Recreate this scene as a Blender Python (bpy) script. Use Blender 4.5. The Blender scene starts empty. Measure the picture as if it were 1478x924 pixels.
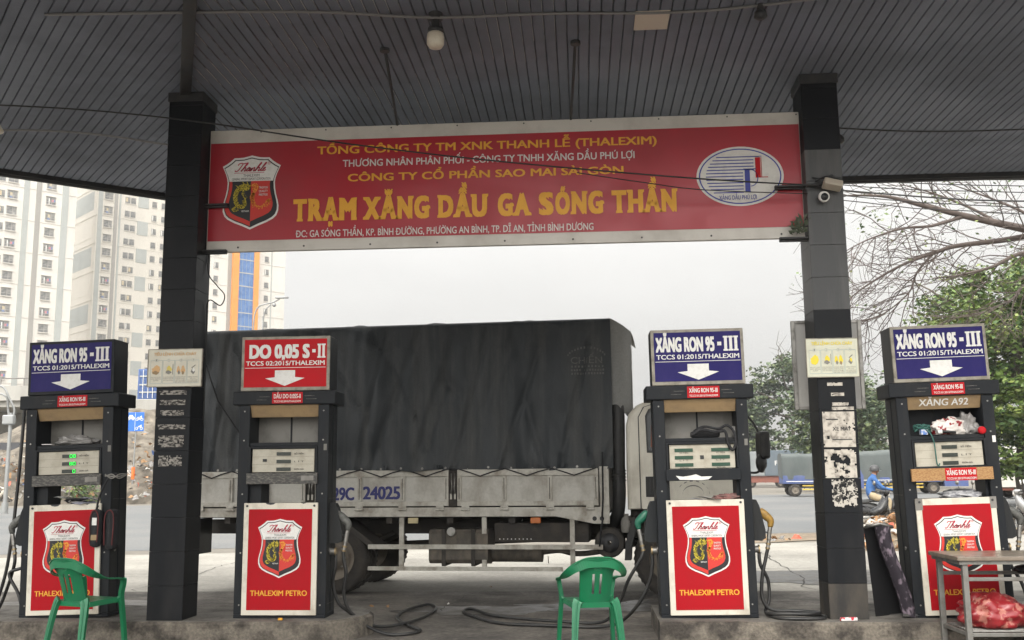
import bpy, bmesh, math, random
from mathutils import Vector, Matrix, Euler, noise
R = math.radians
SC = bpy.context.scene
COL = SC.collection

# ------------------------------------------------------------------ camera
YAW, PITCH, ROLL = R(3.9), math.atan(225 / 1450), 0.009
cam_d = bpy.data.cameras.new("camera")
cam = bpy.data.objects.new("camera", cam_d)
COL.objects.link(cam)
cam_d.sensor_width = 36.0
cam_d.lens = 36.0 * 1450 / 1478
cam_d.clip_start = 0.05
cam_d.clip_end = 3000.0
fw = Vector((-math.sin(YAW) * math.cos(PITCH), math.cos(YAW) * math.cos(PITCH), math.sin(PITCH)))
r0 = Vector((math.cos(YAW), math.sin(YAW), 0))
u0 = r0.cross(fw)
rr = r0 * math.cos(ROLL) - u0 * math.sin(ROLL)
uu = r0 * math.sin(ROLL) + u0 * math.cos(ROLL)
cam.matrix_world = Matrix(((rr.x, uu.x, -fw.x, 0.0), (rr.y, uu.y, -fw.y, 0.0), (rr.z, uu.z, -fw.z, 1.5), (0, 0, 0, 1)))
SC.camera = cam

# ------------------------------------------------------------------ light
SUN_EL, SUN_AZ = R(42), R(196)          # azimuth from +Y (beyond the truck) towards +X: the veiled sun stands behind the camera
world = bpy.data.worlds.new("World")
SC.world = world
world.use_nodes = True
wt = world.node_tree
for n in list(wt.nodes):
    wt.nodes.remove(n)
wo = wt.nodes.new("ShaderNodeOutputWorld")
bg = wt.nodes.new("ShaderNodeBackground")
bg.inputs["Strength"].default_value = 0.10
sky = wt.nodes.new("ShaderNodeTexSky")
sky.sky_type = 'NISHITA'
sky.sun_disc = False
sky.sun_elevation = SUN_EL
sky.sun_rotation = SUN_AZ
sky.dust_density = 6.0
sky.air_density = 1.2
hs = wt.nodes.new("ShaderNodeHueSaturation")
hs.inputs["Saturation"].default_value = 0.25
# overcast layer: brighter towards the zenith, soft cloud texture
tc = wt.nodes.new("ShaderNodeTexCoord")
sx = wt.nodes.new("ShaderNodeSeparateXYZ")
mp = wt.nodes.new("ShaderNodeMapping")
mp.inputs["Scale"].default_value = (1, 1, 2.6)
ns = wt.nodes.new("ShaderNodeTexNoise")
ns.inputs["Scale"].default_value = 2.3
ns.inputs["Detail"].default_value = 5
ns.inputs["Roughness"].default_value = 0.5
mr = wt.nodes.new("ShaderNodeMapRange")
mr.inputs["From Min"].default_value = 0.3
mr.inputs["From Max"].default_value = 0.7
mr.inputs["To Min"].default_value = 0.88
mr.inputs["To Max"].default_value = 1.08
grad = wt.nodes.new("ShaderNodeMapRange")
grad.inputs["From Min"].default_value = 0.0
grad.inputs["From Max"].default_value = 1.0
grad.inputs["To Min"].default_value = 5.2
grad.inputs["To Max"].default_value = 18.0
mu = wt.nodes.new("ShaderNodeMath"); mu.operation = 'MULTIPLY'
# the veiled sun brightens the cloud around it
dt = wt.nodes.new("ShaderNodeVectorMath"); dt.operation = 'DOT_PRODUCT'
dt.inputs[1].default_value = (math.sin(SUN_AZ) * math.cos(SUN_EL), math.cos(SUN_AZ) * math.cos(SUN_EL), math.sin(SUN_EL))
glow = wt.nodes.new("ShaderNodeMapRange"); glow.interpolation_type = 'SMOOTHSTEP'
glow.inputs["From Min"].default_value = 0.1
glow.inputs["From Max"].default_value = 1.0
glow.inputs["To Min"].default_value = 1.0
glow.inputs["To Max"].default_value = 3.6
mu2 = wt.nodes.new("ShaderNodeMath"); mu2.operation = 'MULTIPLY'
vm = wt.nodes.new("ShaderNodeVectorMath"); vm.operation = 'SCALE'
vm.inputs[0].default_value = (1.0, 0.985, 0.95)
mx = wt.nodes.new("ShaderNodeMix"); mx.data_type = 'RGBA'
mx.inputs["Factor"].default_value = 0.85
L = wt.links.new
L(tc.outputs["Generated"], sx.inputs[0]); L(tc.outputs["Generated"], mp.inputs[0]); L(mp.outputs[0], ns.inputs["Vector"])
L(ns.outputs["Fac"], mr.inputs["Value"]); L(sx.outputs["Z"], grad.inputs["Value"])
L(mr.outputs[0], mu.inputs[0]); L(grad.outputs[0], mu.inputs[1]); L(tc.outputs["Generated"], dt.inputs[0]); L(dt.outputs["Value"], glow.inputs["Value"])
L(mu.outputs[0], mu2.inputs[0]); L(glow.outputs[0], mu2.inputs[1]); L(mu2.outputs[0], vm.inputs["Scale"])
L(sky.outputs[0], hs.inputs["Color"]); L(hs.outputs[0], mx.inputs["A"]); L(vm.outputs[0], mx.inputs["B"])
L(mx.outputs["Result"], bg.inputs["Color"]); L(bg.outputs[0], wo.inputs[0])

sun_d = bpy.data.lights.new("sun", 'SUN')
sun_d.energy = 1.0
sun_d.angle = R(14)
sun_d.color = (1.0, 0.95, 0.87)
sun = bpy.data.objects.new("sun", sun_d)
COL.objects.link(sun)
sun_dir = Vector((math.sin(SUN_AZ) * math.cos(SUN_EL), math.cos(SUN_AZ) * math.cos(SUN_EL), math.sin(SUN_EL)))
sun.rotation_euler = sun_dir.to_track_quat('Z', 'Y').to_euler()
sun.location = sun_dir * 60

SC.view_settings.view_transform = 'Standard'
SC.view_settings.look = 'None'
SC.view_settings.gamma = 1.0
SC.view_settings.exposure = 0.35
SC.view_settings.use_curve_mapping = False
SC.render.engine = 'CYCLES'
SC.cycles.max_bounces = 8
SC.cycles.diffuse_bounces = 4
SC.cycles.use_denoising = True

# ------------------------------------------------------------------ materials
def S(v):
    """sRGB 0..255 triple to linear"""
    return tuple((c / 255 / 12.92) if c / 255 <= 0.04045 else ((c / 255 + 0.055) / 1.055) ** 2.4 for c in v)

MATS = {}
def mat(name, col, rough=0.6, metal=0.0, dirt=None, amount=0.5, scale=4.0, streak=1.0, bump=0.0, bscale=60.0, detail=6.0,
        lo=0.45, hi=0.7, emit=None, spec=0.5, fine=0.0, alpha=1.0, trans=0.0):
    """Principled material: base colour, an uneven second colour (dirt, wear or fading) through noise, a fine grain and a bump"""
    if name in MATS:
        return MATS[name]
    m = bpy.data.materials.new(name)
    m.use_nodes = True
    nt = m.node_tree
    b = nt.nodes["Principled BSDF"]
    b.inputs["Base Color"].default_value = (*col, 1)
    b.inputs["Roughness"].default_value = rough
    b.inputs["Metallic"].default_value = metal
    b.inputs["Specular IOR Level"].default_value = spec
    if alpha < 1:
        b.inputs["Alpha"].default_value = alpha
    if trans:
        b.inputs["Transmission Weight"].default_value = trans
    if emit:
        b.inputs["Emission Color"].default_value = (*emit[0], 1)
        b.inputs["Emission Strength"].default_value = emit[1]
    lk = nt.links.new
    if dirt is not None or bump > 0 or fine > 0:
        tcn = nt.nodes.new("ShaderNodeTexCoord")
        mpn = nt.nodes.new("ShaderNodeMapping")
        mpn.inputs["Scale"].default_value = (1, 1, 1.0 / streak)
        lk(tcn.outputs["Object"], mpn.inputs[0])
    last = None
    if dirt is not None:
        n1 = nt.nodes.new("ShaderNodeTexNoise")
        n1.inputs["Scale"].default_value = scale
        n1.inputs["Detail"].default_value = detail
        n1.inputs["Roughness"].default_value = 0.62
        lk(mpn.outputs[0], n1.inputs["Vector"])
        r1 = nt.nodes.new("ShaderNodeMapRange")
        r1.inputs["From Min"].default_value = lo
        r1.inputs["From Max"].default_value = hi
        r1.inputs["To Max"].default_value = amount
        lk(n1.outputs["Fac"], r1.inputs["Value"])
        mxn = nt.nodes.new("ShaderNodeMix"); mxn.data_type = 'RGBA'
        mxn.inputs["A"].default_value = (*col, 1)
        mxn.inputs["B"].default_value = (*dirt, 1)
        lk(r1.outputs[0], mxn.inputs["Factor"])
        last = mxn.outputs["Result"]
        rr_ = nt.nodes.new("ShaderNodeMapRange")
        rr_.inputs["To Min"].default_value = rough
        rr_.inputs["To Max"].default_value = min(1, rough + 0.3)
        lk(r1.outputs[0], rr_.inputs["Value"])
        lk(rr_.outputs[0], b.inputs["Roughness"])
    if fine > 0:
        n2 = nt.nodes.new("ShaderNodeTexNoise")
        n2.inputs["Scale"].default_value = bscale
        n2.inputs["Detail"].default_value = 3
        lk(tcn.outputs["Object"], n2.inputs["Vector"])
        r2 = nt.nodes.new("ShaderNodeMapRange")
        r2.inputs["From Min"].default_value = 0.3
        r2.inputs["From Max"].default_value = 0.7
        r2.inputs["To Min"].default_value = 1 - fine
        r2.inputs["To Max"].default_value = 1 + fine
        lk(n2.outputs["Fac"], r2.inputs["Value"])
        v2 = nt.nodes.new("ShaderNodeVectorMath"); v2.operation = 'SCALE'
        if last is not None:
            lk(last, v2.inputs[0])
        else:
            v2.inputs[0].default_value = col
        lk(r2.outputs[0], v2.inputs["Scale"])
        last = v2.outputs[0]
    if last is not None:
        lk(last, b.inputs["Base Color"])
    if bump > 0:
        n3 = nt.nodes.new("ShaderNodeTexNoise")
        n3.inputs["Scale"].default_value = bscale
        n3.inputs["Detail"].default_value = 4
        lk(tcn.outputs["Object"], n3.inputs["Vector"])
        bp = nt.nodes.new("ShaderNodeBump")
        bp.inputs["Strength"].default_value = bump
        bp.inputs["Distance"].default_value = 0.02
        lk(n3.outputs["Fac"], bp.inputs["Height"])
        lk(bp.outputs[0], b.inputs["Normal"])
    MATS[name] = m
    return m

# ------------------------------------------------------------------ mesh building
_txt_cache = {}
def _glyphs(s, shear=0.0, space=1.0):
    """outline of a string as (verts, faces) in em units"""
    cu = bpy.data.curves.new("letters", 'FONT')
    cu.body = s; cu.shear = shear; cu.space_character = space
    cu.resolution_u = 3
    cu.fill_mode = 'FRONT'
    o = bpy.data.objects.new("letters", cu)
    COL.objects.link(o)
    dg = bpy.context.evaluated_depsgraph_get()
    dg.update()
    me = bpy.data.meshes.new_from_object(o.evaluated_get(dg))
    out = [(v.co.x, v.co.y) for v in me.vertices], [tuple(p.vertices) for p in me.polygons]
    bpy.data.objects.remove(o); bpy.data.curves.remove(cu); bpy.data.meshes.remove(me)
    return out
SUB = {'\u0110': 'D', '\u01a0': 'O', '\u1edc': '\u00d2', '\u1ee2': '\u1ecc'}
def text_geo(s, bold=0.0, shear=0.0, space=1.0):
    """letters scaled to width 0..1 and cap height 0..1; heavier weights are the outline overprinted with small shifts.
    vertices are (x, y, overprint number)"""
    key = (s, bold, shear, space)
    if key in _txt_cache:
        return _txt_cache[key]
    plain = "".join(SUB.get(c, c) for c in s)
    vs, fs = _glyphs(plain, shear, space)
    vs = list(vs); fs = list(fs)
    for i, c in enumerate(s):
        if c in SUB:      # crossed D and horned O are drawn from the plain letter and one added stroke
            if i:
                px = max(v[0] for v in _glyphs(plain[:i] + "I", shear, space)[0]) - 0.19
            else:
                px = 0.0
            o = len(vs)
            if c == '\u0110':
                vs += [(px + .0, .31), (px + .33, .31), (px + .33, .385), (px + .0, .385)]
            else:
                vs += [(px + .60, .58), (px + .70, .64), (px + .76, .82), (px + .68, .82)]
            fs.append((o, o + 1, o + 2, o + 3))
    x0 = min(v[0] for v in vs) - bold; x1 = max(v[0] for v in vs) + bold
    shifts = [(0, 0)] if bold <= 0 else [(-bold, -bold * .55), (bold, -bold * .55), (-bold, bold * .55), (bold, bold * .55), (0, 0)]
    V2 = []; F2 = []
    for k, (dx, dy) in enumerate(shifts):
        o = len(V2)
        V2 += [((v[0] + dx - x0) / (x1 - x0), (v[1] + dy + bold * .55) / (0.69 + 1.1 * bold), k) for v in vs]
        F2 += [tuple(i + o for i in f) for f in fs]
    _txt_cache[key] = (V2, F2)
    return _txt_cache[key]

class MB:
    """collects shapes into one mesh with several materials"""
    def __init__(self):
        self.v = []; self.f = []; self.mi = []; self.sm = []; self.mats = []
    def m(self, material):
        if material not in self.mats:
            self.mats.append(material)
        return self.mats.index(material)
    def raw(self, vs, fs, material, smooth=False, M=None):
        o = len(self.v); k = self.m(material)
        for p in vs:
            p = Vector(p)
            self.v.append(M @ p if M else p)
        for f in fs:
            self.f.append(tuple(i + o for i in f)); self.mi.append(k); self.sm.append(smooth)
    def box(self, x0, x1, y0, y1, z0, z1, material, bev=0.0, M=None):
        if bev <= 0:
            vs = [(x, y, z) for x in (x0, x1) for y in (y0, y1) for z in (z0, z1)]
            fs = [(0, 1, 3, 2), (4, 6, 7, 5), (0, 4, 5, 1), (2, 3, 7, 6), (0, 2, 6, 4), (1, 5, 7, 3)]
            self.raw(vs, fs, material, False, M)
            return
        bm = bmesh.new()
        bmesh.ops.create_cube(bm, size=1.0)
        for q in bm.verts:
            q.co = Vector((x0 + (q.co.x + .5) * (x1 - x0), y0 + (q.co.y + .5) * (y1 - y0), z0 + (q.co.z + .5) * (z1 - z0)))
        b = min(bev, 0.45 * min(abs(x1 - x0), abs(y1 - y0), abs(z1 - z0)))
        bmesh.ops.bevel(bm, geom=list(bm.edges), offset=b, segments=2, profile=0.5, affect='EDGES')
        bm.verts.index_update()
        self.raw([q.co.copy() for q in bm.verts], [tuple(w.index for w in f.verts) for f in bm.faces], material, False, M)
        bm.free()
    def tube(self, pts, rad, material, seg=8, smooth=True, caps=True, M=None, closed=False):
        pts = [Vector(p) for p in pts]
        n = len(pts)
        rads = rad if isinstance(rad, (list, tuple)) else [rad] * n
        vs = []; fs = []
        prev = None
        for i, p in enumerate(pts):
            if closed:
                t = pts[(i + 1) % n] - pts[i - 1]
            else:
                t = pts[min(i + 1, n - 1)] - pts[max(i - 1, 0)]
            if t.length < 1e-9:
                t = Vector((0, 0, 1))
            t.normalize()
            if prev is None:
                a = Vector((0, 0, 1)) if abs(t.z) < 0.9 else Vector((1, 0, 0))
                u = a.cross(t).normalized()
            else:
                u = prev - t * prev.dot(t)
                if u.length < 1e-6:
                    u = Vector((1, 0, 0)).cross(t)
                u.normalize()
            prev = u
            w = t.cross(u)
            for k in range(seg):
                a = 2 * math.pi * k / seg
                vs.append(p + (u * math.cos(a) + w * math.sin(a)) * rads[i])
        for i in range(n if closed else n - 1):
            for k in range(seg):
                a = i * seg + k; b = i * seg + (k + 1) % seg
                j = ((i + 1) % n) * seg
                fs.append((a, b, j + (k + 1) % seg, j + k))
        if caps and not closed:
            fs.append(tuple(reversed(range(seg)))); fs.append(tuple(range((n - 1) * seg, n * seg)))
        self.raw(vs, fs, material, smooth, M)
    def cyl(self, p0, p1, r, material, seg=16, r1=None, smooth=True, M=None):
        p0 = Vector(p0); p1 = Vector(p1); t = (p1 - p0).normalized()
        a = Vector((0, 0, 1)) if abs(t.z) < 0.9 else Vector((1, 0, 0))
        u = a.cross(t).normalized(); w = t.cross(u)
        r1 = r if r1 is None else r1
        vs = []; fs = []
        for p, q in ((p0, r), (p1, r1)):
            for k in range(seg):
                g = 2 * math.pi * k / seg
                vs.append(p + (u * math.cos(g) + w * math.sin(g)) * q)
        for k in range(seg):
            fs.append((k, (k + 1) % seg, seg + (k + 1) % seg, seg + k))
        self.raw(vs, fs, material, smooth, M)
        self.raw(vs, [tuple(reversed(range(seg))), tuple(range(seg, 2 * seg))], material, False, M)
    def lathe(self, prof, c, axis, material, seg=20, M=None, smooth=True):
        """prof: list of (radius, along) turned about axis through c"""
        c = Vector(c); t = Vector(axis).normalized()
        a = Vector((0, 0, 1)) if abs(t.z) < 0.9 else Vector((1, 0, 0))
        u = a.cross(t).normalized(); w = t.cross(u)
        vs = []; fs = []
        for r, h in prof:
            for k in range(seg):
                g = 2 * math.pi * k / seg
                vs.append(c + t * h + (u * math.cos(g) + w * math.sin(g)) * max(r, 1e-4))
        for i in range(len(prof) - 1):
            for k in range(seg):
                fs.append((i * seg + k, i * seg + (k + 1) % seg, (i + 1) * seg + (k + 1) % seg, (i + 1) * seg + k))
        self.raw(vs, fs, material, smooth, M)
    def prism(self, poly, tf0, tf1, material, M=None):
        """closed outline; tf0/tf1 turn an outline point into the two end points"""
        n = len(poly)
        vs = [tf0(p) for p in poly] + [tf1(p) for p in poly]
        fs = [tuple(range(n)), tuple(reversed(range(n, 2 * n)))]
        for i in range(n):
            fs.append((i, i + n, (i + 1) % n + n, (i + 1) % n))
        self.raw(vs, fs, material, False, M)
    def grid(self, fn, nu, nv, material, smooth=True, M=None, skip=None, wrap=False):
        vs = [fn(i / nu, j / nv) for i in range(nu + 1) for j in range(nv + 1)]
        fs = []
        for i in range(nu):
            for j in range(nv):
                if skip and skip(i, j):
                    continue
                a = i * (nv + 1) + j
                fs.append((a, a + nv + 1, a + nv + 2, a + 1))
        self.raw(vs, fs, material, smooth, M)
    def text(self, s, cx, base, w, h, material, tf, bold=0.0, shear=0.0, align='c', space=1.0):
        vs, fs = text_geo(s, bold * .8, shear, space)
        x0 = cx - w / 2 if align == 'c' else cx
        o_ = Vector(tf(cx, base)); n_ = (Vector(tf(cx + 1, base)) - o_).cross(Vector(tf(cx, base + 1)) - o_).normalized()
        self.raw([Vector(tf(x0 + x * w, base + y * h)) + n_ * (k * (.0007 if h > .2 else .0004)) for x, y, k in vs], fs, material)
    def poly(self, pts, material, tf):
        self.raw([tf(*p) for p in pts], [tuple(range(len(pts)))], material)
    def build(self, name, parent=None, loc=None, rot=None):
        me = bpy.data.meshes.new(name)
        me.from_pydata([tuple(p) for p in self.v], [], self.f)
        for x in self.mats:
            me.materials.append(x)
        me.polygons.foreach_set("material_index", self.mi)
        me.polygons.foreach_set("use_smooth", self.sm)
        me.update()
        bm = bmesh.new(); bm.from_mesh(me)
        bmesh.ops.recalc_face_normals(bm, faces=bm.faces)
        bm.to_mesh(me); bm.free()
        o = bpy.data.objects.new(name, me)
        COL.objects.link(o)
        if parent is not None:
            o.parent = parent
        if loc is not None:
            o.location = loc
        if rot is not None:
            o.rotation_euler = rot
        return o

def tag(o, label=None, cat=None, group=None, kind=None):
    if label: o["label"] = label
    if cat: o["category"] = cat
    if group: o["group"] = group
    if kind: o["kind"] = kind
    return o
def thing(name, loc, label, cat, group=None, rz=0.0):
    o = bpy.data.objects.new(name, None)
    o.empty_display_size = 0.2
    COL.objects.link(o)
    o.location = loc
    o.rotation_euler = (0, 0, rz)
    return tag(o, label, cat, group)
def kids(o):
    return [c for c in bpy.data.objects if c.parent == o]
def copy_tree(o, parent=None):
    ks = kids(o)
    c = o.copy()
    COL.objects.link(c)
    c.parent = parent
    for k in ks:
        copy_tree(k, c)
    return c
def fbm(x, y, z=0.0, o=3):
    return noise.fractal(Vector((x, y, z)), 1.0, 2.0, o)
rnd = random.Random(7)
# ------------------------------------------------------------------ shared materials
M_black = mat("black_painted_steel", (0.010, 0.012, 0.015), 0.5, 0, (0.045, 0.043, 0.039), 0.5, 5, 3.0, 0.05, 40, lo=0.5, hi=0.8, spec=0.22)
M_blackside = mat("worn_black_side_steel", (0.013, 0.015, 0.017), 0.45, 0, (0.06, 0.056, 0.050), 0.55, 4, 5.0, 0.06, 30, lo=0.48, hi=0.85, spec=0.22)
M_rubber = mat("black_rubber", (0.012, 0.012, 0.012), 0.5, 0, (0.05, 0.046, 0.04), 0.5, 8, 1, 0.1, 90)
M_white = mat("aged_white_enamel", (0.62, 0.58, 0.49), 0.5, 0, (0.24, 0.19, 0.13), 0.75, 5, 1.5, 0.0, 60, lo=0.52, hi=0.8)
M_red = mat("red_sheet", (0.36, 0.008, 0.014), 0.5, 0, (0.28, 0.016, 0.018), 0.6, 3, 2.0, 0.03, 20, spec=0.1)
M_redsign = mat("red_sign_sheet", (0.45, 0.010, 0.016), 0.45, 0, (0.36, 0.02, 0.022), 0.5, 5, spec=0.12)
M_navy = mat("navy_sign_sheet", (0.016, 0.012, 0.105), 0.4, 0, (0.038, 0.030, 0.13), 0.5, 4, 2.0, 0.06, 9, spec=0.15)
M_signwhite = mat("sign_white", (0.72, 0.71, 0.68), 0.5, 0, (0.5, 0.47, 0.42), 0.4, 30)
M_yellow = mat("sign_yellow", (0.74, 0.36, 0.025), 0.5, 0, (0.55, 0.27, 0.03), 0.4, 12)
M_frame = mat("sign_box_frame", (0.30, 0.275, 0.225), 0.55, 0, (0.10, 0.085, 0.065), 0.7, 12, 1.0)
M_tan = mat("tan_diffuser", (0.30, 0.205, 0.105), 0.6, 0, (0.17, 0.12, 0.07), 0.6, 6)
M_panelgrey = mat("inner_grey_panel", (0.22, 0.21, 0.19), 0.6, 0, (0.10, 0.092, 0.08), 0.7, 5, 1.5)
M_cream = mat("display_cream", (0.44, 0.41, 0.335), 0.5, 0, (0.22, 0.185, 0.13), 0.6, 7)
M_lcd = mat("lcd_dark", (0.02, 0.026, 0.02), 0.25)
M_lcdgreen = mat("lcd_green", (0.012, 0.055, 0.03), 0.3)
M_glowgreen = mat("lit_green_digits", (0.0, 0.3, 0.02), 0.4, emit=((0.03, 1.0, 0.09), 1.5))
M_ink = mat("dark_ink", (0.03, 0.03, 0.03), 0.6)
M_scriptred = mat("script_red", (0.42, 0.02, 0.05), 0.5)
M_crestblack = mat("crest_black", (0.012, 0.012, 0.014), 0.5)
M_dragony = mat("dragon_yellow", (0.56, 0.44, 0.03), 0.5, 0, (0.06, 0.06, 0.012), 0.95, 75, lo=0.46, hi=0.56, detail=2)
M_dragono = mat("dragon_orange", (0.70, 0.27, 0.02), 0.5, 0, (0.50, 0.05, 0.015), 0.95, 75, lo=0.46, hi=0.56, detail=2)
M_crestred = mat("crest_red", (0.55, 0.03, 0.02), 0.5)
M_steel = mat("worn_steel", (0.30, 0.29, 0.27), 0.42, 0.8, (0.12, 0.11, 0.10), 0.6, 14)
M_brass = mat("dull_brass", (0.36, 0.27, 0.15), 0.4, 0.8, (0.16, 0.12, 0.08), 0.6, 20)
M_greenchair = mat("green_plastic", (0.006, 0.155, 0.062), 0.36, 0, (0.018, 0.12, 0.062), 0.7, 7, 1.0, 0.02, 50)
M_tile = mat("black_polished_tile", (0.008, 0.009, 0.011), 0.42, 0, (0.042, 0.040, 0.037), 0.6, 2.4, 4.0, 0.02, 14, lo=0.5, hi=0.85, spec=0.16)
M_tiledusty = mat("dusty_grey_tile", (0.040, 0.041, 0.042), 0.45, 0, (0.17, 0.166, 0.158), 0.85, 3.6, 9.0, 0.04, 20, lo=0.42, hi=0.75)
M_tilebrown = mat("dirty_base_tile", (0.014, 0.013, 0.012), 0.5, 0, (0.070, 0.058, 0.044), 0.85, 4.5, 2.5, 0.05, 20, lo=0.40, hi=0.7)
M_grout = mat("grout", (0.045, 0.043, 0.04), 0.9)
M_soffit = mat("soffit_painted_steel", (0.155, 0.173, 0.222), 0.6, 0, (0.125, 0.137, 0.168), 0.9, 0.8, 1, 0.02, 8, lo=0.4, hi=0.65)
M_darksteel = mat("dark_steel", (0.03, 0.031, 0.034), 0.5, 0.2, (0.08, 0.07, 0.06), 0.5, 8)
M_conc = mat("kerb_concrete", (0.15, 0.13, 0.105), 0.9, 0, (0.035, 0.030, 0.026), 0.9, 4, 1.0, 0.6, 40, lo=0.42, hi=0.60, fine=0.25)
M_conctop = mat("island_top_concrete", (0.155, 0.143, 0.125), 0.85, 0, (0.06, 0.054, 0.047), 0.8, 4, 1.0, 0.3, 50, lo=0.42, hi=0.65, fine=0.2)
M_plasticbag = mat("clear_grey_plastic", (0.26, 0.25, 0.24), 0.25, 0, (0.12, 0.115, 0.11), 0.6, 12)
M_paper = mat("paper_white", (0.62, 0.60, 0.58), 0.7, 0, (0.42, 0.40, 0.40), 0.5, 20)
M_darkcloth = mat("black_cloth", (0.014, 0.014, 0.016), 0.85, 0, (0.04, 0.04, 0.042), 0.5, 20, 1, 0.3, 80)
M_glass = mat("dark_window_glass", (0.02, 0.023, 0.025), 0.08)
# ------------------------------------------------------------------ ground, road, islands
M_ground = mat("dusty_far_ground", (0.17, 0.155, 0.13), 0.95, 0, (0.11, 0.10, 0.085), 0.7, 0.35, 1, 0.3, 3, fine=0.15)
M_road = mat("worn_grey_asphalt", (0.115, 0.12, 0.122), 0.85, 0, (0.165, 0.162, 0.155), 0.8, 0.25, 1, 0.2, 12, lo=0.4, hi=0.65, fine=0.12)
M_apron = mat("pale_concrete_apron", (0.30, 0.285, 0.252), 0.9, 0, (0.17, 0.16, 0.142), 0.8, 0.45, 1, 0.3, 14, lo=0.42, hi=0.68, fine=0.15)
M_fore = mat("oily_shaded_forecourt_concrete", (0.135, 0.120, 0.102), 0.7, 0, (0.042, 0.038, 0.034), 0.92, 1.1, 1, 0.3, 22, lo=0.40, hi=0.64, fine=0.35)  # oil stains; shade of canopy and truck is also put into the tone
M_dirt = mat("dry_dirt", (0.19, 0.15, 0.105), 1.0, 0, (0.12, 0.093, 0.067), 0.8, 2.0, 1, 0.6, 9, fine=0.3)
M_crack = mat("crack_filler", (0.035, 0.032, 0.03), 0.9)

def sheet(name, pts, z, m):
    b = MB(); b.raw([(x, y, z) for x, y in pts], [tuple(range(len(pts)))], m)
    return tag(b.build(name), kind='structure')
sheet("ground", [(-1500, -300), (1500, -300), (1500, 2400), (-1500, 2400)], 0.0, M_ground)
sheet("road", [(-150, -34), (-60, 2.2), (-10.7, 20.7), (5.0, 26.4), (22, 32.4), (90, 60), (400, 180), (400, 240), (90, 108), (40, 86), (14.3, 74.4), (-28.6, 55.2), (-80, 33), (-150, 2)], 0.004, M_road)
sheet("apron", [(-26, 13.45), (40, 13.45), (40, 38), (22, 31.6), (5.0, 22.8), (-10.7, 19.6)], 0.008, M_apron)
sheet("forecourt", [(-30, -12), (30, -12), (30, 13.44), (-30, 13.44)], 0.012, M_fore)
# dirt strip along the near road edge, with an uneven outline
b = MB()
up = []; lo_ = []
for i in range(61):
    x = 1.5 + i * 0.5
    y0 = 22.6 + (x - 4.3) * 0.36
    up.append((x, y0 + 3.0 + 1.1 * fbm(x * .7, 3)))
    lo_.append((x, y0 + 0.2 + 0.9 * fbm(x * .5, 9)))
for i in range(60):
    b.raw([(*lo_[i], .016), (*lo_[i + 1], .016), (*up[i + 1], .016), (*up[i], .016)], [(0, 1, 2, 3)], M_dirt)
tag(b.build("dirt"), kind='structure')
# dark wet stains
M_stain = mat("wet_oil_stain", (0.05, 0.047, 0.044), 0.35, 0, (0.12, 0.112, 0.10), 0.8, 3, 1, 0.3, 20, lo=0.45, hi=0.65)
b = MB()
for cx_, cy_, rx_, ry_, sd in ((3.3, 15.2, 2.2, 1.0, 1), (-6.2, 12.0, 1.6, .5, 2), (0.6, 12.0, 1.3, .5, 3), (-1.2, 11.6, .8, .35, 4)):
    n = 60
    b.raw([(cx_ + rx_ * (1 + .5 * fbm(math.cos(2 * math.pi * i / n) * 2 + sd * 7, math.sin(2 * math.pi * i / n) * 2)) * math.cos(2 * math.pi * i / n), cy_ + ry_ * (1 + .5 * fbm(math.cos(2 * math.pi * i / n) * 2 + sd * 7, math.sin(2 * math.pi * i / n) * 2)) * math.sin(2 * math.pi * i / n), .0145) for i in range(n)], [tuple(range(n))], M_stain)
tag(b.build("ground_stain"), kind='structure')
# slab joints and cracks in the forecourt and apron
b = MB()
def crack(p0, p1, w, seed, wob=0.12, z=0.0162):
    n = 26; r_ = random.Random(seed)
    prev = None
    d = Vector(p1) - Vector(p0); nr = Vector((-d.y, d.x)).normalized()
    for i in range(n + 1):
        t = i / n
        c = Vector(p0) + d * t + nr * wob * (fbm(t * 5, seed) + .4 * fbm(t * 17, seed + 5))
        ww = w * (0.35 + abs(fbm(t * 9, seed + 2)) * 1.6)
        cur = (c + nr * ww, c - nr * ww)
        if prev:
            b.raw([(*prev[0], z), (*cur[0], z), (*cur[1], z), (*prev[1], z)], [(0, 1, 2, 3)], M_crack)
        prev = cur
crack((-20, 13.45), (20, 13.45), .014, 1, .02)
crack((-1.9, 9.9), (-1.4, 13.4), .006, 2, .1); crack((-0.2, 10.4), (0.9, 13.4), .006, 3, .2)
crack((-0.9, 11.1), (1.8, 10.9), .008, 4, .25); crack((2.0, 12.3), (6.5, 11.7), .016, 5, .25)
crack((-9, 15.6), (-2.5, 15.2), .01, 6, .2); crack((-8, 11.9), (-3.9, 12.1), .018, 7, .3)
crack((-7.2, 17.4), (3, 17.6), .012, 8, .15); crack((1.2, 14.6), (8, 14.7), .012, 9, .3); crack((1.8, 16.5), (9, 16.9), .012, 10, .2)
crack((0.6, 12.0), (1.2, 16), .01, 11, .3); crack((3, 13.5), (3.4, 20), .012, 12, .2); crack((-6, 13.5), (-6.3, 19), .012, 13, .2)
tag(b.build("ground_cracks"), kind='structure')

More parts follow.
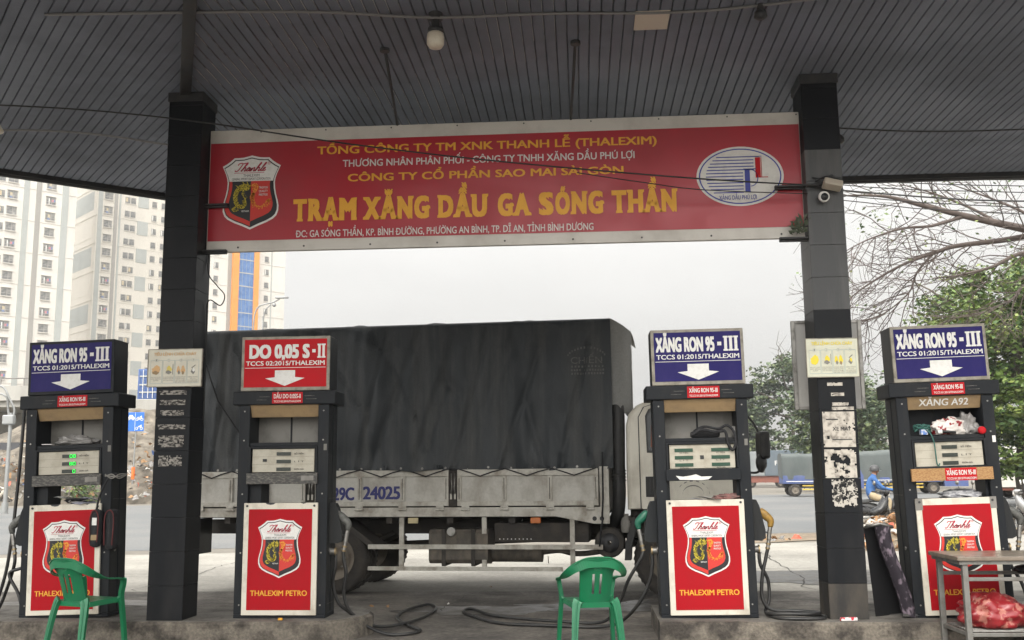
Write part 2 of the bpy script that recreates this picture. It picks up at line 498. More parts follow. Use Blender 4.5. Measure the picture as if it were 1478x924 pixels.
def island(name, x0, x1, round_end, label):
    out = []
    yf, yb = 9.30, 10.55
    if round_end:
        out += [(x0, yf)]
        cx, cy, rad = x1 - 0.55, (yf + yb) / 2, (yb - yf) / 2
        for i in range(13):
            a = -math.pi / 2 + math.pi * i / 12
            out.append((cx + 0.55 * math.cos(a), cy + rad * math.sin(a)))
        out += [(x0, yb)]
    else:
        out = [(x0, yf), (x1, yf), (x1, yb), (x0, yb)]
    # fine outline with worn arris
    fine = []
    for i in range(len(out)):
        a = Vector(out[i]); c = Vector(out[(i + 1) % len(out)])
        n = max(1, int((c - a).length / 0.07))
        for k in range(n):
            fine.append(a + (c - a) * k / n)
    ctr = Vector(((x0 + x1) / 2, (yf + yb) / 2))
    bb = MB(); n = len(fine); vs = []
    for lvl, (ins, z) in enumerate(((0.0, -0.01), (0.004, 0.10), (0.012, 0.175), (0.034, 0.2))):
        for p in fine:
            j = fbm(p.x * 6, p.y * 6, lvl * 3.1)
            q = p.copy()
            chip = max(0.0, fbm(p.x * 2.3, p.y * 2.3, 4.0) - 0.12) * 0.14 if lvl >= 2 else 0
            iy = (ins + chip + 0.006 * j)
            q.y += iy if p.y < ctr.y else -iy
            if round_end and p.x > x1 - .6: q.x -= iy
            vs.append((q.x, q.y, z + (0.004 * j if lvl == 3 else 0)))
    fs = []
    for l in range(3):
        for i in range(n):
            fs.append((l * n + i, l * n + (i + 1) % n, (l + 1) * n + (i + 1) % n, (l + 1) * n + i))
    bb.raw(vs, fs, M_conc, False)
    bb.raw(vs[3 * n:], [tuple(range(n))], M_conctop)
    return tag(bb.build(name), kind='structure')
island("pump_island", -9.0, -2.05, True, "")
island("pump_island", 0.66, 9.0, False, "")

# ------------------------------------------------------------------ canopy
ZS = 5.35
canopy = thing("canopy", (0, 0, 0), "dark grey slatted forecourt roof resting on the two tiled pillars", "canopy")
E_ = Vector((math.cos(R(39)), math.sin(R(39)))); N_ = Vector((-E_.y, E_.x))
Cn = Vector((-5.45, 13.05))
YN = 6.7
def hipx(y): return -3.97 - .42 * (y - 9.53)
M_lip = mat("slat_lip_glints", (0.10, 0.10, 0.105), 0.4, 0, (0.52, 0.51, 0.49), 1.0, 1.1, 1, lo=0.50, hi=0.58, detail=4)  # pale noise dashes: broken glints painted along the slat edges
b = MB()
def plank(p_at, u0_, u1_, lo0, lo1, hi_, seed):
    """slat between u0_ and u1_ across, running from lo to hi_ along; p_at(u, v) -> plan point"""
    w = u1_ - u0_
    sag = 0.002 * (fbm(seed * .37, 1) )
    for (a, c, za, zc, m_) in ((0, .06, .016, 0.0, M_soffit), (.06, .90, 0.0, 0.0, M_soffit), (.90, .935, 0.0, 0.009, M_lip), (.935, 1.0, .009, .022, M_soffit)):
        ua, uc = u0_ + a * w, u0_ + c * w
        la = lo0 + (lo1 - lo0) * a; lc = lo0 + (lo1 - lo0) * c
        pts = [(*p_at(ua, la), ZS + za + sag), (*p_at(uc, lc), ZS + zc + sag), (*p_at(uc, hi_), ZS + zc + sag), (*p_at(ua, hi_), ZS + za + sag)]
        b.raw(pts, [(0, 1, 2, 3)], m_)
PW = 0.098
x = -5.45
i = 0
while x < 13.9:
    def lo_at(xx):
        return max(YN + .02, 9.53 + (-3.97 - xx) / .42) if xx < -1.31 else YN + .02
    l0, l1 = lo_at(x), lo_at(x + PW)
    if l0 < 13.03:
        plank(lambda u, v: (u, v), x, x + PW, l0, l1, 13.03, i)
    x += PW; i += 1
aC, bC = Cn.dot(E_), Cn.dot(N_)
a_ = aC - 7.0
while a_ + PW <= aC + 0.001:
    l0 = max(bC - 11, bC - (aC - a_) * 3.36); l1 = max(bC - 11, bC - (aC - a_ - PW) * 3.36)
    plank(lambda u, v: tuple(E_ * u + N_ * v), a_, a_ + PW, l0, l1, bC - .02, i)
    a_ += PW; i += 1
b.build("soffit", canopy)
far = Cn - E_ * 7.0
outline = [Cn, Vector((14, 13.05)), Vector((14, YN)), Vector((far.x, YN)), far]
b = MB()
b.prism([tuple(p) for p in outline], lambda p: (p[0], p[1], ZS + .03), lambda p: (p[0], p[1], ZS + .55), M_darksteel)
b.build("roof_deck", canopy)
b = MB()
for i in range(5):
    p, q = outline[i], outline[(i + 1) % 5]
    d = (q - p).normalized(); nrm = Vector((d.y, -d.x)); 
    if (p - Vector((2, 8))).dot(nrm) < 0: nrm = -nrm
    M_ = Matrix(((d.x, nrm.x, 0, p.x), (d.y, nrm.y, 0, p.y), (0, 0, 1, 0), (0, 0, 0, 1)))
    b.box(-.02, (q - p).length + .02, .004, .05, ZS - .05, ZS + .62, M_darksteel, 0, M_)
    b.tube([M_ @ Vector((0, .07, ZS - .03)), M_ @ Vector(((q - p).length, .07, ZS - .03))], .05, M_darksteel, 8)
b.build("fascia", canopy)
b = MB()
h = Vector((.387, -.922)); hn = Vector((h.y, -h.x))
M_ = Matrix(((h.x, hn.x, 0, Cn.x), (h.y, hn.y, 0, Cn.y), (0, 0, 1, 0), (0, 0, 0, 1)))
b.box(0.1, 10.4, -.055, .055, ZS - .035, ZS + .03, M_darksteel, .005, M_)
b.build("hip_beam", canopy)

# ------------------------------------------------------------------ tiled pillars
def pillar(x0, x1, y0, y1, label, dusty, seed):
    cx, cy = (x0 + x1) / 2, (y0 + y1) / 2
    t = thing("tiled_pillar", (cx, cy, 0.2), label, "pillar", "tiled pillars holding up the canopy")
    hx, hy = (x1 - x0) / 2, (y1 - y0) / 2
    H = ZS - 0.2
    bb = MB(); bb.box(-hx + .012, hx - .012, -hy + .012, hy - .012, -.005, H, M_grout); bb.build("core", t)
    r_ = random.Random(seed)
    bb = MB(); bd = MB(); bq = MB()
    z = 0.0; k = 0
    while z < H - .02:
        z1 = min(z + .313, H - .001)
        g = .0014
        for side in range(4):
            j = r_.uniform(-.0005, .0005)
            if side == 0: bx = (-hx + g, hx - g, -hy - .002 + j, -hy + .012)
            elif side == 1: bx = (-hx + g, hx - g, hy - .012, hy + .002 + j)
            elif side == 2: bx = (-hx - .002 + j, -hx + .012, -hy + g, hy - g)
            else: bx = (hx - .012, hx + .002 + j, -hy + g, hy - g)
            zz = z + .2
            if k == 0:
                tgt, m_ = bq, (M_tilebrown if dusty else M_tile)
            elif dusty and 2.85 < zz < 4.5:
                tgt, m_ = bd, M_tiledusty
            else:
                tgt, m_ = bb, M_tile
            tgt.box(*bx, z + g, z1 - g, m_, .001)
        z = z1; k += 1
    bb.build("tile_cladding", t)
    if bd.v:
        tag(bd.build("tile_cladding", t), "dusty grey tile courses")
    bq.build("base_tile", t)
    bb = MB(); bb.box(-hx - .014, hx + .014, -hy - .014, hy + .014, H - .10, H - .004, M_darksteel, .006)
    bb.build("capital", t)
    return t
pilL = pillar(-4.075, -3.735, 9.40, 9.76, "plain black tiled pillar between the lit dispenser and the red-signed one, holding the orange-titled board", False, 1)
pilR = pillar(2.195, 2.535, 9.50, 9.88, "black and dusty grey tiled pillar covered in torn white notices, floodlight near its top", True, 2)

# torn notices on the pillars
def torn(name, label, cx, z0, z1, w, y, m_, group, tear=0.0, seed=0, cols=26, rows=22, hole=0.0):
    """a pasted sheet with ragged holes and edge"""
    bb = MB()
    def fn(u, v):
        return (cx - w / 2 + u * w, y + .0015 * fbm(u * 4, v * 4, seed), z0 + v * (z1 - z0))
    def skip(i, j):
        u, v = (i + .5) / cols, (j + .5) / rows
        e = min(u, 1 - u, (v), 1 - v)
        return fbm(u * 4.2, v * 4.2, seed + .5) * .8 + fbm(u * 11, v * 11, seed) * .45 + (0.18 if e < .05 else 0) + hole * (1 - min(1, max(abs(u - .5) / .36, abs(v - .5) / .36)) ** 3) > .45 - tear
    bb.grid(fn, cols, rows, m_, False, skip=skip)
    o = bb.build(name)
    return tag(o, label, "notice", group)
M_oldpaper = mat("dirty_pasted_paper", (0.50, 0.46, 0.40), 0.8, 0, (0.12, 0.105, 0.09), 0.85, 14, 1, lo=0.46, hi=0.66)
M_oldpaper2 = mat("blackened_pasted_paper", (0.46, 0.43, 0.38), 0.8, 0, (0.03, 0.028, 0.026), 1.0, 22, 1, lo=0.50, hi=0.56)
M_faintpaper = mat("nearly_scraped_paper", (0.30, 0.28, 0.25), 0.8, 0, (0.03, 0.028, 0.026), 1.0, 30, 0.5, lo=0.44, hi=0.56)
GN = "torn notices pasted on the tiled pillars"
yR = 9.490
o = torn("pasted_notice", "torn white notice with faint black letters, topmost of the large ones on the dusty pillar", 2.365, 1.735, 2.06, .29, yR, M_oldpaper, GN, -.1, 3)
bb = MB()
bb.text("XE MÁY", 2.39, 1.885, .17, .035, M_ink, lambda x, y: (x, yR - .003, y), .02)
bb.box(2.25, 2.36, yR - .003, yR - .001, 1.985, 1.995, M_ink); bb.box(2.30, 2.48, yR - .003, yR - .001, 1.80, 1.808, M_ink)
o2 = bb.build("lettering"); o2.parent = o
torn("pasted_notice", "white notice on the dusty pillar with its middle torn out to a black hole", 2.362, 1.455, 1.715, .285, yR, M_oldpaper, GN, -.05, 11, 32, 28, .62)
torn("pasted_notice", "lowest torn notice on the dusty pillar, shredded to white flecks", 2.385, 1.19, 1.44, .23, yR, M_oldpaper2, GN, .30, 17, 34, 34)
for k, (zz, ww, lab) in enumerate(((2.30, .14, "first paper scrap under the yellow-titled fire board"), (2.205, .12, "second paper scrap under the yellow-titled fire board"), (2.115, .15, "third paper scrap under the yellow-titled fire board"), (2.075, .2, "fourth and lowest paper scrap under the yellow-titled fire board, just above the notice with letters"))):
    torn("paper_scrap", lab, 2.35 + .02 * k, zz, zz + .03, ww, yR, M_oldpaper, "paper scraps on the dusty pillar", -.05, 23 + k, 16, 5)
for k, (zz, hh, lab) in enumerate(((2.30, .04, "first scraped sticker line under the orange-titled fire board"), (2.20, .05, "second scraped sticker line under the orange-titled fire board"), (2.10, .05, "third scraped sticker line under the orange-titled fire board"), (1.97, .045, "fourth scraped sticker line under the orange-titled fire board"), (1.80, .11, "fifth scraped sticker under the orange-titled fire board, a broken arch shape"), (1.62, .10, "sixth and lowest scraped sticker under the orange-titled fire board"))):
    torn("scraped_sticker", lab, -3.91, zz, zz + hh, .27 - .02 * (k % 3), 9.392, M_faintpaper, "scraped stickers on the black pillar", .02, 40 + k, 24, 6)

# ------------------------------------------------------------------ crest (shared by the dispensers and the banner)
def clip(poly, keep):
    """poly of (x, y) cut by keep(p) -> signed value, positive is kept"""
    out = []
    for i in range(len(poly)):
        p, q = poly[i], poly[(i + 1) % len(poly)]
        a, c = keep(p), keep(q)
        if a >= 0: out.append(p)
        if (a < 0) != (c < 0):
            t = a / (a - c)
            out.append((p[0] + (q[0] - p[0]) * t, p[1] + (q[1] - p[1]) * t))
    return out
HALF = [(0, .64), (-.07, .622), (-.14, .605), (-.22, .600), (-.30, .60), (-.36, .545), (-.43, .495), (-.50, .455), (-.475, .40), (-.44, .32), (-.415, .24), (-.405, .17),
        (-.412, .06), (-.43, -.04), (-.46, -.15), (-.478, -.24), (-.475, -.33), (-.445, -.41), (-.39, -.465), (-.28, -.525), (-.14, -.58), (0, -.645)]
def shield(k, off=0.0):
    L_ = [(x * k, (y - .0) * k + off) for x, y in HALF]
    return L_, [(-x, y) for x, y in reversed(L_)]
def ribbon(pts, w0, w1, n=40):
    P = [Vector(p) for p in pts]
    res = []
    m_ = len(P) - 1
    for i in range(n + 1):
        t = i / n * m_; k = min(int(t), m_ - 1); f = t - k
        a = P[max(k - 1, 0)]; b_ = P[k]; c = P[k + 1]; d = P[min(k + 2, m_)]
        res.append(0.5 * ((2 * b_) + (c - a) * f + (2 * a - 5 * b_ + 4 * c - d) * f * f + (3 * b_ - a - 3 * c + d) * f ** 3))
    out = []
    for i, p in enumerate(res):
        t = res[min(i + 1, n)] - res[max(i - 1, 0)]
        nr = Vector((-t.y, t.x)).normalized()
        w = w0 + (w1 - w0) * i / n
        out.append((p, nr, w))
    return out
def crest(bb, cx, cz, W, tf, e=0.0012):
    """tf(x, y, layer) -> 3d point"""
    def put(poly, m_, lay):
        if len(poly) > 2:
            bb.poly([(cx + x * W, cz + y * W, lay) for x, y in poly], m_, tf)
    l, r_ = shield(1.0); put(l + r_[1:-1], M_signwhite, 1)
    l, r_ = shield(.945); put(l + r_[1:-1], M_crestblack, 2)
    l, r_ = shield(.915); full = l + r_[1:-1]
    put(clip(full, lambda p: p[1] - .19), M_signwhite, 3)
    low = clip(full, lambda p: .19 - p[1])
    put(clip(low, lambda p: -p[0]), M_crestred, 3)
    put(clip(low, lambda p: p[0]), M_crestblack, 3)
    l, r_ = shield(.79, .0); low = clip(l + r_[1:-1], lambda p: .19 - p[1])
    put(clip(low, lambda p: -p[0]), M_crestblack, 4)
    put(clip(low, lambda p: p[0]), M_crestred, 4)
    def draw(pts, w0, w1, m_, spikes, side, lay=5):
        rb = ribbon(pts, w0, w1)
        for i in range(len(rb) - 1):
            (p, n, w), (q, n2, w2) = rb[i], rb[i + 1]
            put([tuple(p + n * w), tuple(q + n2 * w2), tuple(q - n2 * w2), tuple(p - n * w)], m_, lay)
        for i in range(1, len(rb) - 2, spikes):
            p, n, w = rb[i]; q, n2, w2 = rb[i + 2]
            tip = (p + q) / 2 + n * side * (w + .045)
            put([tuple(p + n * side * w), tuple(q + n2 * side * w2), tuple(tip)], m_, lay)
    draw([(-.03, .06), (-.10, .12), (-.20, .09), (-.265, .0), (-.28, -.12), (-.235, -.235), (-.14, -.275), (-.08, -.21), (-.10, -.12)], .026, .012, M_dragony, 1, 1)
    draw([(-.09, -.12), (-.15, -.03), (-.12, .04)], .012, .003, M_dragony, 4, -1)
    draw([(-.25, -.25), (-.31, -.29), (-.27, -.33), (-.20, -.31)], .014, .004, M_dragony, 4, 1)
    put([(-.15, .06), (-.05, .15), (.0, .10), (-.03, .04), (-.08, .02)], M_dragony, 6)
    for (x0, y0, x1, y1) in ((-.10, .12, -.16, .20), (-.06, .13, -.07, .20), (-.12, .04, -.20, .03), (-.19, .08, -.28, .13), (-.02, .06, -.0, .16)):
        d = Vector((x1 - x0, y1 - y0)); n = Vector((-d.y, d.x)).normalized() * .014
        put([(x0 + n.x, y0 + n.y), (x1, y1), (x0 - n.x, y0 - n.y)], M_dragony, 6)
    draw([(.01, .10), (.07, .13), (.11, .07), (.06, -.02), (.05, -.12), (.09, -.22), (.17, -.26), (.24, -.21), (.29, -.14), (.35, -.13)], .022, .008, M_dragono, 2, -1)
    draw([(.06, -.02), (.0, -.08), (.02, -.18), (.04, -.27)], .018, .006, M_dragono, 4, 1)
    draw([(.29, -.14), (.31, -.21), (.26, -.25)], .010, .003, M_dragono, 4, 1)
    put([(.02, .05), (.09, .15), (.14, .10), (.10, .03)], M_dragono, 6)
    T = lambda lay: (lambda x, y: tf(x, y, lay))
    # the name in flowing script
    strokes = [[(.0, .72), (.03, .92), (.14, .98), (.26, .92), (.40, 1.0)], [(.24, .94), (.20, .5), (.13, .08), (.03, .0), (-.02, .14)],
               [(.30, .02), (.42, .5), (.50, .95), (.45, 1.0), (.40, .65), (.34, .0), (.40, .32), (.49, .45), (.51, .28), (.49, .04), (.56, .06), (.63, .3), (.74, .42), (.66, .45), (.60, .2), (.65, .02), (.73, .16), (.77, .42), (.74, .1), (.80, .04),
                (.86, .42), (.84, .0), (.90, .32), (.98, .45), (1.0, .25), (.99, .04), (1.06, .08), (1.16, .5), (1.24, .95), (1.19, 1.0), (1.14, .65), (1.09, .0), (1.15, .32), (1.24, .45), (1.26, .25), (1.25, .04), (1.32, .08), (1.42, .5), (1.50, .95), (1.45, 1.0), (1.40, .6), (1.39, .05), (1.46, .06),
                (1.56, .28), (1.57, .43), (1.50, .38), (1.48, .12), (1.55, .0), (1.66, .16)]]
    for st_ in strokes:
        q_ = [((x + .22 * y - .90) * .315, .362 + y * .145) for x, y in st_]
        rb = ribbon(q_, .0085, .0085, max(16, len(q_) * 4))
        for (p, n, w), (q, n2, w2) in zip(rb, rb[1:]):
            put([tuple(p + n * w), tuple(q + n2 * w2), tuple(q - n2 * w2), tuple(p - n * w)], M_scriptred, 5)
    put([(-.30, .338), (.22, .338), (.22, .330), (-.30, .330)], M_scriptred, 5)
    bb.text("®", cx + .30 * W, cz + .47 * W, .05 * W, .05 * W, M_scriptred, T(5))
    bb.text("THALEXIM", cx, cz + .268 * W, .28 * W, .045 * W, M_ink, T(5))
    bb.text("GENERAL IMPORT EXPORT CORPORATION", cx, cz + .207 * W, .66 * W, .042 * W, M_ink, T(5))
    for k, s_ in enumerate(("TRADITION", "QUALITY", "PRESTIGE")):
        bb.text(s_, cx + .215 * W, cz + (.055 - .062 * k) * W, .15 * W, .036 * W, M_signwhite, T(6), .01)
    bb.text("VIETNAM", cx - .09 * W, cz - .345 * W, .13 * W, .03 * W, M_signwhite, T(6), .01)

# ------------------------------------------------------------------ banner between the pillars
YB = 9.62
M_bannerwhite = mat("banner_border", (0.58, 0.55, 0.50), 0.5, 0, (0.36, 0.33, 0.29), 0.6, 2.5, 1, 0.03, 6)
M_bannerred = mat("banner_red_vinyl", (0.37, 0.012, 0.024), 0.30, 0, (0.30, 0.022, 0.03), 0.8, 1.1, 1, 0.10, 1.6)
M_bannertextw = mat("banner_white_letters", (0.66, 0.64, 0.60), 0.5, 0, (0.45, 0.42, 0.40), 0.5, 12)
M_bluebar = mat("emblem_blue", (0.03, 0.04, 0.28), 0.5)
banner = thing("station_banner", (-0.78, YB, 4.37), "wide red station banner with yellow and white lettering hung between the tiled pillars", "banner")
ox, oz = 0.78, -4.37
bb = MB(); bb.box(-3.725 + ox, 2.185 + ox, .0, .05, 3.742 + oz, 5.012 + oz, M_bannerwhite, .004)
for k in range(9):
    xx = -3.4 + k * .67 + ox
    bb.cyl((xx, -.004, 3.785 + oz), (xx, .0, 3.785 + oz), .010, M_darksteel, 8)
    bb.cyl((xx + .2, -.004, 4.985 + oz), (xx + .2, .0, 4.985 + oz), .008, M_darksteel, 8)
bb.build("border_panel", banner)
bb = MB()
def wav(x, z): return -.006 - .0015 * math.sin(x * 2.1 + z * 3)
def fnb(u, v):
    xx = -3.715 + u * (2.178 + 3.715); zz0 = 3.853 + .001 * u; zz1 = 4.872 + .012 * u
    return (xx + ox, -.005, zz0 + v * (zz1 - zz0) + oz)
bb.grid(fnb, 40, 8, M_bannerred, False)
bb.build("red_sheet", banner)
tfb = lambda x, y: (x + ox, -.009, y + oz)
bb = MB()
bb.text("TỔNG CÔNG TY TM XNK THANH LỄ (THALEXIM)", -.91, 4.725, 3.405, .082, M_yellow, tfb, .032)
bb.text("THƯƠNG NHÂN PHÂN PHỐI - CÔNG TY TNHH XĂNG DẦU PHÚ LỢI", -.888, 4.587, 2.92, .072, M_bannertextw, tfb, .02)
bb.text("CÔNG TY CỔ PHẦN SAO MAI SÀI GÒN", -.918, 4.433, 2.755, .078, M_yellow, tfb, .032)
bb.text("ĐC: GA SÓNG THẦN, KP. BÌNH ĐƯỜNG, PHƯỜNG AN BÌNH, TP. DĨ AN, TỈNH BÌNH DƯƠNG", -1.33, 3.872, 2.965, .07, M_bannertextw, tfb, .015)
# the large line has fat slab serifs: letters one by one, with feet
SER = {'T': [(.5, 0, .42)], 'R': [(.14, 0, .34), (.9, 0, .3), (.08, 1, .22)], 'A': [(.06, 0, .36), (.94, 0, .36)], 'M': [(.1, 0, .3), (.9, 0, .3), (.08, 1, .22), (.92, 1, .22)],
       'X': [(.1, 0, .36), (.9, 0, .36), (.1, 1, .36), (.9, 1, .36)], 'N': [(.1, 0, .34), (.1, 1, .26), (.9, 1, .34)], 'D': [(.06, 0, .24), (.06, 1, .24)], 'U': [(.1, 1, .34), (.9, 1, .34)],
       'H': [(.1, 0, .34), (.9, 0, .34), (.1, 1, .34), (.9, 1, .34)], 'G': [(.92, .42, .3)], 'S': [], 'O': []}
BASE = {'Ạ': 'A', 'Ă': 'A', 'Ầ': 'A', 'Ó': 'O'}
words = [("TRẠM", 422, 518), ("XĂNG", 527, 624), ("DẦU", 635, 708), ("GA", 721, 769), ("SÓNG", 780, 874), ("THẦN", 884, 978)]
def pxx(px): return -2.852 + (px - 422) * (0.974 + 2.852) / (978 - 422)
for w_, a_, c_ in words:
    x0, x1 = pxx(a_), pxx(c_)
    wid = [1.25 if BASE.get(q, q) == 'M' else 1.0 for q in w_]
    cell = (x1 - x0) / (sum(wid) + .0)
    xx = x0
    for q, wd in zip(w_, wid):
        lw = cell * wd * .90
        bb.text(q, xx + cell * wd / 2, 4.034, lw, .232, M_yellow, tfb, .085)
        for (fx, fy, fw_) in SER[BASE.get(q, q)]:
            sx0 = xx + cell * wd / 2 - lw / 2 + fx * lw; hw = fw_ * cell * .5
            z0 = 4.034 + fy * .232 - (.036 if fy == 1 else 0)
            pts = [(sx0 - hw, z0 + (.0 if fy < .9 else .036)), (sx0 + hw, z0 + (.0 if fy < .9 else .036)), (sx0 + hw * .9, z0 + (.024 if fy < .9 else .012)), (sx0 + hw * .4, z0 + (.036 if fy < .9 else 0)),
                   (sx0 - hw * .4, z0 + (.036 if fy < .9 else 0)), (sx0 - hw * .9, z0 + (.024 if fy < .9 else .012))]
            bb.raw([(x_ + ox, -.0105, z_ + oz) for x_, z_ in pts], [tuple(range(6))], M_yellow)
        xx += cell * wd
bb.build("lettering", banner)
bb = MB(); crest(bb, -3.283 + ox, 4.352 + oz, .60, lambda x, y, l: (x, -.0065 - .0012 * l, y)); bb.build("crest", banner)
bb = MB()
ec = (1.589 + ox, 4.372 + oz)
def ell(a, b_, m_, lay, n=48):
    bb.raw([(ec[0] + a * math.cos(2 * math.pi * i / n), -.0065 - .0012 * lay, ec[1] + b_ * math.sin(2 * math.pi * i / n)) for i in range(n)], [tuple(range(n))], m_)
ell(.421, .300, M_bannertextw, 1); ell(.398, .280, M_bluebar, 2); ell(.385, .268, M_bannertextw, 3)
def bar(x0, x1, z0, z1, m_, lay=5):
    y = -.0065 - .0012 * lay
    bb.raw([(ec[0] + x0, y, ec[1] + z0), (ec[0] + x1, y, ec[1] + z0), (ec[0] + x1, y, ec[1] + z1), (ec[0] + x0, y, ec[1] + z1)], [(0, 1, 2, 3)], m_)
for k in range(12):
    z = .195 - k * .0325
    lft = -.36 * math.sqrt(max(0, 1 - (z / .275) ** 2)) + .03
    rgt = (.19 if k == 0 else .135) if k < 5 else (.075 if k < 5 else .035)
    if k >= 5: rgt = .03
    bar(lft, rgt, z - .006, z + .004, M_bluebar)
bar(.15, .20, .185, .0 - .02, M_redsign); bar(.15, .215, .192, .199, M_bluebar); bar(.20, .27, -.02, -.012, M_redsign); bar(.205, .212, .185, -.02, M_redsign)
bar(.045, .095, -.155, .065, M_bluebar); bar(.035, .16, .065, .074, M_bluebar); bar(.035, .10, -.165, -.155, M_bluebar)
for k in range(12):
    a0 = math.pi / 2 - math.pi * k / 12; a1 = math.pi / 2 - math.pi * (k + 1) / 12
    y = -.0065 - .006
    bb.raw([(ec[0] + .10 + .075 * math.cos(a), y, ec[1] - .02 + .088 * math.sin(a)) for a in (a0, a1)] + [(ec[0] + .10 + .066 * math.cos(a), y, ec[1] - .02 + .08 * math.sin(a)) for a in (a1, a0)], [(0, 1, 2, 3)], M_bluebar)
bb.text("XĂNG DẦU PHÚ LỢI", ec[0] - .03, ec[1] - .235, .36, .042, M_bluebar, lambda x, y: (x, -.0125, y), .015)
bb.build("emblem", banner)
for (x0, x1, z) in ((-3.78, -3.50, 4.21), (-3.78, -3.50, 3.735), (1.91, 2.22, 4.235), (1.93, 2.22, 3.72)):
    bb = MB(); bb.box(x0 + ox, x1 + ox, -.06, -.016, z - .022 + oz, z + .022 + oz, M_darksteel, .004)
    bb.box(x0 + ox, x1 + ox, -.10, -.062, z - .006 + oz, z + .006 + oz, M_darksteel, .002)
    bb.build("bracket", banner)
bb = MB(); bb.box(-3.80 + ox, -3.735 + ox, -.02, .05, 3.60 + oz, 5.05 + oz, M_darksteel, .004); bb.build("end_post", banner)
for (x0, x1) in ((-1.72, -1.80), (0.01, -0.05)):
    bb = MB(); bb.tube([(x0 + ox, 8.55 - YB, ZS - .004 + oz), (x1 + ox, .02, 5.01 + oz)], .014, M_darksteel, 8)
    bb.cyl((x0 + ox, 8.55 - YB, ZS - .002 + oz), (x0 + ox, 8.55 - YB, ZS - .03 + oz), .045, M_darksteel, 12)
    bb.build("tie_rod", banner)
# ------------------------------------------------------------------ fuel dispensers
GP = "fuel dispensers standing on the pump islands"
M_lidpaint = mat("worn_lower_rail", (0.045, 0.043, 0.040), 0.55, 0, (0.17, 0.16, 0.14), 0.9, 26, 0.3, lo=0.48, hi=0.62)
M_osb = mat("chipboard", (0.40, 0.235, 0.10), 0.8, 0, (0.27, 0.14, 0.06), 0.9, 55, 0.4, lo=0.42, hi=0.6)
M_greengun = mat("green_nozzle_grip", (0.010, 0.11, 0.065), 0.4, 0, (0.03, 0.07, 0.055), 0.6, 30)
M_yellowgun = mat("ochre_nozzle_grip", (0.33, 0.19, 0.035), 0.5, 0, (0.12, 0.08, 0.04), 0.7, 30)
M_greygun = mat("grey_nozzle_grip", (0.13, 0.13, 0.12), 0.5, 0.3, (0.05, 0.05, 0.045), 0.7, 30)
M_hose = mat("hose_rubber", (0.018, 0.018, 0.018), 0.38, 0, (0.055, 0.052, 0.048), 0.6, 5)

def spline(pts, n=8):
    P = [Vector(p) for p in pts]; out = []
    for k in range(len(P) - 1):
        a = P[max(k - 1, 0)]; b_ = P[k]; c = P[k + 1]; d = P[min(k + 2, len(P) - 1)]
        for i in range(n):
            f = i / n
            out.append(0.5 * ((2 * b_) + (c - a) * f + (2 * a - 5 * b_ + 4 * c - d) * f * f + (3 * b_ - a - 3 * c + d) * f ** 3))
    out.append(P[-1])
    return out

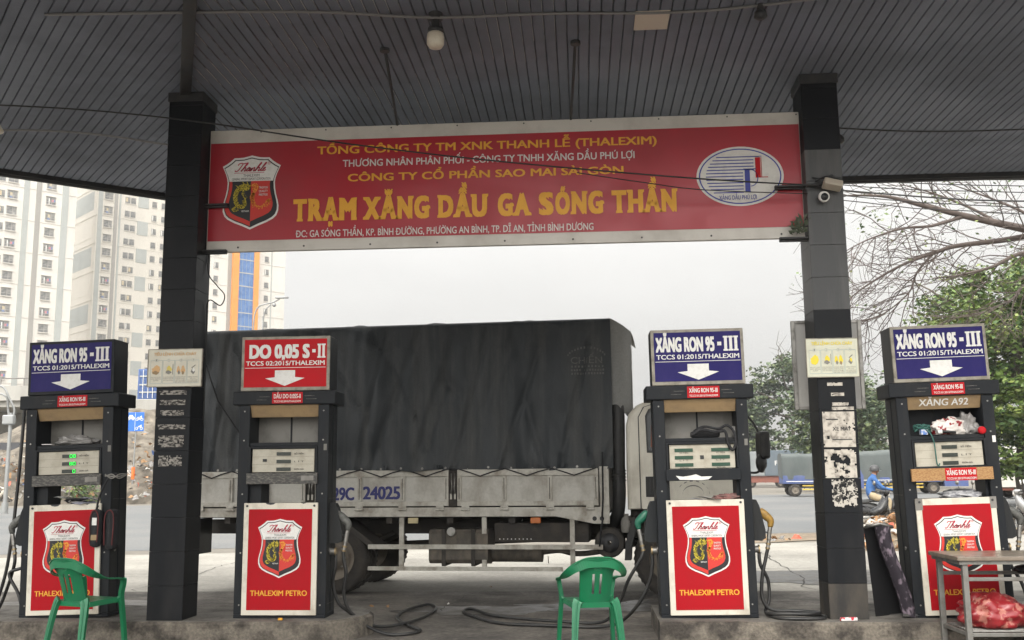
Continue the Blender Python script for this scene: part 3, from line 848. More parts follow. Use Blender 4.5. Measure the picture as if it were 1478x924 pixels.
def dispenser(X, Y, label, title, sub, cap_title, sheet_m, lcds, rot=(0, 0, 0), block=True, hood_text=None, osb=False, clean=0, tilt_panel=0):
    t = thing("fuel_dispenser", (X, Y, 0.2), label, "fuel dispenser", GP)
    t.rotation_euler = rot
    W = .44
    b = MB()
    b.box(-W, W, 0.0, .34, 0.0, .035, M_black, .004)
    for s in (-1, 1):
        x0, x1 = (-W, -W + .105) if s < 0 else (W - .105, W)
        b.box(x0, x1, .001, .025, .036, 1.999, M_black, .004)
        xs0, xs1 = (-W, -W + .02) if s < 0 else (W - .02, W)
        b.box(xs0, xs1, .026, .34, .036, 1.999, M_blackside, .003)
        xi0, xi1 = (-W + .085, -W + .105) if s < 0 else (W - .105, W - .085)
        b.box(xi0, xi1, .026, .30, .036, 1.999, M_black, 0)
        # side rib lines
        xr = -W - .004 if s < 0 else W
        b.box(xr, xr + .004, .17, .182, .05, 1.98, M_black, 0)
    b.box(-W + .02, W - .02, .32, .338, .036, 1.06, M_black)
    b.box(-W + .106, W - .106, .03, .31, 1.03, 1.058, M_black)          # top of the lower cabinet
    b.build("housing", t)
    b = MB()
    b.box(-.503, .503, -.022, .37, 2.0, 2.133, M_black, .010)
    for (x0, z) in ((-.24, 2.075), (.20, 2.08), (.22, 2.05), (-.27, 2.045)):
        b.box(x0, x0 + .10, -.0245, -.022, z, z + .006, M_lidpaint)
    b.build("cross_head", t)
    # small fittings: door lock and seam on the side panels, screw heads on the posts
    b = MB()
    for s in (-1, 1):
        b.cyl((s * .441, .10, .62), (s * .448, .10, .62), .018, M_steel, 12)
        b.box(s * .4412 - .0012, s * .4412 + .0012, .04, .30, 1.10, 1.106, M_lidpaint); b.box(s * .4412 - .0012, s * .4412 + .0012, .04, .30, .12, .126, M_lidpaint)
        for z in (.12, .60, 1.15, 1.66, 1.94):
            b.cyl((s * .388, -.002, z), (s * .388, .001, z), .008, M_steel, 8)
    b.build("fittings", t)
    b = MB(); b.box(.395, .425, -.002, .0, 1.56, 1.62, M_signwhite if clean == 4 else M_panelgrey); b.build("small_plate", t)
    # recess
    b = MB()
    b.box(-W + .106, W - .106, .28, .30, 1.64, 1.99, M_panelgrey if clean != 4 else M_black)
    b.box(-.012, .004, .272, .279, 1.64, 1.99, M_black)
    b.box(-W + .106, W - .106, .02, .30, 1.602, 1.638, M_black, .003)
    b.build("upper_compartment", t)
    b = MB()
    pr = [(-.36, 2.0, .004), (.36, 2.0, .004), (.335, 1.885, .06), (-.335, 1.885, .06)]
    b.raw([(x, y, z) for x, z, y in pr] + [(x, y + .05, z) for x, z, y in pr], [(0, 1, 2, 3), (4, 7, 6, 5), (0, 4, 5, 1), (1, 5, 6, 2), (2, 6, 7, 3), (3, 7, 4, 0)], M_tan)
    hood = b.build("lamp_hood", t)
    if hood_text:
        b = MB()
        b.text(hood_text, 0.0, 1.915, .45, .062, M_signwhite, lambda x, y: (x, .004 + (2.0 - y) * .056 / .115 - .004, y), .025)
        b.build("lettering", hood)
    # display
    b = MB()
    b.box(-W + .106, -.315, -.008, .12, 1.352, 1.600, M_black, .003); b.box(.315, W - .106, -.008, .12, 1.352, 1.600, M_black, .003)
    b.box(-.314, .314, -.008, .12, 1.580, 1.600, M_black, .003)
    b.box(-.314, .314, .10, .12, 1.352, 1.579, M_black)
    bez = b.build("display_housing", t)
    b = MB()
    fx = .303
    b.box(-fx, fx, .012, .03, 1.356, 1.576, M_cream, .002)
    if lcds != 'double':
        for z in (1.430, 1.503):
            b.box(-fx + .004, fx - .004, .0105, .0118, z - .0015, z + .0015, M_frame)
    face = b.build("display_face", bez)
    for k in range(3):
        z = 1.53 - k * .073 if lcds != 'double' else 1.525 - k * .068
        if lcds == 'double':
            for s in (-1, 1):
                b = MB(); b.box(s * .17 - .085, s * .17 + .085, .006, .0108, z - .016, z + .016, M_lcdgreen); b.build("lcd_window", bez)
        else:
            b = MB(); b.box(-.065, .075, .006, .0108, z - .018, z + .016, M_lcd)
            if lcds == 'lit':
                for d in range((2, 2, 1)[k]):
                    cx = .025 + d * .033 + (.033 if k == 2 else 0)
                    for (x0, x1, z0, z1) in ((-.009, .009, .011, .015), (-.009, .009, -.017, -.013), (-.013, -.009, -.015, .013), (.009, .013, -.015, .013)):
                        b.box(cx + x0, cx + x1, .0035, .0055, z + z0, z + z1, M_glowgreen)
                    if (d + k) % 2 == 1:
                        b.box(cx - .009, cx + .009, .0035, .0055, z - .003, z + .001, M_glowgreen)
            b.build("lcd_window", bez)
    b = MB()
    tfd = lambda x, y: (x, .0088, y)
    names = ("SỐ TIỀN", "L Í T", "ĐƠN GIÁ")
    for k in range(3):
        if lcds == 'double':
            for s in (-1, 1):
                b.text(names[k], s * .17, 1.497 - k * .068 - .004, .08, .012, M_ink, tfd)
        else:
            b.text(names[k], .155, 1.522 - k * .073, .095, .014, M_ink, tfd, .01)
    if lcds == 'double':
        b.box(-.02, .015, .006, .0108, 1.44, 1.475, M_ink)
    elif clean == 2:
        b.box(-.20, -.16, .006, .0108, 1.455, 1.482, M_ink)
    b.build("lettering", bez)
    # rail below the display
    if not osb:
        b = MB(); b.box(-.345, .345, -.03, .05, 1.243, 1.349, M_lidpaint if not clean == 3 else M_black, .005)
        if clean != 3:
            b.box(.19, .31, -.0325, -.03, 1.275, 1.32, M_panelgrey)
        b.build("lower_rail", t)
    else:
        b = MB(); b.box(-.345, .345, -.02, .05, 1.25, 1.349, M_black, .004); b.build("lower_rail", t)
        b = MB(); b.box(-.375, .355, -.05, -.022, 1.225, 1.338, M_osb, .002)
        ob = b.build("chipboard_strip", t)
        b = MB(); b.box(-.075, .205, -.0535, -.0505, 1.222, 1.336, M_redsign)
        tfs = lambda x, y: (x, -.056, y)
        b.text("XĂNG RON 95-III", .065, 1.272, .26, .045, M_signwhite, tfs, .03); b.text("TCCS 01:2015/THALEXIM", .065, 1.232, .26, .02, M_signwhite, tfs, .02)
        b.build("red_sticker", ob)
    # the open gap: a dark riser on one side
    b = MB()
    b.box(-W + .106, -.22 if block else -.31, .05, .30, 1.0605, 1.60, M_black)
    b.box(.31, W - .106, .05, .30, 1.0605, 1.60, M_black)
    b.box(-.219, .309, .05, .30, 1.244, 1.35, M_black)
    b.build("riser_box", t)
    # lower cabinet
    b = MB(); b.box(-W + .106, W - .106, .0, .28, .037, 1.028, M_blackside); b.build("lower_cabinet", t)
    b = MB()
    tx = tilt_panel
    Mt = Matrix.Rotation(R(tx), 4, 'Y') if tx else None
    b.box(-.357, .357, -.030, -.004, .030, 1.066, M_white, .005, Mt)
    pan = b.build("front_panel", t)
    b = MB(); b.box(-.306, .306, -.0335, -.0305, .078, 1.008, M_red, 0, Mt); b.build("red_sheet", pan)
    T2 = (lambda p: Mt @ Vector(p)) if Mt else (lambda p: p)
    b = MB(); crest(b, 0.0, .645, .425, lambda x, y, l: T2((x, -.0335 - .0009 * l, y))); b.build("crest", pan)
    b = MB(); b.text("THALEXIM PETRO", 0.0, .208, .545, .050, M_yellow, lambda x, y: T2((x, -.0345, y)), .03); b.build("lettering", pan)
    b = MB()
    for s in (-1, 1):
        if clean == 4:
            b.box(s * .357 - .055 if s > 0 else -.36, .36 if s > 0 else -.357 + .06, -.034, -.031, .965, 1.07, M_panelgrey)
        b.cyl((s * .325, -.037, 1.038), (s * .325, -.030, 1.038), .011, M_darksteel, 10)
    if clean in (1, 2):
        for (x0, x1, z0, z1) in ((-.15, -.05, 1.048, 1.068), (.19, .25, 1.055, 1.068)):
            b.raw([(x0, -.0312, z1), (x1, -.0312, z1), (x1 - .02, -.0312, z0 + .004), ((x0 + x1) / 2, -.0312, z0), (x0 + .015, -.0312, z0 + .006)], [(0, 1, 2, 3, 4)], M_darksteel)
    b.build("corner_fixing", pan)
    # header sign box
    b = MB()
    b.box(-.437, .437, .0, .30, 2.137, 2.668, M_frame if clean != 1 else M_black, .006)
    b.box(-.4375, .4375, .02, .298, 2.142, 2.664, M_blackside)
    sg = b.build("header_sign", t)
    b = MB(); b.box(-.408, .408, -.004, -.0003, 2.172, 2.640, sheet_m); b.build("sign_sheet", sg)
    tfs = lambda x, y: (x, -.0065, y)
    b = MB()
    if title.endswith("III"):
        b.text("XĂNG RON 95", -.115, 2.452, .555, .142, M_signwhite, tfs, .075)
        b.box(.19, .228, -.0066, -.0055, 2.505, 2.540, M_signwhite)
        for k in range(3):
            x = .268 + k * .048
            b.box(x - .0135, x + .0135, -.0066, -.0055, 2.452, 2.594, M_signwhite)
            for z in (2.452, 2.578):
                b.box(x - .0225, x + .0225, -.0069, -.0067, z, z + .016, M_signwhite)
    else:
        b.text("DO 0,05 S", -.06, 2.452, .60, .138, M_signwhite, tfs, .075)
        b.box(.265, .298, -.0066, -.0055, 2.505, 2.537, M_signwhite)
        for k in range(2):
            x = .335 + k * .042
            b.box(x - .012, x + .012, -.0066, -.0055, 2.452, 2.590, M_signwhite)
            for z in (2.452, 2.575):
                b.box(x - .0195, x + .0195, -.0069, -.0067, z, z + .015, M_signwhite)
    b.text(sub, 0.0, 2.383, .78, .044, M_signwhite, tfs, .03)
    b.box(-.40, .40, -.0066, -.0055, 2.358, 2.363, M_signwhite)
    b.raw([(x, -.0066, z) for x, z in ((-.10, 2.335), (.10, 2.335), (.10, 2.268), (.195, 2.258), (0, 2.183), (-.195, 2.258), (-.10, 2.268))], [tuple(range(7))], M_signwhite)
    b.build("lettering", sg)
    # red sticker on the head
    b = MB(); b.box(-.115, .185, -.0255, -.0225, 2.012, 2.120, M_redsign)
    tfs = lambda x, y: (x, -.028, y)
    b.text(cap_title, .035, 2.060, .265, .042, M_signwhite, tfs, .03); b.text(sub, .035, 2.022, .265, .019, M_signwhite, tfs, .02)
    b.build("red_sticker", t)
    return t

def nozzle_side(t, s, grip, zc=.88, y=.16, big=True, name="nozzle"):
    """nozzle holster on the side s of the dispenser, with the nozzle seated in it"""
    W = .44
    b = MB()
    if big:
        pts = [(.0, 1.06), (.05, 1.055), (.075, 1.0), (.12, .78), (.12, .70), (.08, .68), (.0, .68)]
    else:
        pts = [(.0, 1.0), (.05, .98), (.09, .9), (.10, .72), (.06, .66), (.0, .66)]
    x_ = lambda d: s * (W + d)
    b.prism(pts, lambda p: (x_(p[0] + .0005), y - .06, p[1]), lambda p: (x_(p[0] + .0005), y + .06, p[1]), M_blackside)
    b.cyl((x_(.001), y - .02, .60), (x_(.05), y - .02, .60), .032, M_steel, 14); b.cyl((x_(.05), y - .02, .60), (x_(.062), y - .02, .60), .042, M_brass, 14)
    b.build("holster", t)
    b = MB()
    # spout up and in, grip body, trigger guard, swivel
    A = Vector((x_(.055), y - .02, .995)); B = Vector((x_(.125), y - .03, .90)); C_ = Vector((x_(.165), y - .03, .80)); D = Vector((x_(.15), y - .03, .68)); E = Vector((x_(.135), y - .03, .60))
    b.tube(spline([A, A * .5 + B * .5, B], 4), [.014] * 9, M_steel, 10)
    b.tube(spline([(x_(.085), y - .03, .965), (x_(.135), y - .03, .905), (x_(.175), y - .03, .86), (x_(.17), y - .03, .80)], 4), [.022, .028, .034, .038, .040, .040, .038, .036, .034, .032, .028, .026, .022], grip, 10)
    b.tube(spline([(x_(.17), y - .03, .80), (x_(.158), y - .03, .74), D], 4), [.02] * 9, M_steel, 10)
    b.tube(spline([(x_(.10), y - .03, .90), (x_(.085), y - .03, .82), (x_(.12), y - .03, .76), (x_(.158), y - .03, .75)], 4), .007, M_darksteel, 6)
    b.cyl(D, E, .017, M_steel, 12); b.cyl(D + (E - D) * .3, D + (E - D) * .5, .024, M_brass, 10); b.cyl(D + (E - D) * .8, E, .022, M_brass, 10)
    b.build(name, t)
    return Vector((x_(.135), y - .03, .60)), Vector((x_(.055), y - .02, .575))
def hose(t, pts, r=.0155, n=8):
    base = Matrix.Translation(t.location) @ t.rotation_euler.to_matrix().to_4x4()
    inv = base.inverted()
    b = MB(); b.tube([inv @ p for p in spline(pts, n)], r, M_hose, 8); return b.build("hose", t)

p1 = dispenser(-4.970, 9.58, "petrol dispenser with green lit digits and a bag strapped at its side, navy 95-III sign", "XĂNG RON 95-III", "TCCS 01:2015/THALEXIM", "XĂNG RON 95-III", M_navy, 'lit', (0, R(-1.5), 0), True, None, False, 1)
p2 = dispenser(-2.868, 9.56, "diesel dispenser, the only one with a red header sign, dark display", "DO 0,05 S-II", "TCCS 02:2015/THALEXIM", "DẦU DO 0.05S-II", M_redsign, 'dark', (0, 0, 0), True, None, False, 2)
p3 = dispenser(1.135, 9.58, "petrol dispenser with two rows of three green screens and nozzles on both sides, navy sign", "XĂNG RON 95-III", "TCCS 01:2015/THALEXIM", "XĂNG RON 95-III", M_navy, 'double', (0, R(-.6), 0), False, None, False, 3)
p4 = dispenser(3.415, 9.60, "petrol dispenser marked A92 on its brown hood, chipboard strip under the display", "XĂNG RON 95-III", "TCCS 01:2015/THALEXIM", "XĂNG RON 95-III", M_navy, 'dark', (0, R(-1.4), 0), False, "XĂNG A92", True, 4)
V = Vector
def W_(t, p): return t.location + t.rotation_euler.to_matrix() @ p
# diesel dispenser: nozzle towards the gap, hose looped on the ground
n_, o_ = nozzle_side(p2, 1, M_greygun)
a_, c_ = W_(p2, n_), W_(p2, o_)
hose(p2, [c_, c_ + V((.0, 0, -.12)), V((-2.40, 9.72, .50)), V((-2.35, 9.75, .32)), V((-2.24, 9.80, .215)), V((-2.08, 9.78, .10)), V((-1.86, 9.72, .034)), V((-1.66, 9.78, .032)), V((-1.60, 9.98, .032)), V((-1.68, 10.12, .034)), V((-1.86, 10.5, .034)), V((-2.00, 10.95, .034)), V((-1.98, 11.5, .034)), V((-1.82, 11.95, .034)), V((-1.68, 11.6, .034)), V((-1.70, 10.95, .034)), V((-1.80, 10.35, .05)), V((-1.98, 10.02, .06)), V((-2.12, 9.88, .12)), V((-2.24, 9.76, .24)), V((-2.29, 9.72, .40)), V((-2.27, 9.70, .60)), a_ + V((0, 0, -.06)), a_], .0165)
# dispenser with the green screens
n_, o_ = nozzle_side(p3, -1, M_greengun)
a_, c_ = W_(p3, n_), W_(p3, o_)
hose(p3, [c_, c_ + V((0, 0, -.12)), V((.60, 9.74, .50)), V((.50, 9.80, .30)), V((.33, 10.05, .10)), V((.10, 10.2, .034)), V((-.30, 10.28, .033)), V((-.85, 10.45, .033)), V((-1.18, 10.95, .033)), V((-1.34, 11.35, .033)), V((-1.26, 11.55, .033)), V((-1.0, 11.05, .033)), V((-.62, 10.62, .05)), V((-.2, 10.40, .055)), V((.10, 10.28, .06)), V((.24, 10.1, .14)), V((.34, 9.92, .33)), V((.41, 9.78, .52)), a_ + V((-.03, 0, -.08)), a_], .0165)
n_, o_ = nozzle_side(p3, 1, M_yellowgun)
a_, c_ = W_(p3, n_), W_(p3, o_)
coil = [c_, c_ + V((.01, 0, -.12)), V((1.70, 9.74, .52)), V((1.70, 9.74, .34)), V((1.66, 9.70, .235)), V((1.74, 9.48, .217)), V((1.92, 9.42, .217)), V((2.12, 9.46, .217)), V((2.15, 9.60, .217)), V((2.0, 9.74, .217)), V((1.78, 9.76, .217)), V((1.66, 9.62, .235)), V((1.76, 9.50, .25)), V((1.98, 9.48, .25)), V((2.12, 9.58, .25)), V((1.95, 9.70, .25)), V((1.72, 9.70, .26)), V((1.635, 9.70, .36)), V((1.64, 9.70, .55)), a_ + V((-.02, 0, -.08)), a_]
hose(p3, coil, .0165)
# first dispenser: nozzle on its far side, hose falling from the head
n_, o_ = nozzle_side(p1, -1, M_greygun)
a_ = W_(p1, n_); c_ = W_(p1, o_)
hose(p1, [V((-5.565, 9.72, 2.21)), V((-5.57, 9.72, 1.9)), V((-5.585, 9.72, 1.4)), V((-5.61, 9.72, .95)), V((-5.66, 9.74, .60)), V((-5.75, 9.76, .32)), V((-5.86, 9.8, .22)), V((-5.90, 9.9, .222)), V((-5.78, 9.86, .25)), V((-5.66, 9.8, .48)), a_ + V((0, 0, -.1)), a_], .0165)
hose(p1, [c_, c_ + V((0, 0, -.1)), V((-5.60, 9.7, .60)), V((-5.50, 9.70, .42)), V((-5.44, 9.68, .28))], .0165)
n_, o_ = nozzle_side(p4, 1, M_greygun)
a_ = W_(p4, n_); c_ = W_(p4, o_)
hose(p4, [c_, c_ + V((0, .0, -.12)), V((3.98, 9.74, .5)), V((4.05, 9.72, .28)), V((4.2, 9.7, .22)), V((4.3, 9.76, .22)), V((4.2, 9.82, .26)), V((4.06, 9.76, .5)), a_ + V((0, 0, -.06)), a_], .0165)
# ------------------------------------------------------------------ cargo truck under a tarpaulin
M_bed = mat("grey_bed_paint", (0.50, 0.485, 0.44), 0.55, 0, (0.24, 0.21, 0.17), 0.8, 2.5, 1.5, 0.05, 30, fine=0.06)
M_bedframe = mat("bed_frame_paint", (0.50, 0.48, 0.425), 0.55, 0, (0.20, 0.165, 0.125), 0.85, 5, 1.2, 0.05, 30, fine=0.06)
M_cab = mat("cream_cab_paint", (0.70, 0.665, 0.57), 0.38, 0, (0.34, 0.30, 0.24), 0.6, 3, 2.0)
M_under = mat("road_grime_steel", (0.035, 0.031, 0.027), 0.8, 0, (0.085, 0.072, 0.058), 0.7, 6, 1, 0.2, 30)
M_tank = mat("rusty_tank", (0.075, 0.066, 0.055), 0.7, 0, (0.17, 0.145, 0.115), 0.8, 6, 2, 0.3, 25, lo=0.42, hi=0.62)
M_tyre = mat("tyre_rubber", (0.028, 0.025, 0.022), 0.85, 0, (0.085, 0.072, 0.058), 0.7, 5, 1, 0.3, 40)
M_rim = mat("dusty_rim", (0.17, 0.145, 0.115), 0.7, 0.1, (0.09, 0.075, 0.06), 0.7, 9)
M_tarp = mat("dark_tarpaulin", (0.020, 0.025, 0.029), 0.55, 0, (0.105, 0.104, 0.10), 0.9, 4.0, 14.0, 0.25, 55, lo=0.48, hi=0.80, fine=0.10)
M_tarp2 = mat("lit_tarpaulin", (0.22, 0.22, 0.21), 0.7, 0, (0.31, 0.305, 0.29), 0.8, 1.6, 3.0, 0.25, 55, fine=0.1)  # paler tarpaulin copy: the light on the loose flap is put into its colour
M_tarpmark = mat("faint_stencil", (0.13, 0.13, 0.122), 0.8, 0, (0.05, 0.052, 0.05), 1.0, 26, lo=0.50, hi=0.70)
M_blueletter = mat("blue_letters", (0.022, 0.026, 0.15), 0.5, 0, (0.07, 0.07, 0.17), 0.6, 30)
M_lampcream = mat("cream_lens", (0.52, 0.44, 0.26), 0.3); M_lamporange = mat("orange_lens", (0.52, 0.14, 0.02), 0.3)
truck = thing("tarped_truck", (0.85, 12.66, 0.012), "grey lorry parked behind the dispensers under a big dark tarpaulin, marked 29C 24025", "truck")
truck.rotation_euler = (0, 0, R(-5))
TW = 2.15
b = MB()
for t_ in (.62, 1.42):
    b.box(-6.05, .95, t_, t_ + .09, .74, .93, M_under)
for s in (-5.6, -4.9, -4.1, -3.4, -2.6, -1.8, -1.0, -.3):
    b.box(s, s + .08, .05, TW - .05, .90, .975, M_under)
b.cyl((-4.1, .3, .47), (-4.1, TW - .3, .47), .09, M_under, 12); b.lathe([(.05, -.25), (.2, -.15), (.24, 0), (.2, .15), (.05, .25)], (-4.1, TW / 2, .47), (0, 1, 0), M_under)
b.cyl((.2, .3, .47), (.2, TW - .3, .47), .06, M_under, 10); b.cyl((-3.9, TW / 2, .55), (.1, TW / 2, .72), .05, M_under, 10)
for s in (-4.1, .2):
    for t_ in (.60, 1.46):
        b.tube(spline([(s - .65, t_, .76), (s - .3, t_, .60), (s, t_, .57), (s + .3, t_, .60), (s + .65, t_, .76)], 5), .035, M_under, 6)
b.build("chassis", truck)
# bed
b = MB()
b.box(-6.10, -.60, .03, TW, .976, 1.05, M_under)
b.box(-6.10, -.60, .02, .06, 1.03, 1.10, M_bed)
zt = 1.575
b.raw([(s, t, z) for t in (-.012, .028) for s, z in ((-6.10, .985), (-1.20, .985), (-.72, .895), (-.53, .895), (-.53, 1.10), (-6.10, 1.10))],
      [(0, 1, 2, 3, 4, 5), (11, 10, 9, 8, 7, 6)] + [(i, i + 6, (i + 1) % 6 + 6, (i + 1) % 6) for i in range(6)], M_bedframe)
for s in (-.715, -.625):
    b.cyl((s, -.0135, .957), (s, -.0125, .957), .028, M_crestblack, 14)
b.box(-.645, -.53, -.008, .05, 1.101, zt + .02, M_bedframe, .004)
b.box(-6.10, -6.03, -.008, .05, 1.101, zt, M_bedframe, .004)
b.box(-6.10, -.53, TW - .03, TW, 1.05, zt, M_bed)
b.box(-6.12, -6.09, .03, TW, 1.05, zt, M_bed); b.box(-.56, -.53, .06, TW, 1.05, 1.9, M_bed)
bed = b.build("cargo_bed", truck)
gates = [(-6.02, -4.47, 3), (-4.335, -2.565, 3), (-2.450, -.660, 3)]
for g0, g1, n in gates:
    b = MB()
    b.box(g0, g1, .0, .022, 1.115, zt, M_bed)
    b.box(g0, g1, -.022, -.0005, zt - .085, zt - .004, M_bedframe, .004); b.box(g0, g1, -.022, -.0005, 1.118, 1.175, M_bedframe, .004)
    for k in range(n + 1):
        s = g0 + (g1 - g0 - .055) * k / n
        b.box(s, s + .055, -.024, -.001, 1.176, zt - .087, M_bedframe, .004)
        b.box(s + .02, s + .028, -.0255, -.0245, 1.2, zt - .11, M_under)
    gt = b.build("drop_side", bed)
    b = MB()
    for k in range(n + 1):
        s = g0 + .0275 + (g1 - g0 - .055) * k / n
        if k in (0, n): s += .08 if k == 0 else -.08
        b.box(s - .05, s + .05, -.034, -.0245, 1.095, 1.135, M_bedframe, .003); b.cyl((s - .055, -.03, 1.075), (s + .055, -.03, 1.075), .014, M_bedframe, 8)
        b.box(s - .045, s - .015, -.03, -.0125, 1.055, 1.1, M_bedframe); b.box(s + .015, s + .045, -.03, -.0125, 1.055, 1.1, M_bedframe)
    b.build("hinge", gt)
for s in (-4.40, -2.507):
    b = MB()
    b.box(s - .058, s + .058, .005, .05, 1.11, zt - .01, M_under)
    for d in (-.026, .026):
        b.tube([(s + d, -.006, 1.25), (s + d * .6, -.012, 1.36), (s + d, -.006, zt - .05)], .008, M_steel, 6)
        b.box(s + d - .012, s + d + .012, -.02, .0, 1.20, 1.27, M_bedframe, .003)
    b.build("latch", bed)
b = MB()
tfl = lambda x, y: (x, -.0035, y)
b.text("29C", -4.10, 1.195, .29, .165, M_blueletter, tfl, .045, 0, 'l', .95)
b.text("24025", -3.695, 1.205, .495, .165, M_blueletter, tfl, .045, 0, 'l', .95)
b.build("number_lettering", bed)
# tarpaulin
S0, S1 = -6.16, -.47
def tdisp(s, z):
    e = min(1, (zt + 1.9 - z) / .25) if z > zt + 1.65 else 1
    v = .070 * fbm(s * 1.5 + .3 * z, z * .28, 2.0) + .055 * fbm(s * 3.4 - .25 * z, z * .30, 7.0, 2) + .030 * fbm(s * 2.2 + z, z * 2.2, 5.0)
    v -= .045 * max(0.0, 1 - abs(fbm(s * 1.5 - .45 * z, z * .22, 11.0, 2)) * 7)
    v -= .035 * max(0.0, 1 - abs(fbm(s * 1.3 + .5 * z, z * .3, 17.0, 2)) * 8)
    hoop = .020 * math.cos((s + .47) * 2 * math.pi / 1.14) * (.4 + .6 * (z - zt) / 1.9)
    if s < -5.0:
        v += .05 * (-(s + 5.0)) * math.sin(s * 9 + z * 1.2) * .6
    return -(v + hoop) * e
PROF = []
for k in range(31):
    PROF.append((0.0, zt + .0 + (1.82) * k / 30, 1.0))
for k in range(1, 7):
    a = math.pi / 2 * k / 6
    PROF.append((.10 - .10 * math.cos(a), zt + 1.82 + .10 * math.sin(a), .6 - .1 * k))
for k in range(1, 9):
    PROF.append((.10 + (TW - .2) * k / 8, zt + 1.92 + .05 * math.sin(math.pi * k / 8), 0))
for k in range(1, 7):
    a = math.pi / 2 * k / 6
    PROF.append((TW - .10 + .10 * math.sin(a), zt + 1.82 + .10 * math.cos(a), 0))
for k in range(1, 13):
    PROF.append((TW, zt + 1.82 - 1.82 * k / 12, 0))
NS = 190
def tpt(i, j):
    s = S0 + (S1 - S0) * i / NS
    t, z, w = PROF[j]
    d = tdisp(s, z) * w if w > 0 else 0
    if j == 0:
        z += .012 * math.sin(s * 11) - .010
    if j >= 34:
        ph = ((s + .47) / 1.14) % 1.0
        z -= .060 * math.sin(math.pi * ph) ** 2 - .028 * fbm(s * 2.6, 1) + .008
    sl = 0
    if i == 0: sl = .03 * fbm(z * 2, t * 2)
    return (s + sl, t + d, z)
b = MB()
vs = [tpt(i, j) for i in range(NS + 1) for j in range(len(PROF))]
npf = len(PROF)
fs = [(i * npf + j, (i + 1) * npf + j, (i + 1) * npf + j + 1, i * npf + j + 1) for i in range(NS) for j in range(npf - 1)]
b.raw(vs, fs, M_tarp, True)
for i in (0, NS):
    off = [tpt(i, j) for j in range(npf)]
    b.raw(off, [tuple(range(npf))], M_tarp)
b.raw([(S0 + .01, .04, zt + .02), (S1 - .01, .04, zt + .02), (S1 - .01, TW - .02, zt + .02), (S0 + .01, TW - .02, zt + .02)], [(0, 1, 2, 3)], M_tarp)
tarp = b.build("tarpaulin", truck)
# seams: narrow welded strips following the cloth
b = MB()
for zz in (zt + 1.55, zt + .82):
    pts = [(S0 + (S1 - S0) * i / 120, tdisp(S0 + (S1 - S0) * i / 120, zz) - .003, zz + .01 * fbm(i * .1, zz)) for i in range(121)]
    for p, q in zip(pts, pts[1:]):
        b.raw([p, q, (q[0], q[1], q[2] + .03), (p[0], p[1], p[2] + .03)], [(0, 1, 2, 3)], M_tarp)
for ss in (-5.3, -4.16, -3.02, -1.88, -.80):
    pts = [(ss + .012 * fbm(k * .2, ss), zt + 1.80 * k / 40) for k in range(41)]
    for p, q in zip(pts, pts[1:]):
        b.raw([(p[0], tdisp(*p) - .004, p[1]), (p[0] + .035, tdisp(p[0] + .035, p[1]) - .004, p[1]), (q[0] + .035, tdisp(q[0] + .035, q[1]) - .004, q[1]), (q[0], tdisp(*q) - .004, q[1])], [(0, 1, 2, 3)], M_tarp)
b.build("seam", tarp)
b = MB()
for k in range(200):
    s0 = S0 + .03 + (S1 - S0 - .06) * k / 200; s1 = S0 + .03 + (S1 - S0 - .06) * (k + 1) / 200
    z0 = zt + .012 * math.sin(s0 * 11) - .012 + .012 * fbm(s0 * 2, 4); z1 = zt + .012 * math.sin(s1 * 11) - .012 + .012 * fbm(s1 * 2, 4)
    b.raw([(s0, tdisp(s0, z0) - .007, z0), (s1, tdisp(s1, z1) - .007, z1), (s1, tdisp(s1, z1 + .06) - .007, z1 + .06), (s0, tdisp(s0, z0 + .06) - .007, z0 + .06)], [(0, 1, 2, 3)], M_tarp)
    if k % 10 == 5:
        yy = tdisp(s0, z0) - .010
        b.cyl((s0, yy, z0 + .03), (s0, yy + .003, z0 + .03), .016, M_steel, 8)
b.build("hem", tarp)
b = MB()
for s_, cz, w_, h_ in (("CHIẾN", 2.895, .40, .085),):
    vs, fs = text_geo(s_, .01)
    P = []
    for x, y, k_ in vs:
        s = -.98 + x * w_; z = cz + y * h_
        P.append((s, tdisp(s, z) - .006, z))
    b.raw(P, fs, M_tarpmark)
for k in range(14):
    a = math.pi * (.15 + .7 * k / 13)
    s = -.78 - .26 * math.cos(a); z = 2.93 + .17 * math.sin(a)
    d = tdisp(s, z) - .006
    b.raw([(s - .010, d, z - .014), (s + .010, d, z - .014), (s + .010, d, z + .014), (s - .010, d, z + .014)], [(0, 1, 2, 3)], M_tarpmark)
for row, (z, n) in enumerate(((2.845, 10), (2.80, 13), (2.755, 12))):
    for k in range(n):
        s = -.98 + .43 * (k + .1) / n
        d = tdisp(s, z) - .006
        b.raw([(s, d, z), (s + .021, d, z), (s + .021, d, z + .025), (s, d, z + .025)], [(0, 1, 2, 3)], M_tarpmark)
b.build("stencil", tarp)
# loose corner of the tarpaulin hanging over the gap to the cab
b = MB()
def fl(u, v):
    z = 3.47 - v * (1.12 - .05 * math.sin(u * 5)) - u * .10 - .05 * u * u
    s = S1 - .02 + u * .27 + .012 * fbm(u * 3, v * 4)
    t = .02 + .25 * u * u + .03 * math.sin(u * 7 + v * 2) * v + tdisp(S1, z) * (1 - u)
    return (s, t, z)
b.grid(fl, 10, 20, M_tarp2)
b.grid(lambda u, v: (S1 + .25 * (1 - .2 * u), .27 + u * 1.6, 3.40 - v * 1.05), 10, 8, M_tarp2)
b.grid(lambda u, v: (S1 - .02 + u * .27, .02 + .25 * u * u + v * (1.85), 3.47 - u * .10 - .05 * u * u + .04 * math.sin(v * 3)), 6, 8, M_tarp2)
b.build("tarp_flap", tarp)
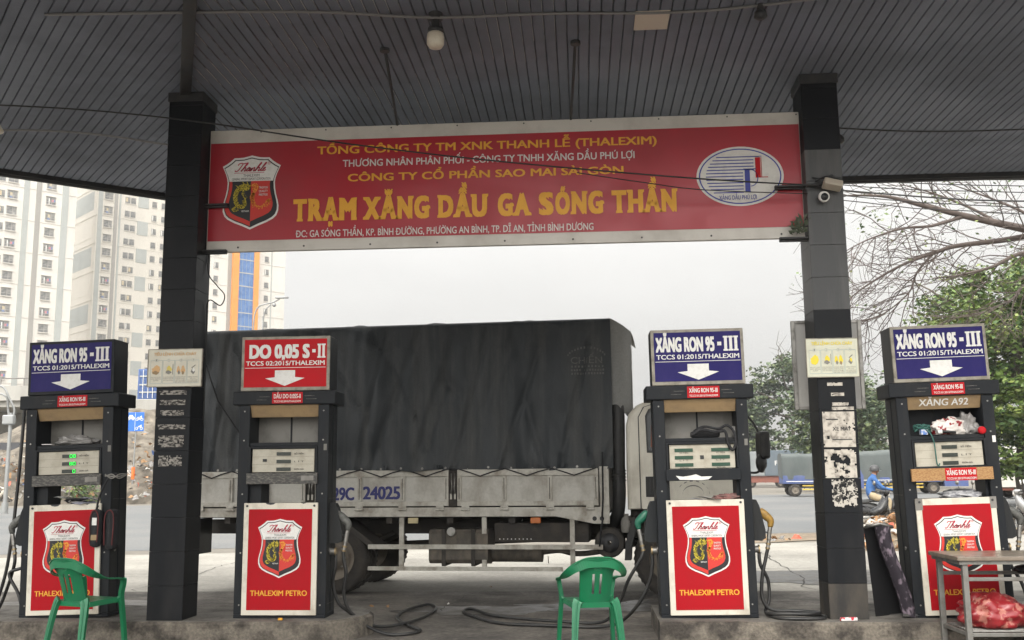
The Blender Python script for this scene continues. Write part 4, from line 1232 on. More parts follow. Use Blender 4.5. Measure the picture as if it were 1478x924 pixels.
# lashing rope along the lower hem
pts = []
for g0, g1, n in gates:
    for k in range(n):
        w = (g1 - g0) / n
        a = g0 + w * k
        pts += [(a + .02, -.03, zt + .005), (a + w * .25, -.032, zt - .035), (a + w * .5, -.032, zt - .085), (a + w * .75, -.032, zt - .035)]
    pts.append((g1 - .02, -.03, zt + .005))
b = MB(); b.tube(pts, .0085, M_darkcloth, 6); b.tube([(-.60, -.03, zt + .2), (-.605, -.035, 1.2), (-.62, -.03, .97)], .012, M_darkcloth, 6); b.tube([(-.61, -.04, .97), (-.64, -.03, .8), (-.66, -.02, .62)], .012, M_darkcloth, 6)
b.tube([(S0 + .15, -.06, 3.3), (-5.7, -.05, 2.5), (-5.25, -.05, 1.9), (-5.0, -.035, zt)], .010, M_darkcloth, 6)
b.build("lashing_rope", tarp)
# side guard
b = MB()
b.box(-3.62, -.62, -.005, .03, .580, .638, M_bedframe, .004); b.box(-3.62, -1.12, -.005, .03, .315, .365, M_bedframe, .004)
for s in (-3.19, -2.115, -1.0):
    b.box(s - .03, s + .03, .031, .07, .316, .985, M_bedframe, .003)
b.build("side_guard", truck)
b = MB(); b.raw([(-3.55, .02, .56), (-3.49, .02, .60), (-4.02, .02, .99), (-4.08, .02, .96)] + [(-3.55, .5, .56), (-3.49, .5, .60), (-4.02, .5, .99), (-4.08, .5, .96)], [(0, 1, 2, 3), (7, 6, 5, 4), (0, 4, 5, 1), (1, 5, 6, 2), (2, 6, 7, 3), (3, 7, 4, 0)], M_under)
b.raw([(-4.7, .02, .60), (-4.64, .02, .56), (-4.15, .02, .96), (-4.20, .02, .99)] + [(-4.7, .5, .60), (-4.64, .5, .56), (-4.15, .5, .96), (-4.20, .5, .99)], [(0, 1, 2, 3), (7, 6, 5, 4), (0, 4, 5, 1), (1, 5, 6, 2), (2, 6, 7, 3), (3, 7, 4, 0)], M_under)
b.box(-6.06, -5.98, .1, .5, .5, .96, M_rubber)
b.build("mudguard", truck)
for s, m_, n_ in ((-3.03, M_lampcream, "marker_lamp"), (-1.455, M_lamporange, "marker_lamp")):
    b = MB(); b.box(s - .065, s + .065, -.006, .03, .90, .972, m_, .008); b.build(n_, truck)
# under-floor gear
b = MB()
pr = [(.30, .38), (.08, .40), (.03, .45), (.03, .77), (.08, .82), (.50, .82), (.55, .77), (.55, .42)]
b.prism(pr, lambda p: (-2.83, p[0], p[1]), lambda p: (-2.07, p[0], p[1]), M_tank)
for s in (-2.66, -2.28):
    b.box(s, s + .05, .018, .56, .37, .83, M_under)
b.cyl((-2.53, .03, .79), (-2.53, -.02, .80), .055, M_steel, 14)
b.build("fuel_tank", truck)
b = MB(); b.box(-2.0, -.80, .12, .55, .66, .90, M_under, .01)
for k in range(9): b.cyl((-1.93 + k * .05, .1185, .70), (-1.93 + k * .05, .117, .70), .008, M_signwhite, 6)
b.build("battery_box", truck)
b = MB(); b.cyl((-2.10, .40, .50), (-1.42, .40, .50), .105, M_tank, 16); b.tube(spline([(-1.42, .4, .52), (-1.2, .4, .54), (-1.0, .42, .50), (-.7, .5, .52), (-.2, .6, .62)], 5), .035, M_tank, 8)
b.tube([(-1.35, .38, .47), (-1.345, .38, .38)], .006, M_steel, 5)
b.build("silencer", truck)
b = MB(); b.lathe([(.02, -.02), (.16, -.02), (.185, 0), (.185, .30), (.15, .33), (.02, .33)], (-.54, .06, .66), (0, 1, 0), M_under, 20); b.lathe([(.03, -.028), (.12, -.028), (.12, -.02)], (-.54, .06, .66), (0, 1, 0), M_darksteel, 16)
b.build("air_tank", truck)
b = MB(); b.tube(spline([(-.42, .2, 2.55), (-.40, .14, 2.2), (-.41, .14, 1.6), (-.41, .14, 1.25), (-.44, .2, 1.0), (-.52, .3, .85)], 6), .085, M_rubber, 10)
for z in (1.42, 1.46, 1.50, 1.54): b.lathe([(.087, -.01), (.097, 0), (.087, .01)], (-.41, .14, z), (0, 0, 1), M_rubber, 12)
b.build("air_intake_pipe", truck)
b = MB(); b.lathe([(.01, 0), (.06, 0), (.07, .03), (.07, .14), (.05, .18), (.03, .2), (.03, .23), (.01, .23)], (-.33, .1, .78), (0, 0, 1), M_panelgrey, 14); b.build("reservoir", truck)
# wheels
def truck_wheel(s, t, rr_, wid, side, label=None):
    b = MB()
    b.lathe([(rr_ * .60, 0), (rr_ * .66, .012), (rr_ * .86, 0), (rr_ * .955, .02), (rr_, .05), (rr_, wid - .05), (rr_ * .955, wid - .02), (rr_ * .86, wid), (rr_ * .6, wid)], (s, t, rr_), (0, 1, 0), M_tyre, 40)
    for k in range(40):
        a = 2 * math.pi * k / 40
        for q in (.035, wid - .075):
            Mx = Matrix.Translation((s, t + q, rr_)) @ Matrix.Rotation(a, 4, 'Y')
            b.box(-.016, .016, 0, .04, rr_ - .004, rr_ + .006, M_tyre, 0, Mx)
    w = b.build("wheel", truck)
    b = MB()
    if side:
        b.lathe([(rr_ * .615, -.004), (rr_ * .60, .01), (rr_ * .52, .04), (rr_ * .40, .10), (rr_ * .30, .03), (rr_ * .26, -.02), (rr_ * .12, -.03), (.001, -.03)], (s, t, rr_), (0, 1, 0), M_rim, 28)
        for k in range(8):
            a = 2 * math.pi * k / 8
            b.cyl((s + rr_ * .33 * math.cos(a), t + .045, rr_ + rr_ * .33 * math.sin(a)), (s + rr_ * .33 * math.cos(a), t + .01, rr_ + rr_ * .33 * math.sin(a)), .013, M_steel, 6)
    else:
        b.lathe([(rr_ * .61, .02), (rr_ * .3, .08), (.01, .08)], (s, t, rr_), (0, 1, 0), M_rim, 24)
    b.build("rim", w)
truck_wheel(-4.10, .06, .465, .22, True); truck_wheel(-4.10, .31, .465, .22, False); truck_wheel(-4.10, 1.62, .465, .22, False); truck_wheel(-4.10, 1.87, .465, .22, False)
truck_wheel(.22, .06, .465, .24, True); truck_wheel(.22, 1.83, .465, .24, False)
# cab
prof = [(-.305, 1.06), (-.31, 1.6), (-.305, 2.10), (-.27, 2.24), (-.17, 2.35), (-.02, 2.415), (.3, 2.43), (.62, 2.42), (.80, 2.36), (.92, 2.22), (1.05, 1.70), (1.09, 1.45), (1.10, .80), (1.08, .55), (.80, .55), (.76, .80), (.64, .99), (.45, 1.06)]
b = MB()
def ring(t, ins):
    c = (0.5, 1.55)
    return [(s + (c[0] - s) * ins, t, z + (c[1] - z) * ins * .6) for s, z in prof]
lv = [(.03, .06), (.05, .022), (.09, .0), (TW - .12, 0), (TW - .08, .022), (TW - .06, .06)]
vs = []
for t, ins in lv: vs += ring(t, ins)
n = len(prof)
fs = []
for l in range(len(lv) - 1):
    for i in range(n):
        fs.append((l * n + i, l * n + (i + 1) % n, (l + 1) * n + (i + 1) % n, (l + 1) * n + i))
fs += [tuple(range(n)), tuple(range((len(lv) - 1) * n, len(lv) * n))]
b.raw(vs, fs, M_cab)
b.box(-.28, 1.02, .25, TW - .25, .72, 1.05, M_under)
cabo = b.build("cab", truck)
b = MB()
dp = [(-.12, 1.07), (-.125, 2.2), (-.06, 2.31), (.05, 2.345), (.60, 2.34), (.73, 2.2), (.86, 1.72), (.88, 1.40), (.80, 1.07)]
b.prism(dp, lambda p: (p[0], .012, p[1]), lambda p: (p[0], .035, p[1]), M_cab)
for a, c in (((-.135, 1.07), (-.14, 2.2)), ((-.14, 2.2), (-.07, 2.325)), ((-.07, 2.325), (.05, 2.36))):
    b.raw([(a[0], .0285, a[1]), (a[0] - .012, .0285, a[1] + .002), (c[0] - .012, .0285, c[1] + .006), (c[0], .0285, c[1])], [(0, 1, 2, 3)], M_ink)
# crest-like ring stencilled low on the door
for rr_ in (.20, .13):
    pts = [(.50 + rr_ * math.cos(math.pi * k / 16), .0105, 1.24 + rr_ * .8 * math.sin(math.pi * k / 16)) for k in range(17)]
    for k in range(0, 16, 1 if rr_ < .15 else 2):
        p, q = pts[k], pts[k + 1]
        b.raw([p, q, (q[0] * .97 + .015, q[1], q[2] + .014), (p[0] * .97 + .015, p[1], p[2] + .014)], [(0, 1, 2, 3)], M_panelgrey)
door = b.build("door", cabo)
b = MB()
wp = [(-.03, 1.78), (-.04, 2.2), (.0, 2.275), (.06, 2.30), (.56, 2.295), (.66, 2.17), (.77, 1.78)]
b.prism([(.37 + (x - .37) * 1.05, 2.04 + (z - 2.04) * 1.09) for x, z in wp], lambda p: (p[0], .009, p[1]), lambda p: (p[0], .0119, p[1]), M_rubber)
b.prism(wp, lambda p: (p[0], .005, p[1]), lambda p: (p[0], .0088, p[1]), M_glass)
b.build("window", door)
b = MB(); b.box(-.075, .045, .004, .0118, 1.215, 1.465, M_rubber, .003); b.box(-.03, -.01, -.004, .0035, 1.25, 1.44, M_darksteel, .003); b.build("handle", door)
M_curtain = mat("red_brown_curtain", (0.22, 0.085, 0.055), 0.8)
b = MB(); b.raw([(.0, .0045, 1.83), (.07, .0045, 1.80), (.075, .0045, 2.0), (.055, .0045, 2.12), (.012, .0045, 2.10)], [(0, 1, 2, 3, 4)], M_curtain); b.build("curtain", door)
b = MB()
b.raw([(1.10, .12, 1.55), (1.10, TW - .15, 1.55), (.945, TW - .2, 2.18), (.945, .17, 2.18)], [(0, 1, 2, 3)], M_glass)
b.build("windscreen", cabo)
b = MB()
pts = [(-.28 + .10 * 0, .45), (-.27, .62), (-.20, .85), (-.06, .99), (.1, 1.055)]
pts2 = [(-.36, .45), (-.345, .66), (-.26, .92), (-.10, 1.07), (.1, 1.10)]
b.prism(pts + pts2[::-1], lambda p: (p[0], .03, p[1]), lambda p: (p[0], .36, p[1]), M_rubber)
b.build("front_mudguard", cabo)
b = MB()
b.tube(spline([(.90, .05, 2.25), (1.15, -.12, 2.2), (1.30, -.20, 1.95), (1.30, -.20, 1.55), (1.15, -.1, 1.50), (.85, .02, 1.52)], 5), .014, M_rubber, 8)
Mm = Matrix.Translation((1.335, -.25, 1.82)) @ Matrix.Rotation(R(15), 4, 'Z')
b.box(-.06, .06, -.11, .11, -.16, .17, M_rubber, .035, Mm)
b.lathe([(.01, -.03), (.07, -.03), (.115, 0), (.118, .03), (.06, .07), (.01, .08)], (1.29, -.25, 1.615), (.9, -.35, 0), M_rubber, 18)
b.build("wing_mirror", cabo)
b = MB(); b.box(1.09, 1.12, .3, .55, .78, .95, M_lampcream, .01); b.build("headlight", cabo)
b = MB(); b.box(1.09, 1.12, TW - .55, TW - .3, .78, .95, M_lampcream, .01); b.build("headlight", cabo)
# ------------------------------------------------------------------ green plastic chairs
def chair(loc, rz, label):
    t = thing("plastic_chair", loc, label, "chair", "green plastic armchairs", rz)
    t.scale = (.93, .93, .985)
    G = M_greenchair
    # facing +y; origin on the ground under the seat centre
    b = MB()
    def seat(u, v):
        x = (u - .5) * (.43 + .03 * v); y = -.20 + v * .42
        z = .425 - .018 * math.sin(math.pi * u) * math.sin(math.pi * min(1, v * 1.1)) + .012 * v - (.03 * max(0, v - .9) * 10 * .6)
        return (x, y, z)
    b.grid(seat, 14, 14, G); b.grid(lambda u, v: tuple(Vector(seat(u, v)) - Vector((0, 0, .007))), 14, 14, G)
    # skirt round the seat
    edge = [seat(u / 14, 0) for u in range(15)] + [seat(1, v / 14) for v in range(1, 15)] + [seat(1 - u / 14, 1) for u in range(1, 15)] + [seat(0, 1 - v / 14) for v in range(1, 14)]
    vs = []; n = len(edge)
    for p in edge: vs += [p, (p[0] * 1.03, p[1] + .004, p[2] - .045)]
    b.raw(vs, [(2 * i, 2 * ((i + 1) % n), 2 * ((i + 1) % n) + 1, 2 * i + 1) for i in range(n)], G, True)
    b.build("seat", t)
    # back: curved panel with two slots, spreading into a broad top rim
    b = MB()
    NU, NV = 26, 26
    def halfw(v):
        return .138 + .018 * v + (.05 * max(0, (v - .7) / .3) ** 2)
    def back(u, v):
        x = (u - .5) * 2 * halfw(v)
        z = .425 + v * .375 - .05 * (abs(u - .5) * 2) ** 2.2 * max(0, v - .6) / .4
        y = -.19 - .115 * v - .022 * v * v + .045 * (abs(u - .5) * 2) ** 2
        return (x, y, z)
    def slot(i, j):
        u, v = (i + .5) / NU, (j + .5) / NV
        return (.335 < u < .44 or .56 < u < .665) and .20 < v < .66
    b.grid(back, NU, NV, G, True, skip=slot)
    b.grid(lambda u, v: (lambda p: (p[0], p[1] - .009, p[2]))(back(u, v)), NU, NV, G, True, skip=slot)
    for (ua, uc) in ((9, 11), (15, 17)):
        va, vc = 6, 17
        loop = [(ua, va), (uc, va), (uc, vc), (ua, vc)]
        for k in range(4):
            p, q = loop[k], loop[(k + 1) % 4]
            m_ = max(abs(p[0] - q[0]), abs(p[1] - q[1]))
            for w in range(m_):
                A = back((p[0] + (q[0] - p[0]) * w / m_) / NU, (p[1] + (q[1] - p[1]) * w / m_) / NV); B = back((p[0] + (q[0] - p[0]) * (w + 1) / m_) / NU, (p[1] + (q[1] - p[1]) * (w + 1) / m_) / NV)
                b.raw([A, B, (B[0], B[1] - .009, B[2]), (A[0], A[1] - .009, A[2])], [(0, 1, 2, 3)], G)
    for u in (0, 1):
        pts = [back(u, v / 12) for v in range(13)]
        b.tube([(p[0], p[1] - .004, p[2]) for p in pts], .008, G, 6)
    # embossed oval
    for k in range(16):
        a = 2 * math.pi * k / 16
        p = back(.5 + .10 * math.cos(a), .77 + .03 * math.sin(a)); b.box(p[0] - .004, p[0] + .004, p[1] - .0115, p[1] - .009, p[2] - .003, p[2] + .003, G)
    b.build("backrest", t)
    # one broad band: arm, over the top of the back, other arm
    def band(pts, wid, thick, up):
        """flat strip swept along pts; wid across (list), up = list of width directions"""
        vs = []; fs = []
        n = len(pts)
        for i, p in enumerate(pts):
            p = Vector(p); d = (Vector(pts[min(i + 1, n - 1)]) - Vector(pts[max(i - 1, 0)])).normalized()
            w = Vector(up[i]); w = (w - d * w.dot(d)).normalized(); h = d.cross(w)
            for a, c in ((-1, -1), (1, -1), (1, 1), (-1, 1)):
                vs.append(p + w * (a * wid[i] / 2) + h * (c * thick / 2))
        for i in range(n - 1):
            for k in range(4):
                fs.append((i * 4 + k, i * 4 + (k + 1) % 4, (i + 1) * 4 + (k + 1) % 4, (i + 1) * 4 + k))
        fs += [(3, 2, 1, 0), tuple(range(n * 4 - 4, n * 4))]
        return vs, fs
    for s in (-1, 1):
        b = MB()
        P = spline([(0.0, -.322, .772), (s * .11, -.318, .765), (s * .205, -.285, .728), (s * .268, -.20, .672), (s * .287, -.08, .628), (s * .285, .04, .612), (s * .278, .135, .605), (s * .270, .175, .585)], 5)
        n = len(P)
        U = []; Wd = []
        for i in range(n):
            f = i / (n - 1)
            k = min(1, max(0, (f - .25) / .35))
            U.append(Vector((0, 0, 1)) * (1 - k) + Vector((s, 0, .1)) * k)
            Wd.append(.085 - .032 * k)
        vs, fs = band(P, Wd, .007, U)
        b.raw(vs, fs, G, False)
        # rolled outer lip
        b.tube([p + Vector((0, -.006 if i < n * .3 else 0, (.042 - .038 * min(1, max(0, (i / (n - 1) - .2) / .3))))) for i, p in enumerate(P)], .007, G, 6)
        b.build("armrest", t)
        b = MB()     # front leg rising into the arm
        P = spline([(s * .268, .178, .60), (s * .262, .188, .56), (s * .245, .185, .46), (s * .245, .20, .36), (s * .258, .225, .15), (s * .266, .238, .005)], 5)
        vs, fs = band(P, [.052 - .012 * i / (len(P) - 1) for i in range(len(P))], .036, [(0, 1, 0)] * len(P)); b.raw(vs, fs, G, False)
        b.tube(spline([(s * .25, .19, .46), (s * .23, .17, .425), (s * .19, .16, .415)], 4), .020, G, 6)
        b.build("leg", t)
        b = MB()     # rear leg
        P = spline([(s * .165, -.195, .44), (s * .185, -.205, .40), (s * .205, -.235, .25), (s * .225, -.275, .005)], 5)
        vs, fs = band(P, [.086 - .034 * i / (len(P) - 1) for i in range(len(P))], .034, [(1, .25 * s, 0)] * len(P)); b.raw(vs, fs, G, False)
        P2 = [p + Vector((0, -.019, 0)) for p in P]
        vs, fs = band(P2, [.014] * len(P2), .008, [(1, 0, 0)] * len(P2)); b.raw(vs, fs, G, True)
        b.build("leg", t)
    return t
chair((-4.50, 9.10, .012), R(-20), "green plastic armchair standing before the dispenser with lit green digits")
chair((0.05, 9.02, .012), R(13), "green plastic armchair standing alone in the gap between the two islands")

# ------------------------------------------------------------------ metal work table
M_tabletop = mat("scuffed_tabletop", (0.20, 0.165, 0.13), 0.28, 0.0, (0.10, 0.08, 0.06), 0.7, 7, 1)
M_tableleg = mat("grey_table_frame", (0.20, 0.195, 0.18), 0.5, 0.4, (0.10, 0.09, 0.075), 0.7, 9)
tb = thing("work_table", (3.07, 8.67, .012), "grey metal work table with low slatted shelf, in front of the A92 dispenser", "table")
tb.rotation_euler = (0, 0, R(1.5))
b = MB(); b.box(-.02, 1.45, .0, .66, .765, .80, M_tabletop, .006); b.box(.0, 1.43, .02, .64, .735, .764, M_tableleg); b.build("tabletop", tb)
for x, y in ((.03, .035), (.03, .585), (1.38, .035), (1.38, .585)):
    b = MB(); b.box(x, x + .045, y, y + .045, 0, .734, M_tableleg, .004); b.build("leg", tb)
b = MB(); b.box(.0755, 1.379, .04, .07, .60, .63, M_tableleg, .003); b.box(.0755, 1.379, .59, .62, .60, .63, M_tableleg, .003); b.build("stretcher", tb)
b = MB()
for y in (.05, .60): b.box(.0755, 1.379, y - .015, y + .015, .16, .19, M_tableleg, .003)
for x in (.04, 1.39): b.box(x, x + .03, .081, .584, .16, .19, M_tableleg, .003)
for k in range(11): b.cyl((.08, .085 + k * .05, .195), (1.375, .085 + k * .05, .195), .006, M_steel, 6)
b.build("shelf", tb)

def crumple(name, c, size, mats, label, cat, seed, res=26, amp=.35, freq=2.3, squash=.55, holes=None, extra=None):
    """a soft bag or bundle: a sphere pressed flat below and folded by noise; mats(n) picks a material per face centre"""
    b = MB()
    vs = []; nu, nv = res * 2, res
    for i in range(nu):
        for j in range(nv + 1):
            a = 2 * math.pi * i / nu; e = -math.pi / 2 + math.pi * j / nv
            d = Vector((math.cos(a) * math.cos(e), math.sin(a) * math.cos(e), math.sin(e)))
            k = 1 + amp * fbm(d.x * freq + seed, d.y * freq, d.z * freq, 4) + amp * .35 * abs(fbm(d.x * freq * 2.7, d.y * freq * 2.7 + seed, d.z * freq * 2.7, 3))
            p = Vector((d.x * size[0] * k, d.y * size[1] * k, d.z * size[2] * k))
            if p.z < -size[2] * squash: p.z = -size[2] * squash + (p.z + size[2] * squash) * .06
            vs.append(p + Vector((0, 0, size[2] * squash + .006)))
    zmin = min(v.z for v in vs)
    for v in vs: v.z -= zmin
    for i in range(nu):
        for j in range(nv):
            q = (i * (nv + 1) + j, ((i + 1) % nu) * (nv + 1) + j, ((i + 1) % nu) * (nv + 1) + j + 1, i * (nv + 1) + j + 1)
            cc = sum((vs[k] for k in q), Vector()) / 4
            b.raw([vs[k] for k in q], [(0, 1, 2, 3)], mats(cc, seed), True)
    # weld
    o = b.build(name, None, c)
    bm = bmesh.new(); bm.from_mesh(o.data); bmesh.ops.remove_doubles(bm, verts=bm.verts, dist=1e-5); bmesh.ops.recalc_face_normals(bm, faces=bm.faces); bm.to_mesh(o.data); bm.free()
    return tag(o, label, cat)
M_redbag = mat("red_printed_plastic", (0.24, 0.018, 0.022), 0.3, 0, (0.42, 0.17, 0.13), 0.8, 11, 1, lo=0.54, hi=0.58)
M_blackbag = mat("black_plastic", (0.012, 0.012, 0.013), 0.38)
M_orange = mat("orange_cloth", (0.60, 0.20, 0.02), 0.7, 0, (0.45, 0.10, 0.02), 0.7, 12)
M_whitebag = mat("white_plastic_bag", (0.66, 0.62, 0.58), 0.35, 0, (0.45, 0.42, 0.39), 0.6, 14)
M_greycloth = mat("grey_striped_cloth", (0.42, 0.42, 0.43), 0.75, 0, (0.18, 0.18, 0.2), 0.9, 18, .25, lo=0.48, hi=0.56)
crumple("shopping_bag", (3.42, 8.99, .213), (.27, .20, .165), lambda c, s: M_redbag, "red printed plastic bag lying on the table's low shelf", "bag", 3.1, amp=.3)
crumple("rubbish_bag", (3.93, 8.85, .213), (.22, .19, .22), lambda c, s: M_blackbag, "black plastic bag on the low shelf, beside the red printed one", "bag", 8.2, amp=.35)
crumple("cloth_bundle", (3.75, 8.42, .012), (.24, .16, .14), lambda c, s: M_orange, "orange cloth bundle on the ground before the metal table", "cloth", 5.5, amp=.4)
crumple("cushion", (4.0, 9.15, .63), (.26, .16, .075), lambda c, s: M_darkcloth, "dark cloth bundle pushed onto the stretchers under the tabletop", "cloth", 2.5, amp=.3)
# things on the dispensers
Z1 = 1.842
crumple("plastic_bag", (3.43, 9.72, Z1), (.15, .085, .095), lambda c, s: M_redbag if fbm(c.x * 14, c.y * 14, c.z * 14) > .22 else M_whitebag, "white and red crumpled plastic bag in the A92 dispenser's open compartment", "bag", 1.3)
crumple("plastic_bag", (3.60, 9.74, Z1), (.085, .08, .12), lambda c, s: M_plasticbag, "grey see-through bag wedged beside the white and red bag", "bag", 6.3, amp=.45)
b = MB(); b.lathe([(.001, 0), (.034, 0), (.036, .01), (.034, .03), (.02, .036), (.001, .036)], (3.69, 9.63, Z1 + .036), (0, -1, .05), M_redsign, 18); b.cyl((3.69, 9.64, Z1 + .04), (3.70, 9.84, Z1 + .04), .036, M_plasticbag, 16); tag(b.build("plastic_bottle"), "clear bottle lying with its round red cap facing out of the A92 dispenser's compartment", "bottle")
M_cord = mat("green_cord", (0.03, 0.11, 0.09), 0.6)
r_ = random.Random(4); pts = []
for k in range(26):
    pts.append((3.16 + .075 * math.sin(k * 1.9 + r_.random()), 9.645 + .03 * math.cos(k * 2.3), Z1 + .02 + .07 * abs(math.sin(k * 1.3)) + r_.random() * .012))
pts += [(3.20, 9.59, Z1 + .03), (3.235, 9.575, Z1 - .06), (3.245, 9.574, 1.66), (3.25, 9.573, 1.58), (3.262, 9.572, 1.555), (3.275, 9.573, 1.58)]
b = MB(); b.tube(spline(pts, 5), .0065, M_cord, 6); tag(b.build("cord_tangle"), "green cord tangled in the A92 dispenser's compartment with its end hanging down", "cord")
b = MB(); b.box(3.135, 3.20, 9.6, 9.66, Z1, Z1 + .05, mat("blue_white_pack", (0.10, 0.2, 0.5), .5, 0, (.6, .6, .6), 1.0, 25, lo=.48, hi=.52), .006); tag(b.build("small_carton"), "small blue and white carton under the green cord", "carton")
b = MB(); b.cyl((3.30, 9.63, Z1 + .025), (3.335, 9.62, Z1 + .03), .022, M_signwhite, 12); b.cyl((3.336, 9.62, Z1 + .03), (3.45, 9.60, Z1 + .02), .014, M_blackbag, 10); tag(b.build("torch"), "small white-ended torch lying before the white and red bag", "torch")
crumple("folded_cloth", (3.50, 9.74, 1.2605), (.17, .11, .05), lambda c, s: M_greycloth, "grey striped cloth lying in the gap above the A92 dispenser's red panel", "cloth", 4.4, amp=.3)
crumple("plastic_bag", (-5.0, 9.72, Z1), (.19, .09, .055), lambda c, s: M_plasticbag, "dusty clear plastic bag in the open compartment above the lit green digits", "bag", 9.1, amp=.4)
b = MB(); b.box(-5.30, -5.20, 9.60, 9.66, Z1, Z1 + .008, M_paper); tag(b.build("note"), "small paper note at the compartment edge above the lit green digits", "paper")
def papers(name, x0, x1, y, z, label, seed, n=4, mats=(M_paper,)):
    b = MB()
    r_ = random.Random(seed)
    for k in range(n):
        cx = x0 + (x1 - x0) * r_.uniform(.25, .75); w = (x1 - x0) * r_.uniform(.3, .5); a = r_.uniform(-.5, .5)
        M_ = Matrix.Translation((cx, y + r_.uniform(-.03, .03), z + .012 * k)) @ Matrix.Rotation(a, 4, 'Z') @ Matrix.Rotation(r_.uniform(-.12, .12), 4, 'X')
        b.grid(lambda u, v: ((u - .5) * w, (v - .5) * .2, .008 + .02 * fbm(u * 2 + k, v * 2, seed) + .014 * abs(math.sin(u * 3 + k))), 8, 6, mats[k % len(mats)], True, M_)
    return tag(b.build(name), label, "papers")
M_paperblue = mat("paper_bluish", (0.40, 0.40, 0.47), 0.7, 0, (0.2, 0.2, 0.24), 0.8, 14)
M_pinkcloth = mat("dusty_pink_cloth", (0.22, 0.10, 0.09), 0.85, 0, (0.10, 0.09, 0.08), 0.9, 18)
papers("paper_stack", -5.17, -4.76, 9.66, 1.262, "crumpled papers on the ledge below the lit green digits", 2, 5, (M_paperblue, M_paper, M_darkcloth))
b = MB(); b.grid(lambda u, v: (1.0 + u * .26 + v * .05, 9.54 + v * .14 - .03 * u, 1.2605 + .012 + .016 * math.sin(u * 5 + v) + .01 * (1 - v)), 10, 6, M_paper); b.grid(lambda u, v: (.95 + u * .24 + v * .05, 9.58 + v * .14, 1.2605 + .006 + .012 * math.sin(u * 4 + 1)), 10, 6, M_paperblue)
for k in range(3): b.box(1.07, 1.2, 9.55 + k * .03, 9.553 + k * .03, 1.292, 1.2925, M_paperblue)
tag(b.build("paper_stack"), "loose white papers on the ledge below the two rows of green screens", "papers")
crumple("rag", (1.37, 9.68, 1.2605), (.13, .08, .035), lambda c, s: M_pinkcloth, "dusty brown rag on the ledge beside the loose white papers", "rag", 7.7, amp=.35)
# strap bag in the compartment over the green screens
b = MB()
b.box(1.03, 1.30, 9.63, 9.76, Z1, Z1 + .06, M_darkcloth, .02)
b.tube(spline([(1.06, 9.66, Z1 + .06), (1.15, 9.62, Z1 + .10), (1.28, 9.60, Z1 + .08), (1.36, 9.60, Z1 + .11), (1.42, 9.58, Z1 + .05), (1.43, 9.565, Z1 - .05), (1.40, 9.56, Z1 - .12), (1.36, 9.562, Z1 - .06), (1.34, 9.58, Z1 + .05), (1.27, 9.62, Z1 + .07)], 6), .014, M_darkcloth, 6)
b.tube(spline([(1.03, 9.6, Z1 + .02), (1.12, 9.58, Z1 + .07), (1.24, 9.58, Z1 + .05), (1.34, 9.6, Z1 + .06)], 6), .016, M_darkcloth, 6)
tag(b.build("shoulder_bag"), "black strapped pouch lying over the two rows of green screens, strap hanging down", "pouch")
b = MB(); b.lathe([(.001, 0), (.03, 0), (.045, .10), (.043, .10), (.028, .01), (.001, .01)], (1.45, 9.74, Z1 + .001), (.25, 0, 1), M_plasticbag, 16); tag(b.build("plastic_cup"), "clear plastic cup beside the black strapped pouch", "cup")
b = MB(); b.raw([(x, 9.546, z) for x, z in ((.865, 1.487), (.93, 1.478), (1.0, 1.488), (1.05, 1.500), (1.10, 1.478), (1.20, 1.480), (1.165, 1.452), (1.10, 1.446), (.98, 1.448), (.90, 1.450))], [tuple(range(10))], M_signwhite); tag(b.build("torn_tape"), "torn white tape strip stuck on the rail under the green screens", "tape")
# bag strapped to the side of the first dispenser
M_piping = mat("dark_red_piping", (0.10, 0.015, 0.015), 0.7)
hb = thing("handbag", (-4.63, 9.53, .50), "black bag with dark red piping hanging at the side of the lit dispenser", "bag")
b = MB()
def bagp(u, v):
    a = (u - .5) * math.pi
    return Vector((-.125 + .11 * math.sin(a) * (1 - .25 * v * v), -.065 * math.cos(a), .30 + (v - .5) * .50))
b.box(-.09, .02, -.05, .04, .36, .72, M_darkcloth, .05); b.box(.045, .15, -.02, .14, .33, .72, M_darkcloth, .05)
b.build("pouch", hb)
b = MB()
b.tube(spline([(-.07, -.052, .41), (-.075, -.054, .64), (-.035, -.056, .71), (.005, -.054, .64), (.0, -.052, .41)], 6), .006, M_piping, 6)
b.tube(spline([(.06, -.024, .38), (.055, -.026, .64), (.10, -.028, .71), (.142, -.026, .64), (.137, -.024, .38)], 6), .006, M_piping, 6)
b.box(-.055, -.01, -.054, -.0505, .57, .64, M_signwhite); b.box(-.06, .0, -.054, -.0505, .43, .48, M_tan)
b.build("trim", hb)
b = MB(); b.tube(spline([(-.04, -.01, .70), (-.01, -.03, .82), (.03, -.03, .93), (.09, -.04, 1.02), (.15, .0, 1.06)], 5), .010, M_darkcloth, 6)
for k in range(3): b.tube(spline([(.04, -.03, 1.03 + .01 * k), (.12, -.06, 1.05 - .02 * k), (.18, -.03, 1.01 + .02 * k), (.22, .05, 1.05)], 5), .006, M_panelgrey, 5)
b.build("strap", hb)

